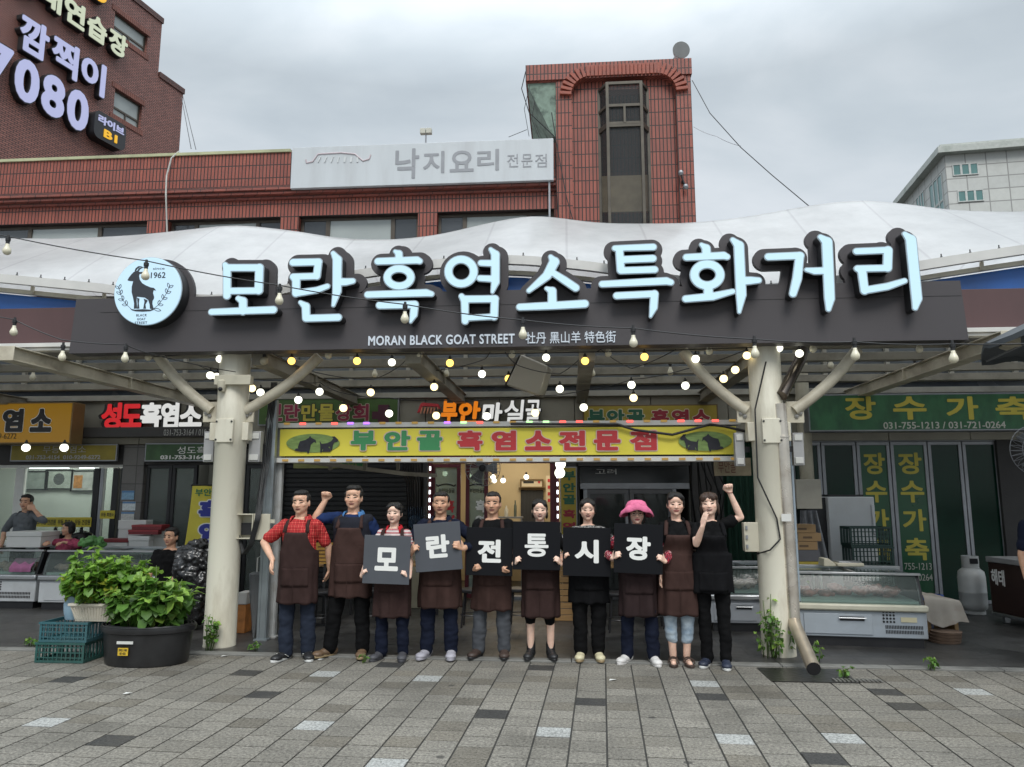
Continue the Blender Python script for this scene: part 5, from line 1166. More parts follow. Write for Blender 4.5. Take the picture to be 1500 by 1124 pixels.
# lit globes
top = [(322, 526, 'white'), (427, 529, 'warm'), (523, 529, 'warm'), (574, 531, 'white'), (659, 532, 'warm'), (800, 524, 'white'), (857, 529, 'warm'), (944, 523, 'warm'), (1019, 526, 'white'), (1094, 521, 'pale'), (1121, 530, 'pale'), (1141, 510, 'white'), (1171, 518, 'white')]
cnt = {}
nw = {'white': 'white', 'warm': 'golden', 'pale': 'pale yellow'}
for x, y, k in top:
    i = cnt[k] = cnt.get(k, -1)+1
    px_bulb(k, x, y, 7.95+.25*(x % 3 == 0), 'lit %s globe hanging just below the sign, %s such from the left' % (nw[k], ORD[i]), 'lit globes just below the sign', 5.7)
mid = [(308, 550, 'white', 'left of the left pillar\'s junction box'), (318, 552, 'white', 'touching the left pillar\'s junction box'), (369, 569, 'pale', 'at the left pillar\'s right edge'), (381.5, 575, 'white', 'beside the left pillar above the strut foot'),
       (437, 586, 'white', 'left over the crimson Korean letters'), (468, 574, 'white', 'over the yellow letters of the olive sign'), (543, 575, 'pale', 'over the right end of the olive sign'), (503, 598, 'pale', 'in front of the crimson letters on olive'),
       (570, 606, 'white', 'in front of the dark cross'), (706, 548, 'white', 'left of the tilted white air duct'), (636, 567, 'pale', 'above the red roof mark'), (745, 555, 'warm', 'at the mouth of the tilted air duct'),
       (820, 570, 'white', 'right of the tilted air duct'), (855, 597, 'white', 'at the left end of the small mustard sign'), (639, 609, 'pale', 'beside the orange channel letters'), (713, 610, 'white', 'in front of the white channel letters'),
       (784, 605, 'pale', 'at the last white channel letter'), (925, 564, 'white', 'upper one above the small mustard sign'), (928, 583, 'pale', 'lower one above the small mustard sign'), (1004, 565, 'white', 'near the left strut of the right pillar'),
       (1060, 555, 'pale', 'second left of the right pillar'), (1077, 542, 'pale', 'nearest left of the right pillar')]
for x, y, k, w in mid: px_bulb(k, x, y, 8.5 if x < 400 or x > 1000 else 9.1, 'lit %s globe hanging %s' % (nw[k], w), 'lit globes on the zigzag strings', 5.7)
px_bulb('white', 821, 680, 9.6, 'upper of two bright touching globes above the tall mustard sign', 'paired globes by the restaurant', 7.5); px_bulb('white', 820, 693, 9.6, 'lower of two bright touching globes above the tall mustard sign', 'paired globes by the restaurant', 7.5)
px_bulb('white', 38, 656, 10.6, 'lit pendant bulb over the butcher window, nearer the photo edge', 'pendants over the butcher window', 6); px_bulb('white', 94, 656, 10.6, 'lit pendant bulb over the butcher window, nearer the shop door', 'pendants over the butcher window', 6)
for i, (x, y) in enumerate([(652, 694), (687, 697), (700, 699), (722, 699), (724, 704), (737, 704), (771, 699)]): px_bulb('white', x, y, YD+1.3, 'small lit bulb inside the restaurant, %s from the left' % ORD[i], 'bulbs inside the restaurant', 3.8)
def zig(name, pts, lab, sag=.02): cable(name, [P(*p) for p in pts], lab, 'string light cables', .0055, sag)
zig('string_cable', [(290, 535, 8.4), (345, 552, 8.4), (437, 558, 9.0), (468, 560, 9.1), (503, 576, 9.1), (570, 583, 9.1), (639, 586, 9.1), (713, 585, 9.1), (784, 580, 9.1), (855, 572, 9.1), (925, 556, 9.1), (1004, 541, 8.6), (1094, 512, 8.1)], 'black cable of lit globes sagging in front of the shop signs')
zig('string_cable', [(400, 518, 8.0), (460, 545, 8.6), (543, 556, 9.1), (580, 540, 8.6), (600, 520, 8.0), (636, 543, 9.1), (706, 528, 8.6), (718, 516, 8.0)], 'black cable zigzagging under the sign from the left pillar to the duct')
zig('string_cable', [(740, 516, 8.0), (760, 536, 8.5), (820, 548, 9.1), (857, 518, 8.0), (880, 512, 8.0), (925, 540, 9.0), (990, 512, 8.0)], 'black cable zigzagging under the sign from the duct to the right pillar')
zig('string_cable', [(225, 523, 7.95), (322, 515, 7.95), (523, 517, 7.95), (659, 519, 7.95), (857, 516, 7.95), (1019, 512, 7.95), (1171, 506, 7.95), (1420, 500, 7.95)], 'black cable running along the sign\'s lower edge', .004)
# ================================================================ long yellow banner sign on its steel frame
YBN = 8.45
x0, x1, z0, z1 = RX(410, 627, 1079, 667, YBN)
M_YB = mat('banner_bright_yellow', (.78, .68, .07), .5, var=.06, vs=2, bump=.1, bs=8)
bn = thing('banner_sign', 'long bright yellow banner sign with green and red Korean letters and black goats', 'sign', ((x0+x1)/2, YBN, z0), 'shop signs under the canopy')
rws = [[(x, YBN+.006*math.sin(x*5+z*9), z) for x in np.linspace(x0, x1, 60)] for z in np.linspace(z0, z1, 8)]
MB().grid(rws).build('banner', M_YB, bn, smooth=180); MB().box(x0, x1, YBN+.02, YBN+.12, z0+.01, z1-.01).build('sign_box', M_ALU, bn)
for zc, lit in ((z1+.045, True), (z0-.05, False)):
    MB().box(x0-.05, x1+.05, YBN-.02, YBN+.14, zc-.028, zc+.028).build('rail', M_WHT, bn, bev=.004)
random.seed(4)
for zc, cols in ((z1+.065, None), (z0-.05, 1)):
    x = x0+.05; i = 0; ms = {}
    while x < x1:
        col = 'amber' if cols else random.choice(['amber', 'amber', 'red', 'violet', 'green', 'red'])
        ms.setdefault(col, MB()).box(x, x+.07, YBN-.032, YBN-.021, zc-.012, zc+.012); x += .19
    for c, m_ in ms.items():
        e = {'amber': ((.55, .33, .08), .35), 'red': ((1, .1, .08), 1.6), 'violet': ((.4, .15, 1), 1.6), 'green': ((.5, 1, .4), 1.2)}[c]
        tag(m_.build('led_light', emit('led_'+c+('2' if cols else ''), *e), bn), kind='stuff')
M_RBR = mat('banner_red', (.50, .035, .04), .5, var=.03); M_GBR = mat('banner_green', (.05, .27, .10), .5, var=.03); M_PINKO = mat('pale_pink_outline', (.66, .50, .42), .5, var=0)
for ch, a, b in (('부', 514, 551), ('안', 563, 601), ('골', 611, 648), ('흑', 670, 707), ('염', 720, 756), ('소', 769, 808), ('전', 819, 858), ('문', 870, 909), ('점', 923, 962)):
    y0, y1 = 631, 660
    ptext('lettering', ch, M_PINKO, bn, a-1.5, y0-1.5, b+1.5, y1+1.5, YBN-.009, bold=.085, depth=.003); ptext('lettering', ch, M_GBR if ch in '부안골' else M_RBR, bn, a, y0, b, y1, YBN-.0125, bold=.05, depth=.003)
M_GRS = mat('printed_grass', (.20, .30, .09), .6, var=.35, vs=9, stretch=(1, 1, 4)); M_GOAT = mat('printed_goat', (.018, .018, .026), .5, var=.4, vs=20)
def goat_print(pxc, flip):
    def q(x, y): return (P(pxc+(x-39)*(-1 if flip else 1), y, YBN).x, P(750, y, YBN).z)
    ov = [(39+39*math.cos(t), 648+14*math.sin(t)) for t in np.linspace(0, 2*math.pi, 40)[:-1]]
    g = link_mesh('goat_picture', plate([[q(*p) for p in ov]], YBN-.012, YBN-.008), M_GRS, bn, smooth=0)
    shapes = ([(20, 659), (17, 654), (20, 645), (28, 643), (33, 640), (35, 637), (37, 640), (43, 643), (44, 648), (41, 646), (36, 650), (35, 656), (33, 663), (31, 663), (30, 657), (27, 657), (25, 661)],
              [(12, 659), (14, 656), (22, 655), (30, 657), (32, 660), (22, 661)],
              [(49, 645), (52, 649), (60, 648), (66, 645), (69, 641), (67, 638), (71, 638), (76, 643), (75, 646), (70, 647), (68, 652), (67, 659), (65, 659), (64, 653), (58, 654), (53, 657), (52, 662), (50, 662), (50, 652)],
              [(53, 661), (55, 655), (60, 653), (64, 656), (65, 661)])
    for i, s in enumerate(shapes): link_mesh('goat_shape', plate([[q(*p) for p in s]], YBN-.0165-.001*i, YBN-.0125), M_GOAT, g, smooth=0)
goat_print(459, False); goat_print(1033, True)
# black cloth strip hanging over its right end
pts = [P(*p, YBN-.06) for p in ((748, 621), (905, 622), (930, 630), (985, 637), (1040, 622), (1062, 625), (1092, 632))]
cable('cloth_strip', pts, 'black fabric strip draped over the right end of the yellow banner', None, .016, .0); bpy.data.objects['cloth_strip']['category'] = 'strip'
# ---------------- steel posts, boxes and cables at the pillars
M_GALV = mat('galvanised_steel', (.32, .36, .38), .4, .6, var=.15, vs=4, dirt=(.14, .13, .12), damt=.5)
def post(name, label, px, py0, Y, w, top_z, m=M_GALV):
    x = P(px, py0, Y).x; t = thing(name, label, 'post', (x, Y, 0), 'steel posts by the pillars'); b = MB(); b.box(x-w/2, x+w/2, Y-.004, Y+w*.6, .012, top_z); b.build('upright', m, t, bev=.004)
    s = MB()
    for q in (-.3, .3): s.box(x+q*w-.012, x+q*w+.012, Y-.012, Y-.0045, .012, top_z)
    s.build('lip', m, t, bev=.003); sl = MB(); z = .3
    MB().box(x-w*.7, x+w*.7, Y-.03, Y+w*.8, .0125, .03).build('foot_plate', m, t); return t
post('steel_post', 'galvanised slotted steel post leaning beside the left pillar', 384, 900, 8.35, .11, 2.72)
post('steel_post', 'painted white steel post holding the left end of the yellow banner', 402, 800, 8.52, .10, P(409, 622, 8.5).z, mat('white_rust', (.46, .47, .46), .5, .2, dirt=(.2, .14, .09), damt=.7, ds=4))
post('steel_post', 'slim blue grey steel post between the drainpipe and meter box', 1166, 830, 8.6, .06, 2.6, mat('blue_grey_paint', (.33, .40, .46), .5, .2))
def light_box(px, label):
    x0, x1, z0, z1 = RX(*px, 8.12); t = thing('flood_lamp', label, 'lamp', ((x0+x1)/2, 8.12, z0), 'slim grey lamps on the pillars'); MB().box(x0, x1, 8.12, 8.20, z0, z1).build('housing', mat('lamp_grey', (.36, .36, .36), .4, .2), t, bev=.006)
    for a, b in ((z0+.02, z0+.085), (z1-.085, z1-.02)): MB().box(x0+.015, x1-.015, 8.108, 8.12, a, b).build('lens', mat('lamp_lens', (.55, .55, .52), .2), t, bev=.003)
    MB().box(x1 if px[0] < 320 or 1070 < px[0] < 1100 else x0-.06, (x1+.06) if px[0] < 320 or 1070 < px[0] < 1100 else x0, 8.14, 8.17, (z0+z1)/2-.03, (z0+z1)/2+.03).build('bracket', M_BLK, t)
light_box((298, 632, 313, 677), 'slim vertical grey lamp on the left side of the left pillar'); light_box((364, 632, 381, 677), 'slim vertical grey lamp on the right side of the left pillar')
light_box((1077, 634, 1091, 683), 'slim vertical grey lamp at the right end of the yellow banner'); light_box((1162, 634, 1178, 682), 'slim vertical grey lamp right of the steel drainpipe')
def jbox(name, label, px, Y, d, m, cat='box', lid=True, grp=None):
    x0, x1, z0, z1 = RX(*px, Y); t = thing(name, label, cat, ((x0+x1)/2, Y, z0), grp); MB().box(x0, x1, Y+.018, Y+d, z0, z1).build('case', m, t, bev=.006)
    if lid: MB().box(x0-.005, x1+.005, Y, Y+.017, z0-.005, z1+.005).build('lid', m, t, bev=.006)
    return t, (x0, x1, z0, z1)
M_CRB = mat('cream_box', (.50, .47, .37), .45, var=.05, dirt=(.22, .18, .12), damt=.3)
jbox('junction_box', 'cream junction box high on the left pillar', (314, 550, 366, 563), 7.84, .1, M_CRB)
t, q = jbox('switch_box', 'cream plastic switch box with clasps on the right pillar\'s left side', (1091, 766, 1113, 808), 8.0, .12, M_CRB)
for z in (q[2]+.05, (q[2]+q[3])/2, q[3]-.05): MB().box(q[0]+.01, q[0]+.03, 7.985, 8.0, z-.02, z+.02).build('clasp', M_ALU, t)
cable('black_cable', [P(1108, 812, 8.05), P(1128, 806, 7.85), P(1143, 790, 7.86), P(1138, 760, 7.86), P(1110, 700, 7.86), P(1106, 600, 7.88), P(1122, 530, 7.88)], 'black cable looping up the right pillar from the switch box', None, .008)
x0, x1, z0, z1 = RX(343, 753, 370, 790, 7.98)
t = thing('switch_box', 'open cream steel switch box with its door swung aside at the left pillar', 'box', ((x0+x1)/2, 7.98, z0))
b = MB(); b.box(x0, x1, 8.1, 8.11, z0, z1); frame_rect(b, x0, x1, 7.98, 8.099, z0, z1, .012); b.build('case', M_CRB, t, bev=.003)
xd0, xd1, zd0, zd1 = RX(371, 753, 395, 791, 7.98); MB().box(xd0, xd1, 7.98, 8.0, zd0, zd1).build('door', M_CRB, t, bev=.003); MB().box(xd1-.02, xd1+.05, 7.99, 8.0, zd1-.1, zd1-.06).build('latch', M_CRB, t)
MB().box(x0+.03, x1-.03, 8.06, 8.099, z0+.04, z1-.1).build('breaker', M_BLK, t)
for i in range(5):
    d = i*2.4; cable('black_cable', [P(398+d*.8, 560, 8.3), P(390+d, 620, 8.35), P(384+d, 680, 8.3), P(374+d*.7, 760, 7.93), P(364+d*.6, 800, 7.95), P(355+d*.4, 812, 8.0), P(350, 790-i*2, 8.04)], 'black cable in the bundle running down to the open switch box', 'cable bundle by the left pillar', .007)
jbox('meter_box', 'beige steel meter box beside the slim beige column', (1167, 703, 1203, 745), 9.4, .2, mat('beige_steel', (.34, .32, .27), .5, dirt=(.15, .13, .1)), lid=True)
# wall of cable clutter by the dark pier
random.seed(12)
for i in range(9): cable('black_cable', [P(1012+i*4+random.uniform(-3, 3), 672, 9.5), P(1010+i*6+random.uniform(-12, 12), 720+random.uniform(-10, 20), 9.9), P(1018+i*5, 760+random.uniform(0, 30), 10.3), P(1020+i*4, 860, 10.8)], 'black cable hanging in the tangle in front of the dark pier', 'cable tangle by the right pillar', .009, .03)
# small round edged signboard behind the banner's right end
x0, x1, z0, z1 = RX(1048, 671, 1100, 697, 9.2); sb = thing('shop_sign', 'faded cream shop sign with brown brush letters half behind the right pillar', 'sign', ((x0+x1)/2, 9.2, z0), 'shop signs under the canopy'); MB().box(x0, x1, 9.2, 9.3, z0, z1).build('face', mat('faded_cream', (.36, .30, .2), .6, var=.25, vs=6), sb); ptext('lettering', '부안골', mat('brown_lettering', (.16, .06, .04), .5, var=.2), sb, 1052, 674, 1078, 693, 9.197, bold=.0)
# security camera, cowl duct, fans, wall fan
c = P(325, 568, 7.86); cc = thing('security_camera', 'small cream dome camera on the left pillar', 'camera', tuple(c)); MB().lathe([(0, -.05), (.035, -.045), (.045, 0), (.048, .02), (.048, .07), (.03, .09), (0, .092)], c, 18).build('housing', M_CRB, cc); MB().sph(c+Vector((0, -.03, -.02)), .026, 12, 8).build('lens', M_BLK, cc); MB().box(c.x-.02, c.x+.02, 7.86, 7.92, c.z+.05, c.z+.13).build('bracket', M_CRB, cc)
dc = P(772, 548, 8.9); du_t = thing('air_duct', 'tilted white sheet metal air duct hanging under the canopy', 'duct', tuple(dc)); a = Vector((.86, .25, -.44)).normalized()
corn = [P(763, 519, 8.8), P(803, 536, 9.0), P(790, 580, 9.05), P(741, 564, 8.8)]
dm = MB(); back = [p+Vector((.05, .38, .02)) for p in corn]; dm._add([tuple(p) for p in corn+back], [(0, 3, 2, 1), (4, 5, 6, 7), (0, 1, 5, 4), (1, 2, 6, 5), (2, 3, 7, 6), (3, 0, 4, 7)])
dm.build('casing', mat('duct_white', (.46, .43, .36), .4, .1, var=.04), du_t, bev=.02); MB().grid([[corn[0]+Vector((-.02, .03, 0)), back[0]+Vector((-.02, 0, 0))], [corn[3]+Vector((-.02, .03, 0)), back[3]+Vector((-.02, 0, 0))]]).build('mouth', M_BLK, du_t); MB().bar(dc+Vector((-.05, .2, .15)), dc+Vector((-.15, .2, .7)), .04, .04).build('hanger', M_STEELD, du_t)
def fan(c, r, label, pole=None):
    t = thing('fan', label, 'fan', tuple(c)); g = MB()
    for k in range(28):
        an = 2*math.pi*k/28; d = Vector((math.cos(an), 0, math.sin(an)))
        g.tube([c+d*.05+Vector((0, -.09, 0)), c+d*r*.7+Vector((0, -.08, 0)), c+d*r, c+d*r*.7+Vector((0, .07, 0)), c+d*.05+Vector((0, .09, 0))], .0025, 4)
    for q in (1, .66): g.tube([c+Vector((math.cos(2*math.pi*k/32)*r*q, -.075*(q < 1), math.sin(2*math.pi*k/32)*r*q)) for k in range(33)], .005, 5)
    g.build('cage', M_ALU, t, smooth=60)
    for k in range(3):
        an = 2*math.pi*k/3; u = Vector((math.cos(an), 0, math.sin(an))); v = Vector((-math.sin(an), 0, math.cos(an)))
        MB().grid([[c+u*.05-v*.04+Vector((0, -.02, 0)), c+u*r*.85-v*.09+Vector((0, -.03, 0))], [c+u*.05+v*.04+Vector((0, .02, 0)), c+u*r*.8+v*.1+Vector((0, .03, 0))]]).build('blade', mat('fan_blade', (.14, .15, .16), .4), t, smooth=0)
    MB().lathe([(.0, -.06), (.05, -.05), (.06, 0), (.06, .12), (0, .14)], c, 16, axis=(0, 1, 0)).build('motor', M_BLK, t)
    MB().bar(c+Vector((0, .1, 0)), c+Vector((0, .1, pole)), .03, .03).build('mount', M_BLK, t); return t
fan(P(707, 686, 10.9), .26, 'grey wire caged fan hanging over the restaurant doors', .35); fan(P(1518, 660, 9.6), .31, 'tall wire caged fan at the right edge by the dark pier', -1.75)
# horn speaker, floodlight on the roof, tower wall lamp, pipes and wires outside
hc = P(998, 73, YT+.2); M_HIN = mat('shaded_horn_inside', (.16, .17, .17), .5); hs = thing('horn_speaker', 'grey horn loudspeaker on top of the stair tower corner', 'loudspeaker', tuple(hc+Vector((0, .2, -.14)))); M_HORN = mat('horn_grey', (.38, .40, .40), .4, .2, var=.06)  # shade inside the horn is painted in as a darker grey
MB().lathe([(.145, 0), (.15, .005), (.12, .1), (.07, .2), (.05, .3)], hc, 28, axis=Vector((-.1, 1, .12))).build('horn', M_HORN, hs, smooth=50); MB().lathe([(.144, -.002), (.13, .002), (.108, .1), (.064, .2), (.046, .3), (0, .3)], hc, 28, axis=Vector((-.1, 1, .12))).build('shaded_horn_inside', M_HIN, hs, smooth=50); MB().lathe([(0, .05), (.028, .06), (.04, .3), (.06, .31), (.06, .42), (0, .44)], hc, 18, axis=Vector((-.1, 1, .12))).build('driver', M_HORN, hs); MB().box(hc.x-.04, hc.x, hc.y+.22, hc.y+.26, zt1, hc.z).build('bracket', M_BLK, hs)
fc = P(624, 195, YB+.6); fl = thing('floodlight', 'twin pale floodlight on a thin pole behind the grey roof sign', 'lamp', (fc.x, fc.y, zp1))
for s in (-1, 1): MB().box(fc.x+s*.055-.05, fc.x+s*.055+.05, fc.y-.04, fc.y+.05, fc.z-.02, fc.z+.08).build('lamp_head', mat('lamp_cream', (.5, .5, .43), .4), fl, bev=.006)
MB().tube([(fc.x, fc.y, zp1-.3), (fc.x, fc.y, fc.z-.02)], .014, 8).build('pole', M_ALU, fl)
lc = P(1000, 267, YT-.02); wl = thing('wall_lamp', 'small two ended wall lamp on the stair tower bricks', 'lamp', tuple(lc)); MB().tube([lc+Vector((-.03, -.05, .09)), lc+Vector((.03, -.05, -.09))], .014, 8).build('stem', M_BLK, wl)
for s in (1, -1): MB().lathe([(.02, -.03), (.045, 0), (.045, .02), (.03, .05)], lc+Vector((-.035*s, -.06, .12*s)), 12).build('head', M_ALU, wl)
MB().box(lc.x-.02, lc.x+.02, YT-.04, YT, lc.z-.02, lc.z+.02).build('base', M_BLK, wl)
cable('drain_hose', [P(262, 222, YB-.02), P(251, 232, YB-.1), P(244, 258, YB-.14), P(243, 285, YB-.24), P(245, 345, YB-.2)], 'pale plastic hose bent over the parapet and down the brick wall', None, .015, 0, mat('hose_white', (.4, .4, .37), .5)); bpy.data.objects['drain_hose']['category'] = 'pipe'
cable('black_cable', [P(1014, 118, YT), P(1040, 166, 11), P(1085, 216, 10.6), P(1130, 256, 10.3), P(1185, 302, 9.8)], 'long black cable from the stair tower down to the membrane ridge', None, .0065)
cable('thin_wire', [P(1016, 186, YT), P(1050, 200, 11), P(1085, 214, 10.6)], 'thin pale wire joining the tower to the long cable', None, .004, .02, mat('wire_grey', (.3, .3, .32), .5))
cable('thin_wire', [P(268, 141, 29), P(287, 219, 20)], 'thin wire from the tall building\'s corner to the low roof', None, .012); cable('thin_wire', [P(266, 143, 29), P(280, 218, 20)], 'second thin wire below the tall building\'s corner, nearer its wall', None, .012)
for i, pts in enumerate(([(770, 105), (764, 130), (775, 165), (812, 200), (814, 250), (818, 330)], [(776, 125), (768, 160), (775, 200)], [(808, 165), (816, 215), (830, 290), (840, 325)], [(772, 190), (745, 201)], [(783, 150), (779, 175), (790, 202)])): cable('black_cable', [P(*p, YT-.06-.01*i) for p in pts], 'loose black cable, %s of those dangling at the tower\'s left edge' % ('longest', 'shortest', 'one running down the brick', 'nearly level one', 'middle one')[i], 'cables at the tower', .008 if i in (0, 2) else .005, 0)
# grey roof sign with brush letters
c0, c1, c2, c3 = P(425, 276, YB-.2), P(811, 264, YB-.2), P(811, 202, YB-.2), P(428, 217, YB-.2); zb_, zt_ = (c0.z+c1.z)/2, (c2.z+c3.z)/2
rsn = thing('roof_sign', 'pale grey blank looking roof sign with faded grey brush letters', 'sign', ((c0.x+c1.x)/2, YB-.2, zb_)); MB().box(c0.x, c1.x, YB-.2, YB-.05, zb_, zt_).build('panel', mat('pale_sign_grey', (.52, .55, .57), .45, var=.05, vs=1.5, dirt=(.4, .41, .42), damt=.6, ds=1, stretch=(2, 1, .3)), rsn, bev=.006)
M_FADE = mat('faded_grey_letter', (.27, .28, .30), .5, var=.1); M_FPK = mat('faded_pink', (.54, .46, .48), .6, var=.1)
for ch, a, b, y0, y1 in (('낙', 579, 614, 218, 262), ('지', 620, 651, 222, 254), ('요', 659, 694, 221, 252), ('리', 699, 731, 219, 250)): ptext('lettering', ch, M_FADE, rsn, a, y0, b, y1, YB-.2, bold=.02, depth=.006)
for ch, a, b in (('전', 743, 759), ('문', 764, 780), ('점', 784, 801)): ptext('lettering', ch, M_FADE, rsn, a, 226, b, 245, YB-.2, bold=.0, depth=.006)
rp = MB(); rp.tube([P(*p, YB-.203) for p in ((448, 234), (449, 239), (458, 237), (466, 226), (500, 224), (520, 226), (532, 236), (541, 233), (543, 227))], .014, 6); rmk = rp.build('roof_mark', M_FPK, rsn)
rq = MB()
for i in range(7): rq.bar(P(470+i*9, 230, YB-.203), P(466+i*9.6, 238, YB-.203), .03, .015)
rq.build('roof_tiles', mat('faded_white', (.58, .6, .6), .6), rmk)
for q in (805,): MB().box(P(q, 264, YB).x-.015, P(q, 264, YB).x+.015, YB-.16, YB-.13, 5.7, zb_).build('support', M_ALU, rsn)
# steel drainpipe at the right pillar
M_SST = mat('stainless_pipe', (.62, .57, .5), .25, .65, var=.15, vs=4, dirt=(.25, .19, .13), damt=.6, ds=3)
dpY = 7.92
dp = thing('drainpipe', 'shiny stainless steel drainpipe bending down beside the right pillar', 'pipe', tuple(P(1190, 985, 7.6)))
pa = [P(1176, 512, 8.2), P(1171, 530, 8.15), P(1145, 580, 7.9), P(1142, 592, dpY), P(1146, 640, dpY), P(1158, 830, dpY), P(1163, 912, dpY)]
MB().tube(pa[:3], .062, 20, cap=True).build('upper_elbow', mat('dark_stainless', (.13, .11, .095), .25, .9, var=.3, vs=3), dp, smooth=60)
MB().tube(pa[3:], .064, 20).build('downpipe', M_SST, dp, smooth=60)
e1 = P(1163, 912, dpY); e2 = G(1192, 980, .09); MB().tube([e1+Vector((0, 0, .02)), e1+(e2-e1)*.1, e2], .062, 20, cap=False).build('outlet', mat('stained_pipe', (.42, .36, .28), .35, .6, var=.3, vs=5), dp, smooth=60); MB().tube([e2+(e2-e1)*-.02, e2+(e2-e1)*.005], .0595, 20, cap=True).build('outlet_mouth', M_BLK, dp)
for i in (4, 6): MB().lathe([(.067, -.012), (.07, -.01), (.07, .01), (.067, .012)], pa[i], 20).build('clamp_ring', M_SST, dp)
MB().box(P(1146, 767, 7.83).x, P(1160, 760, 7.83).x, 7.85, 7.856, P(1150, 764, 7.84).z, P(1150, 753, 7.84).z).build('paper_tag', M_WHT, dp)
# drain grate with wet patch in the paving
g0 = G(1115, 985); g1 = G(1262, 1003); gr_ = thing('drain_grate', 'dark drain cover with slotted grate under the drainpipe outlet', 'drain cover', ((g0.x+g1.x)/2, (g0.y+g1.y)/2, 0)); MB().box(g0.x, g1.x, g1.y+.03, g0.y+.16, .003, .008).build('cover', mat('wet_iron', (.022, .021, .02), .3, .2, var=.3, vs=5, bump=.5, bs=20), gr_, smooth=0)
sl = MB()
for i in range(12): sl.box(g0.x+.55+i*.035, g0.x+.57+i*.035, g1.y+.05, g1.y+.15, .0085, .016)
sl.build('slot_bars', mat('bolt_zinc', (.25, .24, .22)), gr_)
# dark parasol at the right edge
pc = P(1692, 408, 6.7); pr = thing('parasol', 'dark grey parasol reaching in from the right edge over the lane', 'parasol', (pc.x, pc.y, 0)); N_ = 8; top_ = pc+Vector((0, 0, .0)); rim = []
for k in range(N_*6):
    an = 2*math.pi*k/(N_*6); rr_ = 1.4*(1-.06*abs(math.sin(an*N_/2))); rim.append(top_+Vector((math.cos(an)*rr_, math.sin(an)*rr_, -.5-.04*math.cos(an*N_))))
cm_ = MB(); rws = [[top_.lerp(q, t)+Vector((0, 0, .06*math.sin(math.pi*t))) for q in rim+rim[:1]] for t in (.02, .3, .6, .85, 1)]; rws.append([q+Vector((0, 0, -.05)) for q in rim+rim[:1]]); cm_.grid(rws); cm_.build('canopy', mat('parasol_grey', (.06, .068, .075), .6, var=.1), pr, smooth=60)
MB().tube([(pc.x, pc.y, .01), (pc.x, pc.y, pc.z)], .024, 10).build('pole', M_ALU, pr); MB().lathe([(.28, 0), (.28, .07), (.05, .1), (.05, .3), (0, .31)], (pc.x, pc.y, .012), 24).build('base', M_BLK, pr)
for k in range(N_): MB().bar(top_+Vector((0, 0, -.06)), top_+(rim[k*6]-top_)*.97+Vector((0, 0, -.03)), .012, .016).build('rib', M_ALU, pr)

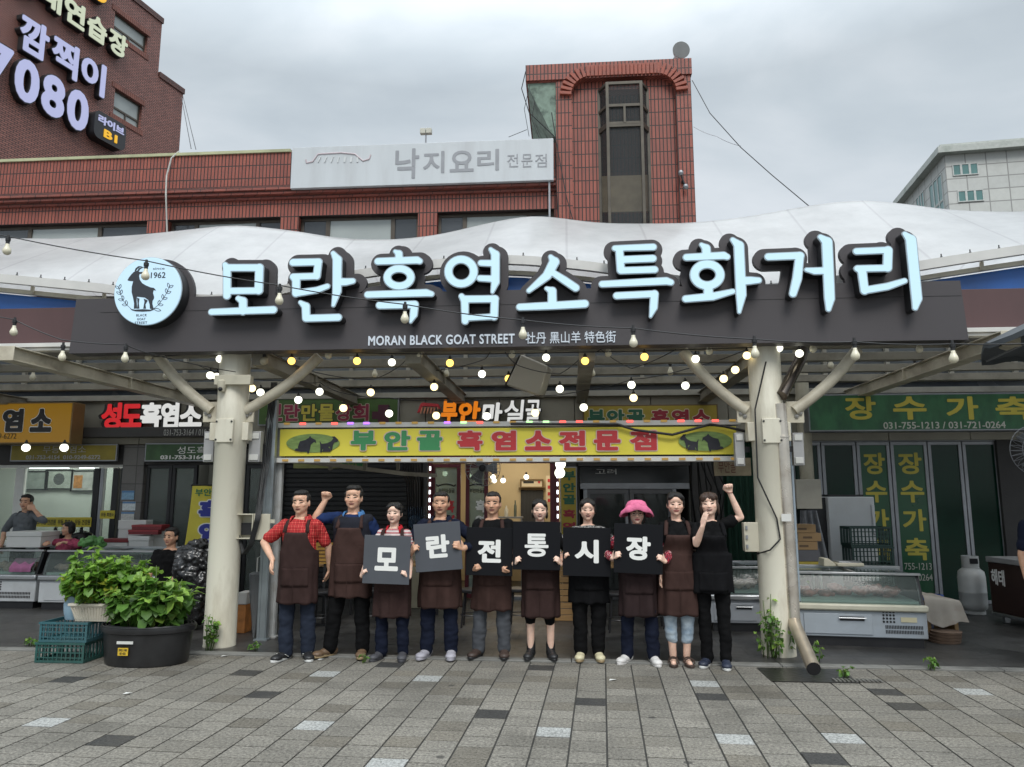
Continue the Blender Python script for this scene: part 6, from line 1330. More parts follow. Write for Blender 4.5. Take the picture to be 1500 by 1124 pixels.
# ================================================================ left side: counters, boxes, cauldrons
M_FRZ = mat('freezer_white', (.50, .52, .53), .35, var=.06, dirt=(.22, .2, .18), damt=.4); M_STL = mat('brushed_steel', (.42, .43, .44), .3, .85, var=.12, stretch=(1, 1, 12))
def counter(label, x0, x1, yf, D, panel, item, zt=.92, rz=0., sticker=None):
    """glass topped display freezer: base, steel band, sloping glass front, top rails"""
    t = thing('display_freezer', label, 'freezer', ((x0+x1)/2, yf, 0), 'glass topped display freezers'); zb0 = .11; z_b = .51*zt; zg0 = .61*zt
    L = []
    def bl(mb, nm, m, **k): L.append(mb.build(nm, m, t, **k)); return L[-1]
    bl(MB().box(x0, x1, yf, yf+D, zb0, z_b), 'body', panel, bev=.01)
    bl(MB().box(x0-.015, x1+.015, yf-.04, yf+D, z_b+.003, zg0), 'band', M_STL if sticker is None else mat('cream_band', (.50, .48, .38), .4, dirt=(.2, .17, .12), damt=.3), bev=.02)
    for xx in (x0+.03, x1-.03): bl(MB().prism([(xx-.02, 0), (xx+.02, 0), (xx+.02, 1), (xx-.02, 1)], 0, 1), 'end_frame', M_BLK); m_ = L[-1].data; a = coords(m_); w = np.array(wloc(t)); a = a+w; q = np.stack([a[:, 0], yf+.02+(a[:, 2])*.12+(a[:, 1])*(D-.05-.12*a[:, 2]), zg0+a[:, 2]*(zt-zg0)], 1)-w; set_coords(m_, q)
    bl(MB().grid([[(x0+.05, yf-.01, zg0), (x1-.05, yf-.01, zg0)], [(x0+.05, yf+.03, zg0+.2*zt/.92), (x1-.05, yf+.03, zg0+.2*zt/.92)], [(x0+.05, yf+.12, zt), (x1-.05, yf+.12, zt)]]), 'glass_front', glass('freezer_glass', (.72, .85, .80), .35, .12), smooth=60)
    bl(MB().grid([[(x0+.05, yf+.13, zt), (x1-.05, yf+.13, zt)], [(x0+.05, yf+D-.05, zt+.02), (x1-.05, yf+D-.05, zt+.02)]]), 'glass_lid', glass('freezer_lid', (.6, .7, .68), .5, .1), smooth=0)
    r = MB(); r.box(x0, x1, yf+.1, yf+.14, zt+.003, zt+.03); r.box(x0, x1, yf+D-.08, yf+D-.03, zt+.003, zt+.045); r.box((x0+x1)/2-.02, (x0+x1)/2+.02, yf+.141, yf+D-.081, zt+.003, zt+.03); bl(r, 'top_rail', M_STL, bev=.004)
    bl(MB().box(x0+.05, x1-.05, yf+.06, yf+D-.06, z_b+.08, zg0+.03), 'tray', mat('freezer_inside', (.42, .48, .46), .4))
    gl = MB(); random.seed(int(x0*100) % 97)
    for i in range(17):
        cx = random.uniform(x0+.15, x1-.15); cy = random.uniform(yf+.15, yf+D-.25); gl.sph((cx, cy, zg0+.06+random.uniform(-.02, .05)), (random.uniform(.04, .12), random.uniform(.04, .09), random.uniform(.025, .055)), 9, 6)
    me_ = remesh(gl, .012, 2); wrinkle(me_, .035, 17); tag(link_mesh('meat', me_, item, t, smooth=180), kind='stuff')
    bl(MB().box(x0+.04, x1-.04, yf+.03, yf+D-.04, .012, zb0-.003), 'plinth', M_BLK)
    # door panel, handle, vents on the front
    w = x1-x0
    bl(MB().box(x0+w*.05, x0+w*.58, yf-.012, yf-.001, zb0+.03, z_b-.03), 'service_door', panel, bev=.004)
    h = bl(MB().box(x0+w*.33, x0+w*.52, yf-.02, yf-.0125, z_b-.1, z_b-.055), 'handle', M_BLK, bev=.004)
    bl(MB().tube([(x0+w*.32, yf-.035, z_b-.07), (x0+w*.53, yf-.035, z_b-.07)], .008, 8), 'pull_bar', M_STL)
    v = MB()
    for j in range(2):
        for i in range(24): v.box(x0+w*.68+i*w*.012, x0+w*.68+i*w*.012+w*.006, yf-.006, yf-.001, zb0+.05+j*.05, zb0+.085+j*.05)
    for j in range(4):
        for i in range(4): v.lathe([(.012, 0), (.012, .004), (0, .004)], (x0+w*.67+i*.034, yf-.001, zb0+.17+j*.034), 8, axis=(0, -1, 0))
    tag(bl(v, 'vent', M_BLK), kind='stuff')
    if sticker: bl(MB().box(x0+w*.80, x0+w*.92, yf-.008, yf-.001, zb0+.17, zb0+.22), 'sticker', mat('sticker_cream', (.55, .5, .33), .5))
    if rz: t.rotation_euler.z = rz
    return t
M_MEATP = mat('pale_meat', (.40, .25, .2), .45, var=.5, vs=10); M_MEATR = mat('red_meat', (.40, .13, .11), .4, var=.8, vs=12)
yl = 10.35
xa, xb = P(-130, 850, yl).x, P(53, 850, yl).x; counter('display freezer with dark glass at the left edge, purple cloth on it', xa, xb, yl, .8, M_FRZ, M_MEATP, .80)
xc, xd = P(58, 850, yl-.05).x, P(238, 850, yl-.05).x; counter('display freezer behind the green plants with lit glass top', xc, xd, yl-.05, .8, M_FRZ, M_MEATP, .80)
# purple cloth
c0 = P(15, 822, yl-.02); c1 = P(46, 838, yl-.02); pc_ = MB().grid([[(c0.x+(c1.x-c0.x)*u, yl+.1-.13*min(1, v*1.4)-.012*math.sin(u*14), c0.z+.03-(c0.z-c1.z+.05)*max(0, v-.1)) for u in np.linspace(0, 1, 16)] for v in np.linspace(0, 1, 10)]).build('cloth', mat('purple_cloth', (.28, .10, .2), .8, var=.2, vs=20), smooth=180, origin=tuple(c0)); tag(pc_, 'purple cloth hanging over the front of the leftmost freezer', 'cloth')
M_FOAM = mat('styrofoam', (.62, .62, .60), .7, var=.04, bump=.2, bs=150); M_REDL = mat('dark_red_lid', (.18, .02, .025), .5, var=.15)
def boxy(name, label, px, Y, d, body, lid=None, z=None, grp=None, cat='box'):
    x0, x1, z0, z1 = RX(*px, Y); 
    if z is not None: z1 += z-z0; z0 = z
    t = thing(name, label, cat, ((x0+x1)/2, Y, z0), grp); h = z1-z0; zl = z1-h*.3
    MB().box(x0+.008, x1-.008, Y, Y+d, z0, zl).build('body', body, t, bev=.006); MB().box(x0, x1, Y-.008, Y+d+.008, zl+.002, z1).build('lid', lid or body, t, bev=.006); return t
zc_ = .85
boxy('foam_box', 'big white foam box on the leftmost freezer, in front of the standing man', (8, 785, 60, 808), 10.6, .4, M_FOAM, None, zc_, 'foam boxes on the counters')
bt_ = thing('box_table', 'low steel work table behind the lit freezer', 'table', (P(185, 860, 11.3).x, 11.3, 0)); xa, xb = P(130, 820, 11.2).x, P(248, 820, 11.2).x; MB().box(xa, xb, 11.15, 11.7, .72, .75).build('top', M_STL, bt_)
for a in (xa+.02, xb-.06):
    for b in (11.17, 11.64): MB().box(a, a+.04, b, b+.04, .013, .718).build('leg', M_STL, bt_)
gfb = 'boxes stacked behind the freezer'
zt_ = .752
boxy('foam_box', 'tall white foam box at the back of the stack under a red striped lid', (172, 764, 213, 808), 11.5, .18, M_FOAM, M_FOAM, zt_, gfb); 
boxy('foam_box', 'white foam box with dark red lid standing alone left of the stack', (151, 791, 187, 810), 11.18, .22, M_FOAM, M_REDL, zt_, gfb)
boxy('foam_box', 'white foam box carrying two flat dark red boxes', (187, 789, 218, 812), 11.17, .25, M_FOAM, M_FOAM, zt_, gfb)
z2 = zt_+.24
x0, x1, za, zb_ = RX(186, 775, 235, 789, 11.15)
for i in range(2): 
    t = thing('gift_box', ('lower', 'upper')[i]+' of two flat dark red boxes on a white foam box', 'box', ((x0+x1)/2, 11.17, zt_+.245+i*.075), 'flat red boxes'); zz = zt_+.262+i*.075
    MB().box(x0+.05*i, x1-.06+.05*i, 11.18, 11.42, zz, zz+.04).build('body', M_REDL, t, bev=.003); MB().box(x0-.004+.05*i, x1-.056+.05*i, 11.176, 11.424, zz+.041, zz+.071).build('lid', mat('red_lid', (.3, .03, .035), .45), t, bev=.003)
boxy('foam_box', 'grey white foam box right of the red boxes', (222, 782, 246, 812), 11.3, .3, mat('grey_foam', (.4, .39, .36), .7), None, zt_, gfb)
for i, px in enumerate((79, 117)):
    c = P(px, 802, 11.25); t = thing('cauldron', 'black iron cauldron with domed lid in the butcher shop, %s the woman in pink' % ('left of', 'right of')[i], 'cauldron', (c.x, 11.25, .72), 'iron cauldrons'); r = .2
    MB().lathe([(r*.6, .722), (r*.95, .80), (r, .92), (r*1.05, .93)], (c.x, 11.25, 0), 28).build('pot', mat('cast_iron', (.012, .012, .013), .25, .5, var=.3), t, smooth=60); MB().lathe([(r*1.04, .933), (r*.8, 1.02), (r*.3, 1.06), (.03, 1.065), (.02, 1.1), (.035, 1.11), (0, 1.13)], (c.x, 11.25, 0), 28).build('lid', mat('cast_iron', (.012, .012, .013)), t, smooth=60)
st_ = thing('stove_bench', 'low brick stove bench under the two cauldrons', 'bench', (P(98, 860, 11.25).x, 11.25, 0)); MB().box(P(60, 860, 11.2).x, P(132, 860, 11.2).x, 11.17, 11.6, .013, .70).build('block', brick('white_wall_tile', (.55, .55, .52), (.5, .5, .47), (.3, .3, .28), .12, .12, .006), st_); MB().box(P(60, 860, 11.2).x-.02, P(132, 860, 11.2).x+.02, 11.15, 11.62, .702, .72).build('top', M_STL, st_)
# green vegetables bag
c = P(135, 803, 10.75); c.z = .9; gm = MB()
random.seed(2)
for i in range(9): gm.sph(c+Vector((random.uniform(-.13, .13), random.uniform(-.06, .06), random.uniform(-.02, .07))), random.uniform(.05, .08), 9, 6)
tag(link_mesh('vegetable_bag', wrinkle(remesh(gm, .012, 1), .03, 25), mat('green_plastic_veg', (.10, .25, .07), .35, var=.6, vs=15), origin=(c.x, c.y, .84), smooth=180), 'loose green plastic bag of greens on the lit freezer', 'bag')
# black refuse bag on a stool
c = P(282, 850, 8.95); gm = MB(); c.z = 0; gm.sph(c+Vector((0, 0, .74)), (.25, .22, .30), 16, 12); gm.sph(c+Vector((.12, .05, .6)), (.24, .22, .3), 16, 12); gm.sph(c+Vector((-.02, .02, .33)), (.30, .26, .32), 16, 12); gm.sph(c+Vector((.05, 0, 1.0)), (.13, .12, .09), 12, 8)
me_ = remesh(gm, .014, 2); wrinkle(me_, .055, 7); wrinkle(me_, .025, 22, 5); tag(link_mesh('refuse_bag', me_, mat('black_plastic', (.012, .012, .013), .22, var=.3, bump=.6, bs=30, spec=.7), origin=tuple(c), smooth=180), 'bulging shiny black refuse bag left of the left pillar', 'bag')
# ---------------- planters in front of the left pillar
def leafy(t, c, rx, ry, h, n, size, cols, seed, stems=14, z0=0., up=.4):
    rnd = random.Random(seed); lv = MB(); cl = []; sm_ = MB()
    tips = []
    for i in range(stems):
        a = rnd.uniform(0, 6.283); q = math.sqrt(rnd.uniform(0, 1)); b = Vector((c[0]+rx*.55*q*math.cos(a), c[1]+ry*.55*q*math.sin(a), z0)); e = Vector((c[0]+rx*q*math.cos(a), c[1]+ry*q*math.sin(a), z0+h*rnd.uniform(.55, .95)*(1-.3*q*q)*(1.25 if i % 5 == 0 else 1))); mid = b.lerp(e, .5)+Vector((rnd.uniform(-.03, .03), rnd.uniform(-.03, .03), .02)); sm_.tube([b, mid, e], [.006, .005, .003], 5); tips.append((b, mid, e))
    for i in range(n):
        b, m_, e = tips[i % stems]; u = rnd.uniform(.12, 1)**.7; p = (b.lerp(m_, u*2) if u < .5 else m_.lerp(e, u*2-1)); a = rnd.uniform(0, 6.283); tilt = rnd.uniform(-.75, .55)-(.2 if u < .5 else 0)
        d = Vector((math.cos(a)*math.cos(tilt), math.sin(a)*math.cos(tilt), math.sin(tilt))); s_ = size*rnd.uniform(.55, 1.15)*(.75 if u > .93 else 1); side = d.cross(Vector((0, 0, 1))).normalized(); nn = side.cross(d); p = p+d*.015
        w = s_*.43; o = len(lv.v); dr = nn*-s_*.32
        pts = [p, p+d*s_*.3+side*w*.85+nn*.012, p+d*s_*.62+side*w*.8+dr*.4, p+d*s_+dr, p+d*s_*.62-side*w*.8+dr*.4, p+d*s_*.3-side*w*.85+nn*.012, p+d*s_*.35-nn*.006, p+d*s_*.65+dr*.35-nn*.008]
        lv._add(pts, [(0, 6, 1), (1, 6, 7, 2), (2, 7, 3), (0, 5, 6), (5, 4, 7, 6), (4, 3, 7)]); k = rnd.uniform(.7, 1.3); col = cols[0] if rnd.random() > .12 else cols[1]
        if u > .9: col = cols[2]
        cl += [[x*k for x in col]]*8
    me_ = lv.mesh(); set_col(me_, np.array(cl)); link_mesh('foliage', me_, vcol_mat('leaf', .42, translucent=.42, bs=25), t, smooth=180); sm_.build('stem', mat('green_stem', (.09, .14, .04), .6), t, smooth=180)
G1 = [(.13, .27, .035), (.30, .33, .04), (.23, .41, .06)]; G2 = [(.115, .245, .045), (.19, .30, .05), (.27, .44, .08)]
SOIL = mat('soil', (.03, .024, .018), .9, bump=.6)
tb = G(213, 981); tb.y += .30; tb.x = P(216, 950, tb.y).x; rx_, ry_ = .445, .30; h_ = .36
tub = thing('tub_planter', 'big oval black rubber tub planted with bright leafy bushes', 'planter', (tb.x, tb.y, 0), 'planters at the left pillar'); M_RUB = mat('black_rubber', (.014, .014, .015), .38, var=.25, dirt=(.05, .05, .05), damt=.4)
def oval(z, k, e=0.): return (tb.x, tb.y, z, rx_*k+e, ry_*k+e)
MB().rings([oval(.003, .88), oval(.02, .9), oval(h_-.06, .97), oval(h_-.05, 1.03), oval(h_-.02, 1.05), oval(h_, 1.04), oval(h_, .97), oval(h_-.05, .93)], 48).build('tub', M_RUB, tub, smooth=40); MB().rings([oval(h_-.049, .92), oval(h_-.03, .9)], 48).build('soil', SOIL, tub)
for k in range(3): MB().tube([(tb.x+(rx_*1.0-.03*k)*math.cos(a), tb.y+(ry_*1.0-.03*k)*math.sin(a), h_+.004) for a in np.linspace(0, 6.283, 49)], .008, 6).build('rim', M_RUB, tub, smooth=60)
sx = tb.x-.05; sy = tb.y-ry_*.955; 
l0 = MB().box(sx-.07, sx+.03, sy-.012, sy-.006, .12, .19).build('label', mat('label_yellow', (.6, .4, .03), .5, var=0), tub); MB().box(sx-.085, sx+.075, sy-.016, sy-.008, .225, .25).build('label', M_WHT, tub); wtext('lettering', '5921100', M_TXK, l0, sx-.06, sx+.02, .16, .18, sy-.0125, bold=.02, depth=.002); wtext('lettering', '02 422', M_TXK, l0, sx-.05, sx+.01, .13, .15, sy-.0125, bold=.02, depth=.002)
leafy(tub, (tb.x+.02, tb.y-.02), .44, .30, .58, 900, .125, G2, 21, 34, h_-.05)
cr_ = G(104, 973); cr_.y += .2; cr_.x = P(105, 950, cr_.y).x
def crate(name, label, cx, cy, z, w, d, h, m, grp):
    t = thing(name, label, 'crate', (cx, cy, z), grp); b = MB(); th = .012; x0, x1, y0, y1 = cx-w/2, cx+w/2, cy-d/2, cy+d/2
    b.box(x0+.01, x1-.01, y0+.01, y1-.01, z+.003, z+.012); b.build('bottom', m, t)
    f = MB(); frame_rect(f, x0, x1, y0, y0+th, z, z+h, .022); n = int(w/.042)
    for i in range(1, n): xx = x0+w*i/n; f.box(xx-.005, xx+.005, y0+.001, y0+th-.001, z+.0225, z+h-.0225)
    for k in range(1, 4): zz = z+h*k/4; f.box(x0+.0225, x1-.0225, y0+.0015, y0+th-.0015, zz-.005, zz+.005)
    f.build('front_grid', m, t); bk = MB(); frame_rect(bk, x0, x1, y1-th, y1, z, z+h, .022)
    for i in range(1, n): xx = x0+w*i/n; bk.box(xx-.005, xx+.005, y1-th+.001, y1-.001, z+.0225, z+h-.0225)
    bk.build('back_grid', m, t)
    for xx in (x0, x1-th):
        s_ = MB(); s_.box(xx, xx+th, y0+th+.001, y1-th-.001, z, z+.03); s_.box(xx, xx+th, y0+th+.001, y1-th-.001, z+h-.03, z+h); k = int(d/.05)
        for i in range(1, k): yy = y0+d*i/k; s_.box(xx+.001, xx+th-.001, yy-.007, yy+.007, z+.0305, z+h-.0305)
        s_.build('side_grid', m, t)
    MB().box(x0-.008, x1+.008, y0-.008, y0-.0005, z+h-.02, z+h).build('rim', m, t); return t
M_CRG = mat('green_crate', (.018, .085, .075), .4, var=.15, dirt=(.06, .07, .06), damt=.5); M_CRT = mat('teal_crate', (.03, .11, .13), .4, var=.15, dirt=(.06, .07, .06), damt=.5)
crate('plastic_crate', 'green slatted plastic crate on the paving, lower of two', cr_.x, cr_.y, .003, .50, .36, .19, M_CRG, 'crates under the blue pot'); crate('plastic_crate', 'teal slatted plastic crate, upper of two beside the black tub', cr_.x+.02, cr_.y, .196, .49, .36, .19, M_CRT, 'crates under the blue pot')
zq = .389; c = P(102, 918, cr_.y-.05); bp = thing('ceramic_pot', 'pale blue glazed ceramic pot on the teal crate', 'pot', (c.x, cr_.y, zq), 'planters at the left pillar'); M_CEL = mat('celadon', (.25, .38, .48), .15, var=.2, vs=8, coat=.5)
MB().lathe([(.075, 0), (.08, .01), (.095, .08), (.1, .15), (.085, .21), (.09, .225), (.098, .235), (.088, .235), (.08, .21)], (c.x, cr_.y, zq), 28).build('pot', M_CEL, bp, smooth=60); MB().lathe([(0, .2), (.082, .2)], (c.x, cr_.y, zq), 20).build('soil', SOIL, bp); leafy(bp, (c.x+.03, cr_.y+.02), .18, .14, .38, 90, .09, G1, 31, 10, zq+.2)
c = P(141, 920, cr_.y-.08); wp = thing('planter_box', 'ribbed white plastic planter box of tall green herbs on the crates', 'planter', (c.x, cr_.y-.06, zq), 'planters at the left pillar'); cy = cr_.y-.06; w0, w1 = .19, .235; hh_ = .165
bx_ = MB(); vs = [(c.x-w0, cy-.07, zq), (c.x+w0, cy-.07, zq), (c.x+w0, cy+.07, zq), (c.x-w0, cy+.07, zq), (c.x-w1, cy-.11, zq+hh_), (c.x+w1, cy-.11, zq+hh_), (c.x+w1, cy+.11, zq+hh_), (c.x-w1, cy+.11, zq+hh_)]; bx_._add(vs, [(3, 2, 1, 0), (0, 1, 5, 4), (1, 2, 6, 5), (2, 3, 7, 6), (3, 0, 4, 7)]); bx_.build('box', mat('planter_white', (.58, .54, .45), .45, var=.05, dirt=(.3, .26, .2), damt=.4), wp)
rb = MB()
for i in range(15): a = -1+2*(i+.5)/15; rb.bar((c.x+a*w0, cy-.073, zq+.02), (c.x+a*w1, cy-.108, zq+hh_-.03), .012, .01)
rb.build('rib', mat('planter_white', (.58, .54, .45)), wp); f = MB()
f.box(c.x-w1-.012, c.x+w1+.012, cy-.125, cy-.105, zq+hh_-.015, zq+hh_+.01); f.box(c.x-w1-.012, c.x+w1+.012, cy+.105, cy+.125, zq+hh_-.015, zq+hh_+.01); f.box(c.x-w1-.012, c.x-w1+.008, cy-.104, cy+.104, zq+hh_-.015, zq+hh_+.01); f.box(c.x+w1-.008, c.x+w1+.012, cy-.104, cy+.104, zq+hh_-.015, zq+hh_+.01); f.build('rim', mat('planter_white', (.58, .54, .45)), wp, bev=.004)
MB().box(c.x-w1+.012, c.x+w1-.012, cy-.1, cy+.1, zq+hh_-.03, zq+hh_-.02).build('soil', SOIL, wp); leafy(wp, (c.x-.0, cy+.03), .46, .26, .56, 1300, .10, G1, 41, 52, zq+hh_-.02)
c = G(268, 945); c.y = 7.55; sq = thing('square_pot', 'white square pot with a leggy plant behind the black tub', 'planter', (c.x, c.y, 0), 'planters at the left pillar'); MB().box(c.x-.17, c.x+.13, c.y-.14, c.y+.14, .013, .42).build('pot', M_WHT, sq, bev=.01); MB().box(c.x-.15, c.x+.11, c.y-.12, c.y+.12, .4205, .424).build('soil', SOIL, sq); leafy(sq, (c.x+.06, c.y-.05), .17, .13, .34, 130, .07, G2, 51, 12, .42)
# weeds
def weed(px, py, h, n, label, seed, sp=.07):
    p = G(px, py); t = thing('weed', label, 'weed', (p.x, p.y, 0), 'weeds at the kerb'); leafy(t, (p.x, p.y), sp, sp*.7, h, n, .055 if h < .3 else .06, G2, seed, max(3, n//9), .01)
weed(303, 955, .42, 60, 'tall straggly weed at the foot of the left pillar', 3, .1); weed(1133, 965, .55, 120, 'tall straggly weed at the foot of the right pillar', 5, .2); weed(1198, 972, .2, 26, 'low green weed between drainpipe outlet and freezer', 7); weed(1368, 983, .19, 30, 'bright green weed on the kerb at the right', 8, .08); weed(1240, 993, .1, 16, 'small weed beside the drain grate', 9, .05); weed(46, 948, .1, 18, 'small weed on the kerb left of the crates', 10, .06); weed(534, 972, .09, 4, 'thin grass weed between the tall man and short woman', 11, .012); weed(377, 955, .1, 14, 'small weed at the foot of the slotted steel post', 12, .05); weed(1182, 905, .5, 60, 'spindly weed climbing the freezer\'s left corner', 13, .08)
# plastic sheet and carton behind left pillar
c = G(352, 945); c.y = 8.5; um = thing('umbrella_bag', 'folded translucent plastic umbrella leaning by the left pillar', 'umbrella', (c.x, c.y, .0)); MB().lathe([(.01, .013), (.02, .1), (.075, .55), (.085, .72), (.06, .74)], (c.x, c.y, 0), 9).build('canopy', glass('cloudy_plastic', (.75, .78, .8), .6, .3), um, smooth=0); MB().tube([(c.x, c.y, .74), (c.x, c.y, .9), (c.x+.03, c.y, .92), (c.x+.05, c.y, .88)], .008, 8).build('handle', M_WHT, um)
c = G(350, 938); c.y = 8.75; boxy('carton', 'orange and white drinks carton behind the left pillar', (346, 880, 360, 940), 8.75, .2, mat('carton_orange', (.42, .16, .04), .6, var=.5, vs=10), mat('carton_white', (.5, .48, .45), .6), .013)

# ================================================================ centre back: tables, stools, wooden boxes, menu card
M_WOOD = mat('pale_wood', (.34, .20, .08), .55, var=.25, vs=3, stretch=(1, 1, 14)); 
def table(px, label, Y, w=.7):
    x = P(px, 880, Y).x; t = thing('table', label, 'table', (x, Y, 0), 'tables behind the people'); MB().box(x-w/2, x+w/2, Y, Y+.6, .70, .73).build('top', M_WOOD, t, bev=.004)
    for a in (-1, 1):
        for b in (.03, .55): MB().box(x+a*(w/2-.05)-.015, x+a*(w/2-.05)+.015, Y+b, Y+b+.03, .013, .698).build('leg', M_BLK, t)
def stool(px, label, Y):
    x = P(px, 900, Y).x; t = thing('stool', label, 'stool', (x, Y, 0), 'stools behind the people'); MB().lathe([(0, .43), (.15, .43), (.16, .44), (.16, .46), (.15, .47), (0, .47)], (x, Y, 0), 24).build('seat', M_BLK, t)
    for a in range(4): q = a*math.pi/2+.785; MB().tube([(x+.1*math.cos(q), Y+.1*math.sin(q), .43), (x+.15*math.cos(q), Y+.15*math.sin(q), .013)], .011, 8).build('leg', M_BLK, t)
    MB().tube([(x+.13*math.cos(a), Y+.13*math.sin(a), .16) for a in np.linspace(0, 6.283, 25)], .007, 6).build('ring', M_BLK, t)
table(440, 'wooden topped table behind the man in the red check shirt', 9.6, 1.1); table(590, 'wooden topped table behind the woman in the striped shirt', 9.7, .8); table(885, 'wooden topped table behind the woman in black apron', 9.7, .8)
stool(470, 'black stool behind the two men at the left of the row', 9.1); stool(545, 'black stool behind the tall man\'s leg', 9.3); stool(690, 'black stool between the navy jacket man and his neighbour', 9.4); stool(760, 'black stool left of the woman in capri trousers', 9.5); stool(905, 'black stool beside the woman in the pink hat', 9.2); stool(958, 'black stool right of the woman in the pink hat', 9.5)
wc = P(826, 850, 9.9)
for i, z in enumerate((.0, .24, .48)):
    x = wc.x+.02*(i % 2); t = thing('wooden_crate', 'pale wooden crate behind the capri woman, %s of three' % ('lowest', 'middle', 'topmost')[i], 'crate', (x, 9.9, .013+z), 'stacked wooden crates')
    for k in range(3): MB().box(x-.2, x+.2, 9.9, 9.912, .015+z+k*.078, .085+z+k*.078).build('front_slat', M_WOOD, t, bev=.003)
    for s in (-1, 1): MB().box(x+s*.19-.01, x+s*.19+.01, 9.913, 10.2, .015+z, .24+z).build('side', M_WOOD, t)
    MB().box(x-.178, x+.178, 9.913, 10.2, .015+z, .03+z).build('bottom', M_WOOD, t)
x0, x1, z0, z1 = RX(462, 795, 489, 826, 9.3); mc = thing('menu_card', 'orange brown menu card on a stand between the first two men', 'sign', ((x0+x1)/2, 9.3, 0)); MB().box(x0, x1, 9.3, 9.315, z0, z1).build('card', mat('menu_orange', (.40, .22, .04), .55, var=.1), mc)
for i in range(5): MB().box(x0+.03, x1-.03-.02*(i % 2), 9.297, 9.2995, z1-.06-i*.045, z1-.045-i*.045).build('text_row', mat('menu_ink', (.12, .06, .02), .5, var=0), mc)
MB().box((x0+x1)/2-.015, (x0+x1)/2+.015, 9.32, 9.34, .03, z1-.05).build('stand', M_BLK, mc); MB().box((x0+x1)/2-.12, (x0+x1)/2+.12, 9.28, 9.42, .0135, .03).build('foot', M_BLK, mc)
# awning bars below the banner
aw = thing('awning_frame', 'slanting dark steel awning frame in front of the roller shutter', 'awning', tuple(P(500, 690, 9.0)))
MB().bar(P(412, 672, 8.7), P(590, 694, 9.6), .05, .05).build('rafter', M_STEELD, aw); MB().bar(P(590, 694, 9.6), P(640, 697, 9.8), .05, .05).build('rafter', M_STEELD, aw)
for px in (484, 535, 583): MB().bar(P(px, 668, 9.1), P(px, 688, 9.2), .04, .04, up=Vector((0, 1, 0))).build('strut', M_STEELD, aw)
x0, x1, z0, z1 = RX(430, 672, 534, 686, 9.4); t = thing('shop_sign', 'old yellow green sign half hidden under the long banner', 'sign', ((x0+x1)/2, 9.4, z0), 'shop signs under the canopy'); MB().box(x0, x1, 9.4, 9.45, z0, z1).build('face', mat('old_lime', (.26, .27, .1), .6, var=.2), t); ptext('lettering', '부안골', M_GRN, t, 500, 674, 532, 685, 9.397, bold=.02)
for i in range(8): cable('black_cable', [P(592+i*3.5, 672, 10.2), P(590+i*4, 690, 10.3), P(596+i*3.4, 705, 10.4), P(598+i*3, 790, 11.2)], 'black cable in the hanging bunch left of the restaurant doors', 'cable bunch by the restaurant', .010, .02)
wt = P(609, 748, 10.9); wb = thing('water_bottle', 'blue water bottle on a pale dispenser left of the restaurant', 'dispenser', (wt.x, 10.9, 0)); MB().box(wt.x-.17, wt.x+.17, 10.8, 11.15, .013, 1.1).build('body', mat('dispenser_beige', (.42, .38, .27), .5), wb, bev=.01); MB().lathe([(.05, 1.1), (.12, 1.17), (.125, 1.4), (.11, 1.44), (0, 1.45)], (wt.x, 10.95, 0), 20).build('bottle', glass('blue_bottle', (.25, .4, .6), .5, .1), wb, smooth=60)

# ================================================================ right side: freezers, fridge, crates, gas
counter('long display freezer with raw meat behind glass, cream band, right of the drainpipe', P(1170, 900, 8.5).x, P(1354, 900, 8.5).x, 8.5, .85, mat('freezer_grey', (.36, .40, .44), .4, .15, var=.06, dirt=(.2, .17, .13), damt=.5), M_MEATR, .75, R(-6), 1)
counter('display freezer with pale chicken behind the right pillar and end woman', P(1040, 900, 9.3).x, P(1158, 900, 9.3).x, 9.3, .8, mat('freezer_grey2', (.38, .40, .43), .4, .15, var=.06), M_MEATP, .73)
x = P(1262, 930, 9.8); fx0, fx1, fz0_, fz1_ = RX(1216, 728, 1284, 835, 10.5); fr_ = thing('refrigerator', 'plain white refrigerator standing in front of the green folding doors', 'refrigerator', ((fx0+fx1)/2, 10.5, 0))
M_FRG = mat('fridge_white', (.52, .54, .55), .35, var=.03, dirt=(.35, .34, .32), damt=.4); MB().box(fx0, fx1, 10.5, 11.05, .04, fz1_).build('body', M_FRG, fr_, bev=.012); MB().box(fx0-.25, fx0-.003, 10.6, 11.1, .04, fz1_-.01).build('side', M_BLK, fr_); MB().box(fx1-.05, fx1-.01, 10.47, 10.498, fz1_-.5, fz1_-.1).build('handle', M_FRG, fr_, bev=.01); MB().box(fx0+.05, fx1-.1, 10.6, 10.9, fz1_+.002, fz1_+.03).build('tray', M_BLK, fr_)
for a in (fx0+.05, fx1-.09):
    for b in (10.53, 10.98): MB().box(a, a+.04, b, b+.04, .013, .039).build('foot', M_BLK, fr_)
ccx = P(1270, 820, 9.95).x
for i in range(5): crate('plastic_crate', 'dark green plastic crate in front of the white refrigerator, %s of its stack' % ('lowest', 'second lowest', 'middle', 'second highest', 'topmost')[i], ccx+.012*(i % 2), 9.95, .0135+i*.242, .50, .36, .24, mat('dark_green_crate', (.010, .035, .03), .4, var=.2), 'crates by the refrigerator')
M_CARD = mat('brown_cardboard', (.30, .19, .09), .7, var=.08, vs=5)
ts = thing('side_table', 'low steel table carrying cardboard boxes beside the meter box', 'table', (P(1182, 860, 9.75).x, 9.75, 0)); xa, xb = P(1163, 850, 9.7).x, P(1203, 850, 9.7).x; MB().box(xa, xb, 9.65, 10.0, .68, .70).build('top', M_STL, ts)
for a in (xa, xb-.03):
    for b in (9.66, 9.96): MB().box(a, a+.03, b, b+.03, .013, .679).build('leg', M_STL, ts)
zz = .702
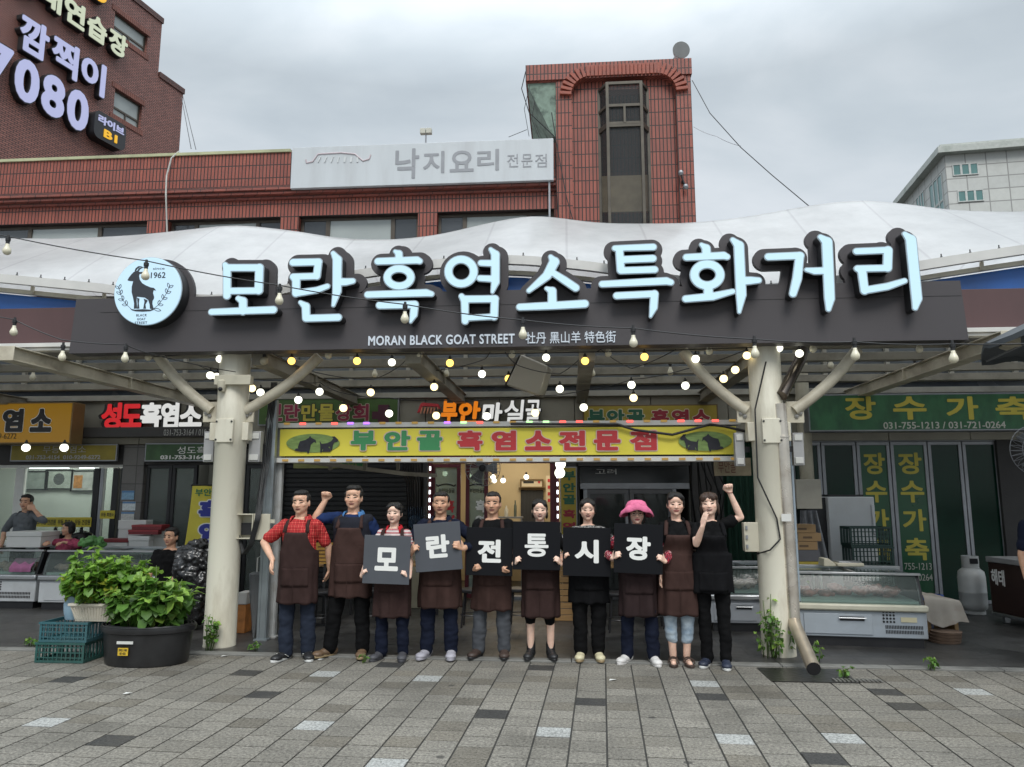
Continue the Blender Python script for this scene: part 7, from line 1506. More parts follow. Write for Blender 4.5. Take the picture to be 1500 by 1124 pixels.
for i, (dx, h, m, nm) in enumerate(((0, .1, mat('yellow_carton', (.38, .30, .05), .6), 'dark yellow box at the bottom'), (0, .14, mat('grey_carton', (.10, .10, .11), .6), 'grey plastic box with white paper tag'), (-.02, .105, M_CARD, 'brown cardboard box, lowest of three alike'), (.03, .105, M_CARD, 'brown cardboard box, middle of three alike'), (-.03, .105, M_CARD, 'brown cardboard box, topmost of three alike'))):
    xa, xb = P(1166, 810, 9.7).x+dx, P(1200, 810, 9.7).x+dx; t = thing('carton', nm+' on the low steel table', 'box', ((xa+xb)/2, 9.7, zz), 'boxes on the low steel table'); MB().box(xa, xb, 9.68, 9.98, zz, zz+h-.004).build('body', m, t, bev=.003)
    if i > 1: MB().box(xa+.06, xa+.17, 9.678, 9.6795, zz+.035, zz+.06).build('printed_mark', mat('carton_ink', (.1, .06, .03), .6, var=0), t); MB().box(xa+.001, xb-.001, 9.8, 9.84, zz+h-.0038, zz+h-.0028).build('tape', mat('tape', (.4, .3, .18), .3), t)
    zz += h
c = P(1427, 893, 10.9); gx_ = G(1427, 891).x*10.9/G(1427, 891).y; gc = thing('gas_cylinder', 'pale grey gas cylinder standing before the folding doors', 'gas cylinder', (gx_, 10.9, 0)); M_GAS = mat('gas_grey', (.46, .47, .46), .4, .1, var=.05, dirt=(.25, .22, .18), damt=.4); r = .17
MB().lathe([(r*.8, .02), (r*.8, .06)], (gx_, 10.9, 0), 28).build('foot_ring', M_GAS, gc); MB().lathe([(0, .05), (r*.7, .06), (r*.96, .1), (r, .16), (r, .3), (r+.002, .305), (r, .31), (r, .5), (r*.93, .58), (r*.6, .63), (0, .65)], (gx_, 10.9, 0), 32).build('tank', M_GAS, gc, smooth=50)
cl_ = MB(); cl_.lathe([(r*.62, .63), (r*.62, .79), (r*.58, .79), (r*.58, .63)], (gx_, 10.9, 0), 24); cl_.build('collar', M_GAS, gc); MB().box(gx_-.05, gx_+.05, 10.9-r*.64, 10.9-r*.5, .69, .76).build('collar_slot', M_BLK, gc); MB().lathe([(.02, .65), (.02, .72), (.035, .73), (.035, .76), (0, .765)], (gx_, 10.9, 0), 14).build('valve', M_BLK, gc)
bk_ = P(1363, 870, 10.2); bk2 = thing('bucket', 'blue plastic bucket behind the right end of the meat freezer', 'bucket', (bk_.x, 10.2, 0)); MB().lathe([(.1, .013), (.14, .33), (.15, .335), (.15, .35), (.13, .35), (.095, .03), (0, .03)], (bk_.x, 10.2, 0), 24).build('body', mat('blue_plastic', (.01, .08, .42), .4), bk2, smooth=50); MB().tube([(bk_.x+.15*math.cos(a), 10.2-.03, .33-.1*math.sin(a)) for a in np.linspace(0, math.pi, 12)], .005, 6).build('handle', M_WHT, bk2)
# low table draped with plastic sheet right of the meat freezer
x0, x1 = P(1352, 900, 9.0).x, P(1408, 900, 9.0).x; dtb = thing('draped_bench', 'low bench draped in a crumpled pale plastic sheet beside the meat freezer', 'bench', ((x0+x1)/2, 9.1, 0)); rws = []
for v in np.linspace(0, 1, 16):
    row = []
    for u in np.linspace(0, 1, 16):
        if v < .55: q = Vector((x0+(x1-x0)*u*.95, 9.55-.6*v/.55, .50-.06*u))
        else: w = (v-.55)/.45; q = Vector((x0+(x1-x0)*u*(.95+.1*w), 8.95-.05*w+.02*math.sin(u*17)*w, .50-.06*u-.27*w-.05*w*math.sin(u*5)))
        row.append(q+Vector((0, 0, .012*noise.noise((u*6, v*6, 3)))))
    rws.append(row)
MB().grid(rws).build('sheet', mat('dirty_plastic', (.42, .37, .31), .5, var=.2, vs=4, dirt=(.25, .12, .08), damt=.6, ds=3), dtb, smooth=180)
for a in (x0+.04, x1-.08): MB().box(a, a+.04, 9.0, 9.5, .013, .42).build('leg', M_WOOD, dtb)
for i in range(4): tag(MB().lathe([(0, .014+i*.03), (.16-.004*i, .014+i*.03), (.17-.004*i, .04+i*.03), (0, .041+i*.03)], (x0+.14+.01*i, 8.86, 0), 24).build('round_board', mat('worn_wood', (.17, .11, .075), .7, var=.3), origin=(x0+.14, 8.86, .014+i*.03)), 'worn round wooden board, %s of four piled by the freezer' % ('lowest', 'second', 'third', 'topmost')[i], 'board', 'round boards by the freezer')
# kitchen scale on the freezer
sc_ = P(1222, 832, 9.2); ks = thing('scale', 'cream kitchen scale lying on top of the meat freezer', 'scale', (sc_.x, 9.2, .80)); MB().box(sc_.x-.02, sc_.x+.28, 9.02, 9.26, .80, .84).build('base', M_CRB, ks, bev=.01); MB().prism([(sc_.x-.17, .80), (sc_.x-.03, .80), (sc_.x-.03, .82), (sc_.x-.11, .89), (sc_.x-.16, .89)], 9.04, 9.24).build('dial_head', M_CRB, ks, bev=.008); MB().box(sc_.x, sc_.x+.26, 9.04, 9.24, .843, .855).build('tray', M_STL, ks, bev=.004)
# grey plastic sheet hanging by the column
c = P(1188, 790, 9.9); MBg = MB().grid([[(P(1172+u*(26+20*v), 750+v*80, 10.15).x, 10.15+.04*math.sin(u*20), P(1180, 748+v*86, 10.15).z) for u in np.linspace(0, 1, 30)] for v in np.linspace(0, 1, 10)]); tag(MBg.build('plastic_sheet', mat('grey_plastic_film', (.22, .23, .25), .25, var=.2), smooth=180, origin=tuple(c)), 'crumpled grey plastic sheet hanging under the meter box', 'sheet')
# brown ice cream freezer
yf_ = 9.9; p0 = G(1448, 905); a0 = P(1444, 860, 10.4); b0 = P(1560, 860, 9.0)
icf = thing('ice_cream_freezer', 'dark brown chest freezer with white brush lettering at the right edge', 'freezer', ((a0.x+b0.x)/2, 9.8, 0)); d = Vector((b0.x-a0.x, -1.0, 0)); L_ = d.length; d.normalize(); nrm = Vector((d.y, -d.x, 0)); Mx = Matrix((d, -nrm, ZA)).transposed(); A = Vector((a0.x, 10.3, 0))
M_ICB = mat('dark_brown_freezer', (.035, .018, .014), .35, var=.1)
def ib(u0, u1, v0, v1, z0, z1, nm, m): 
    q = MB(); q.obox(A+d*(u0+u1)/2-nrm*(v0+v1)/2+ZA*(z0+z1)/2, (abs(u1-u0)/2, abs(v1-v0)/2, (z1-z0)/2), Mx); q.build(nm, m, icf, bev=.008)
ib(0, L_, 0, .6, .14, .76, 'body', M_ICB); ib(-.01, L_, -.02, .62, .763, .83, 'lid', mat('lid_grey', (.25, .25, .25), .4)); ib(0, L_, -.01, .6, .10, .138, 'base_rail', M_STL)
for u in (.1, L_-.1): ib(u, u+.06, .05, .12, .013, .099, 'foot', M_STL)
place_text('lettering', '해태', M_TXW, icf, A+d*.05+nrm*.001+ZA*.48, d, ZA, .24, .2, bold=.02, depth=.004)
# litter
for i, (px, py) in enumerate(((186, 1017), (470, 967), (328, 962), (897, 997))): 
    p = G(px, py); q = MB().grid([[(p.x-.03, p.y-.02, .004), (p.x+.03, p.y-.015, .012)], [(p.x-.02, p.y+.02, .01), (p.x+.04, p.y+.02, .004)]]); tag(q.build('paper_scrap', M_WHT, smooth=0, origin=(p.x, p.y, 0)), 'scrap of white paper on the paving, %s' % ('nearest the photo edge at the left', 'beside the tall man\'s shoes', 'at the left pillar\'s foot', 'in front of the cream shoes')[i], 'litter', 'litter')
# ================================================================ people
SKIN = {'m': (.64, .385, .265), 'f': (.70, .455, .345), 't': (.56, .32, .21), 'p': (.74, .50, .39)}
M_SKIN = vcol_mat('skin', .5, sss=.12, bs=18, spec=.35)
def cloth(name, col, **k): return mat(name, col, k.pop('rough', .85), var=k.pop('var', .14), vs=k.pop('vs', 9), bump=k.pop('bump', .25), bs=k.pop('bs', 260), spec=.1, **k)
M_APR = cloth('brown_apron', (.040, .023, .021), var=.2, vs=4); M_AP2 = cloth('worn_brown_apron', (.050, .028, .024), var=.25, vs=5); M_AP3 = cloth('dark_brown_apron', (.033, .021, .021), var=.25, vs=3); M_APB = cloth('black_apron', (.0075, .0075, .0085)); M_HAIR = mat('black_hair', (.007, .006, .0055), .5, var=.4, vs=30, bump=.8, bs=70, stretch=(3, 3, .6), spec=.5)
M_HBR = mat('brown_hair', (.045, .022, .013), .42, var=.4, vs=30, bump=.8, bs=70, stretch=(3, 3, .6))
def pattern_mat(name, kind):
    if name in _m: return _m[name]
    m = bpy.data.materials.new(name); m.use_nodes = True; _m[name] = m; nt = m.node_tree; N = nt.nodes; L = nt.links; b = N['Principled BSDF']; b.inputs['Roughness'].default_value = .8; b.inputs['Specular IOR Level'].default_value = .2
    tc = N.new('ShaderNodeTexCoord')
    def ramp(src, stops):
        r = N.new('ShaderNodeValToRGB'); r.color_ramp.interpolation = 'CONSTANT'; e = r.color_ramp.elements
        while len(e) < len(stops): e.new(.5)
        for x, (p, c) in zip(e, stops): x.position = p; x.color = (*c, 1)
        L.new(src, r.inputs[0]); return r.outputs[0]
    if kind == 'check':
        o = []
        for d in ('X', 'Z'):
            w = N.new('ShaderNodeTexWave'); w.bands_direction = d; w.inputs['Scale'].default_value = 9; L.new(tc.outputs['Object'], w.inputs['Vector']); o.append(ramp(w.outputs[0], [(0, (1, 1, 1)), (.62, (.42, .42, .42)), (.9, (1.6, 2.6, 2.2))]))
        mx = N.new('ShaderNodeMixRGB'); mx.blend_type = 'MULTIPLY'; mx.inputs[0].default_value = 1; L.new(o[0], mx.inputs[1]); L.new(o[1], mx.inputs[2])
        m2 = N.new('ShaderNodeMixRGB'); m2.blend_type = 'MULTIPLY'; m2.inputs[0].default_value = 1; m2.inputs[1].default_value = (.40, .028, .03, 1); L.new(mx.outputs[0], m2.inputs[2]); L.new(m2.outputs[0], b.inputs['Base Color'])
    elif kind == 'stripe':
        w = N.new('ShaderNodeTexWave'); w.bands_direction = 'Z'; w.inputs['Scale'].default_value = 9.5; L.new(tc.outputs['Object'], w.inputs['Vector']); L.new(ramp(w.outputs[0], [(0, (.58, .50, .48)), (.5, (.20, .05, .06)), (.86, (.5, .2, .2))]), b.inputs['Base Color'])
    elif kind in ('mono', 'floral'):
        v = N.new('ShaderNodeTexNoise'); v.inputs['Scale'].default_value = 34; v.inputs['Detail'].default_value = 2; v.inputs['Distortion'].default_value = 1.5; L.new(tc.outputs['Object'], v.inputs['Vector'])
        L.new(ramp(v.outputs[0], [(0, (.03, .03, .032)), (.47, (.36, .35, .33)), (.56, (.06, .06, .06))] if kind == 'mono' else [(0, (.30, .012, .03)), (.44, (.03, .02, .03)), (.52, (.42, .03, .05)), (.6, (.5, .42, .4))]), b.inputs['Base Color'])
    elif kind == 'denim':
        n = N.new('ShaderNodeTexNoise'); n.inputs['Scale'].default_value = 14; n.inputs['Detail'].default_value = 5; L.new(tc.outputs['Object'], n.inputs['Vector']); r = N.new('ShaderNodeValToRGB'); r.color_ramp.elements[0].position = .3; r.color_ramp.elements[0].color = (.20, .28, .37, 1); r.color_ramp.elements[1].position = .65; r.color_ramp.elements[1].color = (.46, .53, .58, 1); L.new(n.outputs[0], r.inputs[0]); L.new(r.outputs[0], b.inputs['Base Color'])
    return m
def ik(s, w, l1, l2, pole):
    s = Vector(s); w = Vector(w); d = w-s; L_ = min(d.length, (l1+l2)*.995); d.normalize(); w = s+d*L_
    a = (l1*l1-l2*l2+L_*L_)/(2*L_); h = math.sqrt(max(l1*l1-a*a, 0)); p = Vector(pole); p = (p-d*p.dot(d)).normalized()
    return s+d*a+p*h, w
def hand(mb, wrist, d, n, th, curl, s=1., spread=.0, thumb_in=.4):
    """palm and five jointed fingers: d = towards the fingertips, n = palm normal, th = thumb side"""
    d = Vector(d).normalized(); n = Vector(n); n = (n-d*n.dot(d)).normalized(); th = Vector(th); th = (th-d*th.dot(d)-n*th.dot(n)).normalized()
    w = Vector(wrist); L_ = .088*s
    for q in (-.5, -.17, .17, .5): mb.caps([w+th*q*.028*s+d*.004, w+d*L_*(.97 if abs(q) < .3 else .92)+th*q*.068*s], [.0165*s, .0135*s], 8)
    for q, l, c in ((.5, .070, 1.), (.17, .079, 1.), (-.17, .073, 1.02), (-.5, .057, 1.08)):
        p = w+d*L_*(.97 if abs(q) < .3 else .92)+th*q*.070*s; a = 0.; pts = [p]; rs = [.0108*s]; dd = (d+th*q*spread).normalized()
        for k, (f, r) in enumerate(((.46, .0098), (.30, .0088), (.24, .0078))):
            a += curl[k]*c; u = dd*math.cos(a)+n*math.sin(a); p = p+u*l*f*s; pts.append(p); rs.append(r*s)
        mb.caps(pts, rs, 8)
    b = w+d*.022*s+th*.026*s+n*.006; k1 = b+(d*.62+th*.62+n*.35*thumb_in).normalized()*.040*s; k2 = k1+(d*.85+th*(.35-.7*thumb_in)+n*.55*thumb_in).normalized()*.032*s; k3 = k2+(d*.9+th*(.1-.8*thumb_in)+n*.5*thumb_in).normalized()*.024*s
    mb.caps([b, k1, k2, k3], [.0155*s, .0125*s, .0105*s, .0088*s], 8)
def torso_rings(f, s, e=0.):
    if f: T = [(.80, .120, .095), (.87, .165, .118), (.93, .172, .118), (1.0, .155, .105), (1.08, .135, .098), (1.17, .14, .102), (1.26, .152, .115), (1.34, .143, .098), (1.395, .105, .076), (1.43, .066, .060)]
    else: T = [(.80, .125, .098), (.87, .160, .115), (.93, .168, .118), (1.0, .163, .116), (1.08, .158, .118), (1.17, .164, .122), (1.26, .170, .125), (1.34, .164, .110), (1.395, .118, .084), (1.43, .074, .064)]
    return [(0, .01 if z < 1.0 else 0., z*s, (a+e)*s, (b+e)*s) for z, a, b in T]
def tor_at(T, z):
    zs = [t[2] for t in T]; return np.interp(z, zs, [t[3] for t in T]), np.interp(z, zs, [t[4] for t in T])
GRIPS = {'fist': (1.45, 1.5, 1.0), 'relax': (.35, .45, .3), 'grip': (.75, 1.0, .6), 'hook': (1.1, 1.15, .6), 'flat': (.12, .12, .08)}
def person(label, px, py, h, f=False, legw=None, skin='m', yaw=0., tilt=0., nod=0., stout=1., feet=((-.11, 0, -12), (.11, 0, 12)), R_=None, L_=None, top=None, sleeve=.62, collar=None, pants=None, hem=.1, hair='short', hairm=None, shoes=None, sole=None, shoe='sneaker', apron=None, ahem=.5, strap=True, mouth=0, lips=None, extra=None, Y=None, X=None, back=0., sit=0., group=None, hairz=0.):
    """arms R_/L_ (viewer's left/right): dict(w=wrist, pole, d, n, t, g) in coordinates relative to the feet"""
    h *= .962; legw = legw or (.9 if f else .97); g = G(px, py) if X is None else Vector((X, Y, 0)); z00 = .013 if g.y > 7.6 else 0.
    t = thing('person', label, 'person', (g.x, g.y, z00), group); s = h/1.70; o = Vector((g.x, g.y, z00-sit))
    mb = MB(); B = lambda *p: o+Vector(p)
    def sc(rg, fx=1.): return [(o.x+a, o.y+b+0, o.z+c, d*stout*fx, e*stout*fx) for a, b, c, d, e in rg]
    T = torso_rings(f, s, -.016); T[-1] = torso_rings(f, s)[-1]; mb.rings(sc(T), 24)
    sw = (.143 if f else .163)*s*(.5+.5*stout)
    if f:
        for q in (-1, 1): mb.sph(B(q*.062*s, -.055*s, 1.25*s), .058*s)
    hc = Vector((0, -.012*s, h-.118*s)); hr = Matrix.Rotation(yaw, 3, 'Z')@Matrix.Rotation(tilt, 3, 'Y')@Matrix.Rotation(nod, 3, 'X')
    k = s*(.98 if f else 1.02); H = lambda x, y, z: o+hc+hr@(Vector((x*1.07, y, z))*k)
    nr = (.050 if f else .060)*s; mb.caps([B(0, .014, 1.37*s), B(0, .008, 1.44*s), H(0, .012, -.06)], [nr*1.0, nr, nr*.98], 16)
    E_ = lambda c, r, n_=14, m_=10, ex=None: mb.sph(H(*c), (r[0]*k*1.07, r[1]*k, r[2]*k), n_, m_, rot=hr if ex is None else hr@ex)
    E_((0, .018, .038), (.080, .096, .082), 24, 18); E_((0, -.012, -.018), (.0715, .079, .090), 24, 18); E_((0, -.028, -.056), (.054 if not f else .050, .056, .054), 18, 14); E_((0, -.064, -.088), (.024, .021, .020))
    E_((0, -.040, .052), (.058, .050, .040), 18, 12)
    for q in (-1, 1):
        E_((q*.040, -.051, -.018), (.028, .027, .027)); E_((q*.033, -.064, .027), (.027, .016, .009)); E_((q*.0765, .016, -.006), (.011, .018, .032), 12, 10, Matrix.Rotation(q*.35, 3, 'Z')); E_((q*.036, -.016, -.056), (.022, .034, .030)); E_((q*.0125, -.089, -.029), (.0095, .010, .008))
    mb.caps([H(0, -.081, .018), H(0, -.091, -.012), H(0, -.098, -.026)], [.0085*k, .0105*k, .0125*k], 10)
    E_((0, -.081, -.052), (.025, .012, .0065)); E_((0, -.079, -.064), (.022, .012, .0075))
    # legs
    hip = [B(q*.088*s, .01, .86*s) for q in (-1, 1)]; FT = []
    for i, (fx, fy, fa) in enumerate(feet):
        a = B(fx, fy+.03, .085*s)
        if sit: a.z = z00+.085*s; a.y -= .40*s; kn = B(fx, -.42*s, .47*s+sit)
        else: kn = hip[i].lerp(a, .49)+Vector((.01*(1 if i else -1), -.022, 0))
        mb.caps([hip[i], kn, a], [.074*s*stout, .051*s, .036*s], 12); FT.append((a, fx, fy, fa, kn)); d = Vector((math.sin(R(fa)), -math.cos(R(fa)), 0)); mb.caps([a+Vector((0, .02, -.045)), a+d*.13*s+Vector((0, 0, -.055))], [.034*s, .026*s], 10)
    # arms
    AR = []
    for i, a in ((0, R_), (1, L_)):
        q = -1 if i == 0 else 1; S = B(q*sw, .0, 1.362*s)
        if a is None: a = dict(w=(q*.27*s, .02, .80*s), pole=(q, .3, 0), d=(q*.1, -.12, -1), n=(-q, 0, 0), t=(0, -1, 0), g='relax')
        if a.get('raise'): S = S+Vector((-q*.01, 0, .03*s))
        w = o+Vector(a['w']); el, w = ik(S, w, .285*s, .245*s, a['pole'])
        if 'e' in a: el = o+Vector(a['e'])
        ar = (.041 if f else .047)*s
        mb.caps([S, S.lerp(el, .45), el, el.lerp(w, .3), w], [ar*.98, ar*1.0, ar*.84, ar*.88, ar*.60], 12); hand(mb, w, a['d'], a['n'], a['t'], GRIPS[a.get('g', 'relax')], s*(.95 if f else 1.04), a.get('spread', .1), a.get('ti', .4)); AR.append((S, el, w, ar))
    me_ = remesh(mb, .0058, 3, .45)
    a = coords(me_).astype(np.float64); c = np.tile(np.array(SKIN[skin]), (len(a), 1))
    Hm = np.array(hr); loc = ((a-np.array(o+hc))@Hm)/k/np.array((1.07, 1, 1))            # head-local coordinates
    head = (a[:, 2] > o.z+hc.z-.14*s) & (np.abs(loc[:, 0]) < .1) & (np.abs(loc[:, 1]) < .13)
    fr = head & (loc[:, 1] < -.035)
    def blend(w, col):
        nonlocal c; w = np.clip(w, 0, 1)[:, None]; c = c*(1-w)+np.array(col)*w
    def ellw(cx, cz, rx, rz, hard=2.5, cur=0.): return np.where(fr, np.clip((1-((loc[:, 0]-cx)/rx)**2-((loc[:, 2]-cz-cur*(loc[:, 0]/.025)**2)/rz)**2)*hard, 0, 1), 0)
    smile = .0055 if mouth > 1 else .002
    sk = np.array(SKIN[skin])
    for q in (-1, 1): blend(ellw(q*.04, -.03, .028, .024, 1.2)*.35, sk*np.array((1.12, .80, .76)))
    blend(ellw(0, -.025, .018, .02, 1.2)*.25, sk*np.array((1.08, .82, .78)))
    if not f: blend(ellw(0, -.075, .05, .03, 1)*.25, sk*.72)
    lc = lips or ((.40, .13, .11) if f else (.30, .12, .095)); blend(ellw(0, -.0595, .0315, .0135, 2.2, smile)*.95, lc); blend(ellw(0, -.0590, .027, .0042, 2., smile)*.8, (.12, .045, .04))
    if mouth: blend(ellw(0, -.0600, .021, .0052*mouth, 2.5, smile), (.10, .028, .025))
    if mouth > 1: blend(ellw(0, -.0565, .016, .0052, 1.5, smile)*.6, (.5, .46, .40))
    set_col(me_, c); link_mesh('body', me_, M_SKIN, t, smooth=180)
    # eyes and brows lie on the face surface
    from mathutils.bvhtree import BVHTree
    bv = BVHTree.FromPolygons([tuple(v.co) for v in me_.vertices], [tuple(p.vertices) for p in me_.polygons]); ob = o
    def on_face(x, z, out=.0008):
        src = H(x, -.2, z)-ob; d = hr@Vector((0, 1, 0)); hit = bv.ray_cast(src, d, .3)[0]
        return (hit if hit else H(x, -.09, z)-ob)-d*out+ob
    for q in (-1, 1):
        def strip(pts, ws, out, nm, m):
            up = hr@Vector((0, 0, 1)); mid = [on_face(x, z, out) for x, z in pts]; m2 = MB(); m2.grid([[p-up*w*k for p, w in zip(mid, ws)], [p+(hr@Vector((0, -.0015, 0))) for p in mid], [p+up*w*k for p, w in zip(mid, ws)]]); return m2.build(nm, m, t, smooth=180)
        nn = 7; us = np.linspace(-1, 1, nn)
        strip([(q*(.0325+.0155*u), .0055-.0022*u*u+.0022*u) for u in us], [.0074*max(.12, math.sqrt(max(0, 1-u*u)))*(.9 if f else .8) for u in us], .0014, 'eye', mat('eye_dark', (.022, .014, .010), .25, var=0))
        strip([(q*(.034+.019*u), .0290+.0022*(1-u*u)+.0014*u) for u in us], [(.0054 if not f else .0036)*(1-.55*max(0, u)) for u in us], .0022, 'eyebrow', hairm or M_HAIR)
    # hair
    hm = MB(); hh = hairm or M_HAIR
    EH = lambda c_, r, ex=None: hm.sph(H(*c_), (r[0]*k*1.07, r[1]*k*1.02, r[2]*k*1.03), 20, 14, rot=hr if ex is None else hr@ex)
    EH((0, .030, .052), (.0845, .094, .080)); EH((0, .052, -.002), (.072, .074, .083))
    if hair == 'short':
        EH((0, -.026, .100), (.064, .052, .025)); EH((0, .01, .104), (.073, .074, .033))
        for q in (-1, 1): EH((q*.074, -.012, .040), (.011, .030, .030))
    elif hair == 'crop':
        EH((0, -.022, .093), (.062, .056, .026))
        for q in (-1, 1): EH((q*.074, -.008, .038), (.009, .026, .028))
    else:
        EH((0, .01, .098), (.074, .08, .036))
        for q in (-1, 1):
            EH((q*.045, -.040, .080), (.040, .040, .030), Matrix.Rotation(q*.5, 3, 'Y')); EH((q*.077, .004, .024), (.009, .036, .048))
            if hair == 'bob': EH((q*.073, .018, -.030), (.016, .042, .058))
        if hair == 'fringe':
            for q in (-.05, -.02, .015, .045): EH((q, -.072, .062), (.022, .018, .035))
            for q in (-1, 1): EH((q*.078, -.01, -.04), (.014, .03, .065))
        if hair == 'tied': EH((0, .12, .0), (.035, .04, .045))
    hme = remesh(hm, .0062, 2); wrinkle(hme, .006, 60, px*.1, .35); wrinkle(hme, .008, 18, px*.3, .6); link_mesh('hair', hme, hh, t, smooth=180)
    # shirt with sleeves
    if top is not None:
        sm = MB(); sm.rings(sc(torso_rings(f, s, .010))[1:-1]+[(o.x, o.y+.004, o.z+1.418*s, .088*s, .084*s)], 24)
        if f:
            for q in (-1, 1): sm.sph(B(q*.068*s, -.07*s, 1.25*s), .080*s)
        for i, (S, el, w, ar) in enumerate(AR):
            sl = sleeve if not isinstance(sleeve, tuple) else sleeve[i]
            e = S.lerp(el, min(sl, 1)); pts = [B((-1 if i == 0 else 1)*.085*s, 0, 1.365*s), S+Vector((0, 0, -.004)), e]; rs = [.050*s, ar*1.18+.010*s, ar+.018*s]
            if sl > 1: pts = pts[:2]+[el, el.lerp(w, sl-1)]; rs = rs[:2]+[ar+.012*s, ar*.75+.014*s]
            sm.caps(pts, rs, 14)
        sme = remesh(sm, .009, 4); wrinkle(sme, .014, 10, px*.13, .8); wrinkle(sme, .008, 24, px*.21, .8); so = link_mesh('shirt', sme, top, t, smooth=180)
        if collar:
            cm = MB(); r1 = nr*1.32
            for q in (-1, 1):
                rows = []
                for u in np.linspace(0, 1, 10):
                    an = math.pi/2+q*(-.15+u*2.55); ca, sa = math.cos(an), math.sin(an)
                    ztop = 1.462*s-.025*u*s; zb_ = 1.415*s-.05*s*u**2
                    rows.append([B(r1*ca*q*q, .008+r1*1.0*sa, ztop), B(r1*1.25*ca, .006+r1*1.28*sa, ztop+.004), B((r1*1.55+.012*u)*ca, .0+(r1*1.62+.01*u)*sa, zb_)])
                cm.grid(rows)
            co = cm.build('collar', collar, so, smooth=180); sd_ = co.modifiers.new('s', 'SOLIDIFY'); sd_.thickness = .004
        if extra and 'vest' in extra:
            vm = MB(); vm.rings(sc(torso_rings(f, s, .025))[2:-1], 24)
            for q in (-1, 1): vm.caps([B(q*.085*s, 0, 1.362*s), B(q*(sw-.012), 0, 1.357*s)], [.060*s, .074*s], 14)
            vme = remesh(vm, .009, 4); wrinkle(vme, .012, 10, px*.19, .8); link_mesh('vest', vme, extra['vest'], t, smooth=180)
    # trousers
    if pants is not None:
        pm = MB(); pm.rings(sc([(0, .01, .80*s, .13*s, .105*s), (0, .01, .88*s, .178*s, .13*s), (0, .008, .95*s, .180*s, .13*s), (0, .005, 1.02*s, .168*s, .122*s)]), 24)
        for i, (a, fx, fy, fa, kn) in enumerate(FT):
            e = kn.lerp(a, (1.03-hem/.38) if hem > .12 else 1.0); 
            if hem <= .12: e = Vector((a.x, a.y-.005, z00+.075))
            loose = .018 if not isinstance(pants, tuple) else .018
            pm.caps([hip[i], kn, e], [.104*s*stout*(.5+.5*legw), .080*s*legw, (.074 if hem <= .12 else .064)*s*legw], 14)
        pme = remesh(pm, .0095, 3); wrinkle(pme, .012, 8, px*.17, 1.0); wrinkle(pme, .007, 15, px*.4, 1.6); link_mesh('trousers', pme, pants, t, smooth=180)
    # shoes
    for i, (a, fx, fy, fa, kn) in enumerate(FT):
        if shoes is None: break
        d = Vector((math.sin(R(fa)), -math.cos(R(fa)), 0)); sd_ = Vector((d.y, -d.x, 0)); c0 = Vector((a.x, a.y, z00)); z_ = Vector((0, 0, 1)); q = 1.06 if f else 1.17; rot = Matrix((sd_, d, z_)).transposed()
        m2 = MB()
        if shoe == 'sandal':
            for u, w_ in ((.045, .046), (.105, .05)): m2.tube([c0+d*u+sd_*w_*math.cos(an)+z_*(.03+.045*math.sin(an)) for an in np.linspace(-.1, math.pi+.1, 12)], .007, 6)
            m2.tube([c0-d*.01+sd_*.04*math.cos(an)+d*-.035*math.sin(an)+z_*.06 for an in np.linspace(0, math.pi, 10)], .006, 6); so = m2.build('shoe', shoes, t, smooth=60)
            for j in range(5): pass
        else:
            m2.sph(c0+z_*.045-d*.035, (.040*q, .048*q, .045), 14, 10, rot=rot); m2.sph(c0+z_*.042+d*.04*q, (.042*q, .07*q, .040), 14, 10, rot=rot); m2.sph(c0+z_*.034+d*.115*q, (.047*q, .06*q, .033), 14, 10, rot=rot)
            if shoe != 'clog': m2.caps([c0+z_*.06-d*.01, c0+z_*(.105 if shoe == 'sneaker' else .13)-d*.012], [.042*q, .043*q], 14)
            e = remesh(m2, .0065, 2); aa = coords(e); aa[:, 2] = np.maximum(aa[:, 2], z00+.012); set_coords(e, aa); so = link_mesh('shoe', e, shoes, t, smooth=180)
            if shoe == 'sneaker':
                lm = MB()
                for j in range(4): lm.tube([c0+d*(.035+.02*j)*q+sd_*x_+z_*(.083-.012*j+.006*(1-abs(x_)/.03)) for x_ in (-.03, -.01, .01, .03)], .0035, 5)
                lm.build('lace', extra.get('lace', M_WHT) if extra else M_BLK, so)
                if extra and 'mark' in extra:
                    for e_ in (-1, 1): MB().bar(c0+d*.02+sd_*e_*.043*q+z_*.03, c0+d*.07+sd_*e_*.044*q+z_*.06, .012, .004).build('side_mark', extra['mark'], so)
        ol = []
        for an in np.linspace(0, 2*math.pi, 29)[:-1]:
            u = .055*q+.125*q*math.cos(an); w_ = (.040+.010*math.cos(an)-(.006 if abs(math.cos(an)) < .3 else 0))*math.sin(an)*q; ol.append(c0+d*u+sd_*w_)
        sm_ = MB(); n_ = len(ol); zt = .024 if shoe != 'sandal' else .026; sm_._add([p+z_*.001 for p in ol]+[p+z_*zt for p in ol], [tuple(range(n_-1, -1, -1)), tuple(range(n_, 2*n_))]+[(j, (j+1) % n_, n_+(j+1) % n_, n_+j) for j in range(n_)]); sm_.build('sole', sole or M_BLK, so, bev=.004)
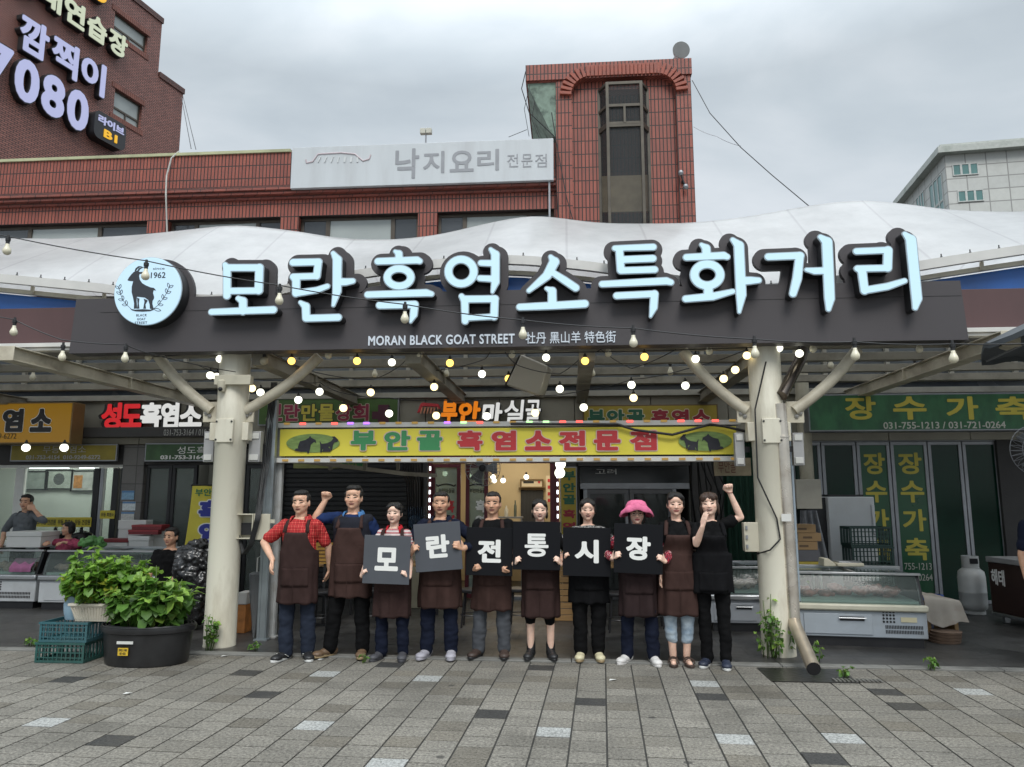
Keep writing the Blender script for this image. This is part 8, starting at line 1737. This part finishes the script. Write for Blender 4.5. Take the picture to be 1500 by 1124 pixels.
    # apron
    if apron is not None:
        apron = {'brown_apron': (M_APR, M_AP2, M_AP3)[px % 3]}.get(apron.name, apron)
        TT = torso_rings(f, s, .036 if not f else .037); zt = 1.285*s; zh = ahem*s; zw = 1.10*s; rows = []; nu = 41
        def aprow(z, off=0., lim=1.):
            zz = max(z, .90*s); rx, ry = tor_at(TT, zz); rx *= stout; ry *= stout
            if f: ry = max(ry, ry+.03*s*math.exp(-((z-1.25*s)/(.09*s))**2)*1.3)
            if z < 1.1*s: ry = max(ry, .152*s*stout); rx = max(rx, .206*s*stout)
            fl = 1+.10*max(0, (.9*s-z)/s); rx *= fl
            if z > zw: u_ = (z-zw)/(zt-zw); half = .125*s+(rx*.97-.125*s)*(1-min(1, u_*1.15))**1.6; pm_ = math.asin(min(.999, half/(rx+off)))
            else: pm_ = 1.75
            pm_ *= lim; row = []
            for u in np.linspace(-1, 1, nu):
                ph = pm_*u; am = max(0, min(1, (1.0*s-z)/(.45*s)))
                fo = am*(.016*math.sin(ph*5.3+px*.3)+.010*math.sin(ph*9.1+px*.7))+.012*noise.noise((ph*2.2+px, z*5, px*.1))+.006*noise.noise((ph*6+px, z*14, px*.2))
                row.append(B((rx+off+fo*.6)*math.sin(ph), -(ry+off+fo)*math.cos(ph), z))
            return row
        zs_ = np.linspace(zt, zh, 34); rows = [aprow(z) for z in zs_]
        if sit == 0: rows[-1] = [p+Vector((0, 0, .008*math.sin(j*.7+px))) for j, p in enumerate(rows[-1])]
        ao = MB().grid(rows).build('apron', apron, t, smooth=180); sd_ = ao.modifiers.new('s', 'SOLIDIFY'); sd_.thickness = .004; sd_.offset = 1
        pk = [aprow(z, .006, .42) for z in np.linspace(.93*s, .74*s, 8)]; po = MB().grid(pk).build('pocket', apron, ao, smooth=180); q_ = po.modifiers.new('s', 'SOLIDIFY'); q_.thickness = .003
        pt_ = MB()
        pt_.tube([p+Vector((0, -.004, 0)) for p in aprow(.935*s, .006, .42)], .0035, 5); pt_.tube([aprow(z, .008)[nu//2] for z in np.linspace(.93*s, zh+.03, 14)], .0028, 5); pt_.build('hem_line', apron, ao, smooth=60)
        if strap:
            for q in (-1, 1):
                p0 = aprow(zt-.01)[0 if q < 0 else -1]; rx, ry = tor_at(torso_rings(f, s, .018), 1.36*s)
                pts = [p0, B(q*.116*s, -ry*.95*stout, 1.335*s), B(q*.106*s, -.066*s*stout, 1.398*s), B(q*.094*s, -.0, 1.420*s), B(q*.085*s, .07*s, 1.39*s), B(q*.06*s, ry*1.02*stout, 1.30*s)]
                rows = []
                for i in range(len(pts)-1):
                    for u in (0, .33, .66): p = pts[i].lerp(pts[i+1], u)+Vector((0, -.004, .004)); rows.append([p-Vector((.020*s, 0, 0)), p+Vector((0, -.003, .003)), p+Vector((.020*s, 0, 0))])
                st = MB().grid(rows).build('strap', apron, ao, smooth=180); q_ = st.modifiers.new('s', 'SOLIDIFY'); q_.thickness = .004
    t['_'] = 0; del t['_']
    return t, o, H, s, AR
def rel(px, py, g, dy):
    """a photo pixel at depth dy in front of the person, relative to the feet"""
    return P(px, py, g.y+dy)-Vector((g.x, g.y, .0))
M_PLC = {'grey': mat('card_grey', (.080, .086, .098), .6, var=.05, spec=.2), 'black': mat('card_black', (.0085, .009, .011), .65, var=.05, spec=.12)}
def placard(ch, cx, cy, Y, ang, shade, label, size=.465, tiltx=0.):
    c = P(cx, cy, Y); t = thing('placard', label, 'placard', tuple(c), 'placards held by the row of people'); r = Matrix.Rotation(ang, 3, 'Y')@Matrix.Rotation(tiltx, 3, 'X'); right = r@Vector((1, 0, 0)); up = r@Vector((0, 0, 1)); n = right.cross(up)
    MB().obox(c, (size/2, .005, size/2), r).build('card', M_PLC[shade], t, bev=.0015)
    place_text('lettering', ch, M_TXW, t, c+n*.0055-right*size*.25-up*size*.23, right, up, size*.5, size*.48, bold=.028 if ch == '통' else .047, depth=.0015)
    return c, right, up
SHIRT = {'check': pattern_mat('red_check_shirt', 'check'), 'stripe': pattern_mat('striped_polo', 'stripe'), 'mono': pattern_mat('mono_pattern_shirt', 'mono'), 'floral': pattern_mat('floral_shirt', 'floral')}
C_NAVY = cloth('navy_cloth', (.010, .013, .026)); C_BLK = cloth('black_cloth', (.0065, .0065, .007)); C_BLUE = cloth('blue_shirt', (.014, .028, .085)); C_VEST = cloth('dark_vest', (.018, .019, .026)); C_JEAN = cloth('dark_denim', (.022, .028, .044)); C_GREY = cloth('grey_trousers', (.075, .08, .09)); C_RED = cloth('red_collar', (.45, .02, .03)); C_LBLUE = cloth('light_blue_collar', (.06, .16, .34)); C_GRSH = cloth('grey_shirt', (.12, .13, .14)); C_PINK = cloth('pink_shirt', (.36, .07, .12), var=.5, vs=30); C_DEN = pattern_mat('light_denim', 'denim'); C_PHAT = cloth('pink_hat', (.68, .17, .30), bump=.5, bs=60)
S_BLK = mat('black_shoe', (.016, .016, .017), .4, var=.2); S_BRN = mat('brown_shoe', (.13, .08, .045), .5, var=.2); S_DBR = mat('dark_brown_boot', (.05, .032, .025), .5, var=.25); S_LAV = mat('grey_lilac_shoe', (.34, .33, .37), .5, var=.15); S_CRM = mat('cream_shoe', (.55, .50, .33), .5, var=.08); S_WHT = mat('white_clog', (.62, .60, .58), .45, var=.06); S_NAV = mat('navy_shoe', (.018, .024, .045), .5, var=.2); S_CHR = mat('charcoal_clog', (.055, .055, .062), .55, var=.15); SO_W = mat('white_sole', (.6, .6, .58), .5, var=.1); SO_T = mat('tan_sole', (.30, .22, .12), .6, var=.1)
GRP = 'row of people in aprons'
def gp(px, py): return G(px, py)
def grip(q, w, dirv=None, front=True):
    """a hand on a card edge: q = -1 viewer's left, +1 viewer's right; fingers fold round in front of the card"""
    return dict(w=w, pole=(q*.9, .55, -.25), d=dirv or (-q*.55, -.45, .7), n=(-q*.8, .45, 0), t=(0, .6, .8), g='grip', ti=.2)
# 1 man, red check shirt
g = gp(432, 966)
person('man in a red check shirt and brown apron, at the steel post end', 432, 966, 1.715, skin='m', yaw=-.06, tilt=-.04, R_=dict(w=rel(399, 820, g, -.13), pole=(-1, .35, .2), d=(-.05, -.45, -1), n=(.85, .4, 0), t=(.3, -1, .2), g='relax'), L_=dict(w=(.27, .16, .86), pole=(1, .3, 0), d=(-.3, .5, -1), n=(-1, 0, 0), t=(0, -1, 0)),
       top=SHIRT['check'], sleeve=.72, collar=SHIRT['check'], pants=C_JEAN, hair='short', shoes=S_BLK, sole=SO_W, apron=M_APR, ahem=.565, feet=((-.10, -.02, -18), (.11, .03, 24)), extra=dict(mark=M_WHT), group=GRP, mouth=1)
# 2 tall man, raised fist
g = gp(511, 963)
person('tall man in blue shirt, dark vest and brown apron raising one fist', 511, 963, 1.755, skin='m', yaw=.05, nod=-.05, stout=1.06, R_=dict(w=rel(476, 736, g, -.02), e=rel(461, 764, g, -.02)+Vector((0, -.02, -.0)), pole=(-1, 0, -.6), d=(.1, -.1, 1), n=(.55, -.9, 0), t=(.8, .45, 0), g='fist', ti=1., **{'raise': 1}), L_=dict(w=(.29, .12, .84), pole=(1, .3, 0), d=(-.2, .3, -1), n=(-1, 0, 0), t=(0, -1, 0)),
       top=C_BLUE, sleeve=.7, collar=C_LBLUE, pants=C_BLK, hair='short', shoes=S_BRN, sole=SO_T, shoe='boot', apron=M_APR, ahem=.59, feet=((-.20, -.02, -38), (.13, .0, 8)), extra=dict(vest=C_VEST), group=GRP, mouth=1)
# 3 woman, striped polo, placard
g = gp(573, 966); Yb = g.y-.26
c, rt, up = placard('모', 566.5, 820, Yb, R(1.5), 'grey', 'grey placard with the letter 모, held low by the woman in striped shirt')
person('short woman in a striped polo with red collar holding a grey placard', 573, 966, 1.595, f=True, skin='p', yaw=-.06, nod=-.03, R_=grip(-1, rel(526, 852, g, -.25), (.35, -.45, .8)), L_=grip(1, rel(600, 851, g, -.25), (-.5, -.4, .75)), top=SHIRT['stripe'], sleeve=.75, collar=C_RED, pants=C_NAVY, hair='tied', shoes=S_CHR, sole=S_CHR, shoe='clog', apron=M_APR, ahem=.46, feet=((-.11, 0, -20), (.11, 0, 8)), group=GRP, mouth=2, lips=(.42, .13, .12))
# 4 man navy jacket
g = gp(643, 965); Yb = g.y-.27
c, rt, up = placard('란', 641.5, 801, Yb, R(-4.5), 'grey', 'grey placard with the letter 란, tilted, held by the man in the navy jacket')
person('stocky man in a navy zip jacket and brown apron holding a tilted grey placard', 643, 965, 1.695, skin='t', yaw=.02, stout=1.08, R_=grip(-1, rel(602, 813, g, -.24), (.45, -.45, .75)), L_=grip(1, rel(679, 806, g, -.24), (-.6, -.5, .5)), top=C_NAVY, sleeve=1.75, collar=C_NAVY, pants=C_NAVY, hair='crop', shoes=S_LAV, sole=S_LAV, shoe='sneaker', apron=M_APR, ahem=.51, feet=((-.13, 0, -14), (.12, 0, 6)), extra=dict(lace=M_ALU), group=GRP)
# 5 man black T-shirt
g = gp(721, 964); Yb = g.y-.26
c, rt, up = placard('전', 717, 808, Yb, R(1.), 'black', 'black placard with the letter 전, held at its lower edge by the short haired man')
person('lean man with cropped hair in a black T-shirt holding a black placard', 721, 964, 1.69, skin='t', yaw=-.02, R_=dict(w=rel(698, 850, g, -.23), pole=(-1, .4, -.2), d=(.35, -.55, .45), n=(.1, -.3, 1), t=(-.9, .3, .1), g='hook', ti=.3), L_=dict(w=rel(746, 849, g, -.22), pole=(1, .45, -.2), d=(-.55, -.5, .2), n=(-.2, -.2, 1), t=(.6, -.6, .3), g='hook', ti=.3), top=C_BLK, sleeve=.8, pants=C_GREY, hair='crop', shoes=S_DBR, sole=S_BLK, shoe='boot', apron=M_APR, ahem=.48, feet=((-.14, .0, -20), (.12, 0, 4)), group=GRP)
# 6 woman capri
g = gp(792, 966); Yb = g.y-.27
c, rt, up = placard('통', 786, 799.5, Yb, R(.5), 'black', 'black placard with the letter 통, held by the smiling woman in capri trousers')
person('smiling woman with short black hair and bare calves holding a black placard', 792, 966, 1.615, f=True, skin='p', yaw=.06, nod=-.03, R_=grip(-1, rel(753, 829, g, -.24), (.35, -.5, .7)), L_=grip(1, rel(822, 829, g, -.24), (-.35, -.5, .7)), top=C_BLK, sleeve=.75, pants=C_BLK, hem=.30, hair='bob', shoes=S_BLK, sole=S_BLK, shoe='boot', apron=M_APR, ahem=.44, feet=((-.10, 0, -10), (.10, 0, 14)), group=GRP, mouth=2, lips=(.45, .14, .13))
# 7 woman patterned sleeves, black apron
g = gp(864, 968); Yb = g.y-.25
c, rt, up = placard('시', 859.5, 808.5, Yb, R(.8), 'black', 'black placard with the letter 시, held by the woman in the black apron')
person('woman in a black and white patterned top and black apron holding a placard', 864, 968, 1.62, f=True, skin='f', yaw=.03, stout=1.05, R_=grip(-1, rel(824, 822, g, -.21), (.3, -.4, .7)), L_=grip(1, rel(897, 822, g, -.22), (-.45, -.4, .7)), top=SHIRT['mono'], sleeve=1.35, pants=C_BLK, legw=1.02, hair='tied', shoes=S_CRM, sole=SO_T, shoe='clog', apron=M_APB, ahem=.60, strap=False, feet=((-.085, 0, -8), (.085, 0, 8)), group=GRP, mouth=2, lips=(.42, .13, .12))
# 8 woman in the pink hat
g = gp(938, 972); Yb = g.y-.27
c, rt, up = placard('장', 935, 804, Yb, R(2.2), 'black', 'black placard with the letter 장, held by the woman in the pink hat')
t8, o8, H8, s8, _ = person('woman in a quilted pink hat and glasses holding a black placard', 938, 972, 1.60, f=True, skin='p', yaw=-.03, R_=grip(-1, rel(897, 818, g, -.24), (.5, -.5, .55)), L_=grip(1, rel(974, 823, g, -.24), (-.5, -.5, .6)), top=SHIRT['floral'], sleeve=1.8, pants=C_NAVY, hair='fringe', shoes=S_WHT, sole=S_WHT, shoe='clog', apron=M_APR, ahem=.50, feet=((-.12, .03, -32), (.13, -.02, 10)), group=GRP, lips=(.42, .06, .09))
hat = MB(); rws = []
for r, z in ((.0, .158), (.055, .154), (.092, .134), (.109, .096), (.114, .060), (.130, .048), (.160, .020), (.180, -.030), (.172, -.036), (.150, .010), (.120, .036)):
    rws.append([H8(r*math.cos(a)*(1+.03*math.sin(a*11)*(r > .1)), .012+r*math.sin(a)*(1.05)*(1+.03*math.sin(a*11)*(r > .1)), z+.008*math.sin(a*7)*(r > .11)+(.075*max(0, -math.sin(a))**1.5 if r > .125 else .02*max(0, -math.sin(a)) if r > .11 else 0)) for a in np.linspace(0, 2*math.pi, 49)])
hat.grid(rws).build('hat', C_PHAT, t8, smooth=180)
gl = MB()
for q in (-1, 1): gl.tube([H8(q*.034+.024*math.cos(a), -.101+.006*abs(math.cos(a)), .004+.021*math.sin(a)) for a in np.linspace(0, 6.283, 25)], .0016, 6); gl.tube([H8(q*.058, -.096, .008), H8(q*.078, -.03, .006)], .0015, 5)
gl.tube([H8(-.010, -.103, .008), H8(0, -.106, .011), H8(.010, -.103, .008)], .0015, 5); gl.build('glasses', mat('glasses_rim', (.10, .07, .04), .3, .6), t8, smooth=60)
# 9 woman in jeans and sandals
g = gp(997, 974)
t9 = person('woman with tied back hair in black polo, long brown apron and sandals', 997, 974, 1.70, f=True, skin='f', yaw=-.05, R_=dict(w=rel(970, 838, g, -.05), pole=(-1, .3, 0), d=(-.1, -.15, -1), n=(.8, -.6, 0), t=(.6, -.8, 0), g='flat', spread=.35), L_=dict(w=(.20, .2, .85), pole=(1, .4, 0), d=(-.3, .4, -1), n=(-1, 0, 0), t=(0, -1, 0)), top=C_BLK, sleeve=.72, collar=C_BLK, pants=C_DEN, hem=.17, hair='tied', shoes=S_DBR, sole=S_DBR, shoe='sandal', apron=M_APR, ahem=.49, feet=((-.065, 0, -6), (.065, 0, 6)), group=GRP, lips=(.42, .12, .11))
# 10 woman shouting with raised fist
g = gp(1048, 977)
t10, o10, H10, s10, AR10 = person('woman all in black raising a fist and holding her other hand to her face', 1048, 977, 1.70, f=True, skin='p', yaw=-.22, tilt=-.08, nod=-.10, R_=dict(w=rel(1029, 772, g, -.27), e=rel(1020, 797, g, -.17), pole=(-1, -.4, -1), d=(.25, .05, 1), n=(.9, .4, 0), t=(-.3, .9, 0), g='flat', ti=.3), L_=dict(w=rel(1069, 722, g, -.05), e=rel(1085, 758, g, -.03), pole=(1, 0, -.4), d=(-.15, -.1, 1), n=(-.4, -.9, 0), t=(-.8, .4, 0), g='fist', ti=1., **{'raise': 1}), top=C_BLK, sleeve=.5, pants=C_BLK, legw=.82, hair='fringe', hairm=M_HBR, shoes=S_NAV, sole=SO_W, shoe='sneaker', apron=M_APB, ahem=.72, feet=((-.06, .04, -28), (.10, -.03, -8)), group=GRP, mouth=2, extra=dict(lace=S_NAV))
w = AR10[1][2]; MB().tube([w+Vector((.026*math.cos(a), .026*math.sin(a), .0)) for a in np.linspace(0, 6.283, 17)], .004, 6).build('bracelet', mat('red_cord', (.2, .03, .03), .6), t10)
# background people on the left
gy = 11.15; xx = P(33, 800, gy).x; g = Vector((xx, gy, 0))
person('man in a grey shirt behind the counter holding one hand to his head', 0, 0, 1.66, X=xx, Y=gy, skin='t', yaw=.15, R_=dict(w=rel(2, 800, g, -.1), pole=(-1, .3, 0), d=(.1, -.3, -1), n=(1, 0, 0), t=(0, -1, 0)), L_=dict(w=rel(50, 748, g, -.08), e=rel(64, 764, g, -.10), pole=(1, 0, -.5), d=(-.75, .1, .7), n=(-.5, .5, -.3), t=(0, -1, .2), g='relax', **{'raise': 1}), top=C_GRSH, sleeve=1.1, collar=C_GRSH, pants=C_BLK, hair='short', shoes=S_BLK, shoe='boot', group='people at the butcher shop')
gy = 10.95; xx = P(98, 800, gy).x; g = Vector((xx, gy, 0))
person('woman in a pink shirt bending over behind the lit freezer', 0, 1, 1.52, X=xx, Y=gy, f=True, sit=.27, skin='t', yaw=-.6, stout=1.15, R_=dict(w=(-.12, -.25, 1.18), pole=(-1, .3, -.3), d=(.2, -1, -.1), n=(0, 0, -1), t=(1, 0, 0)), L_=dict(w=(.12, -.25, 1.18), pole=(1, .3, -.3), d=(-.2, -1, -.1), n=(0, 0, -1), t=(-1, 0, 0)), top=C_PINK, sleeve=1.7, pants=C_BLK, hair='bob', shoes=S_BLK, shoe='boot', group='people at the butcher shop')
gy = 9.55; xx = P(247, 850, gy).x; g = Vector((xx, gy, 0))
person('man in a black T-shirt sitting behind the black refuse bag', 0, 2, 1.66, sit=.43, X=xx, Y=gy, skin='t', yaw=-.12, stout=1.15, R_=dict(w=(-.16, -.3, .78), pole=(-1, .3, -.3), d=(.2, -1, -.2), n=(0, 0, -1), t=(1, 0, 0)), L_=dict(w=(.14, -.3, .72), pole=(1, .3, -.3), d=(-.2, -1, -.2), n=(0, 0, -1), t=(-1, 0, 0)), top=C_BLK, sleeve=.8, pants=C_BLK, hair='short', shoes=S_BLK, shoe='boot', group='people at the butcher shop')
gy = 7.6; xx = P(1543, 900, gy).x; g = Vector((xx, gy, 0))
person('person in a navy shirt and trousers half cut off at the right edge', 0, 3, 1.72, X=xx, Y=gy, skin='t', yaw=.3, R_=dict(w=rel(1505, 850, g, -.02), pole=(-1, .4, 0), d=(.1, -.2, -1), n=(1, 0, 0), t=(0, -1, 0)), top=C_NAVY, sleeve=.7, pants=C_NAVY, hair='short', shoes=S_BLK, shoe='boot')
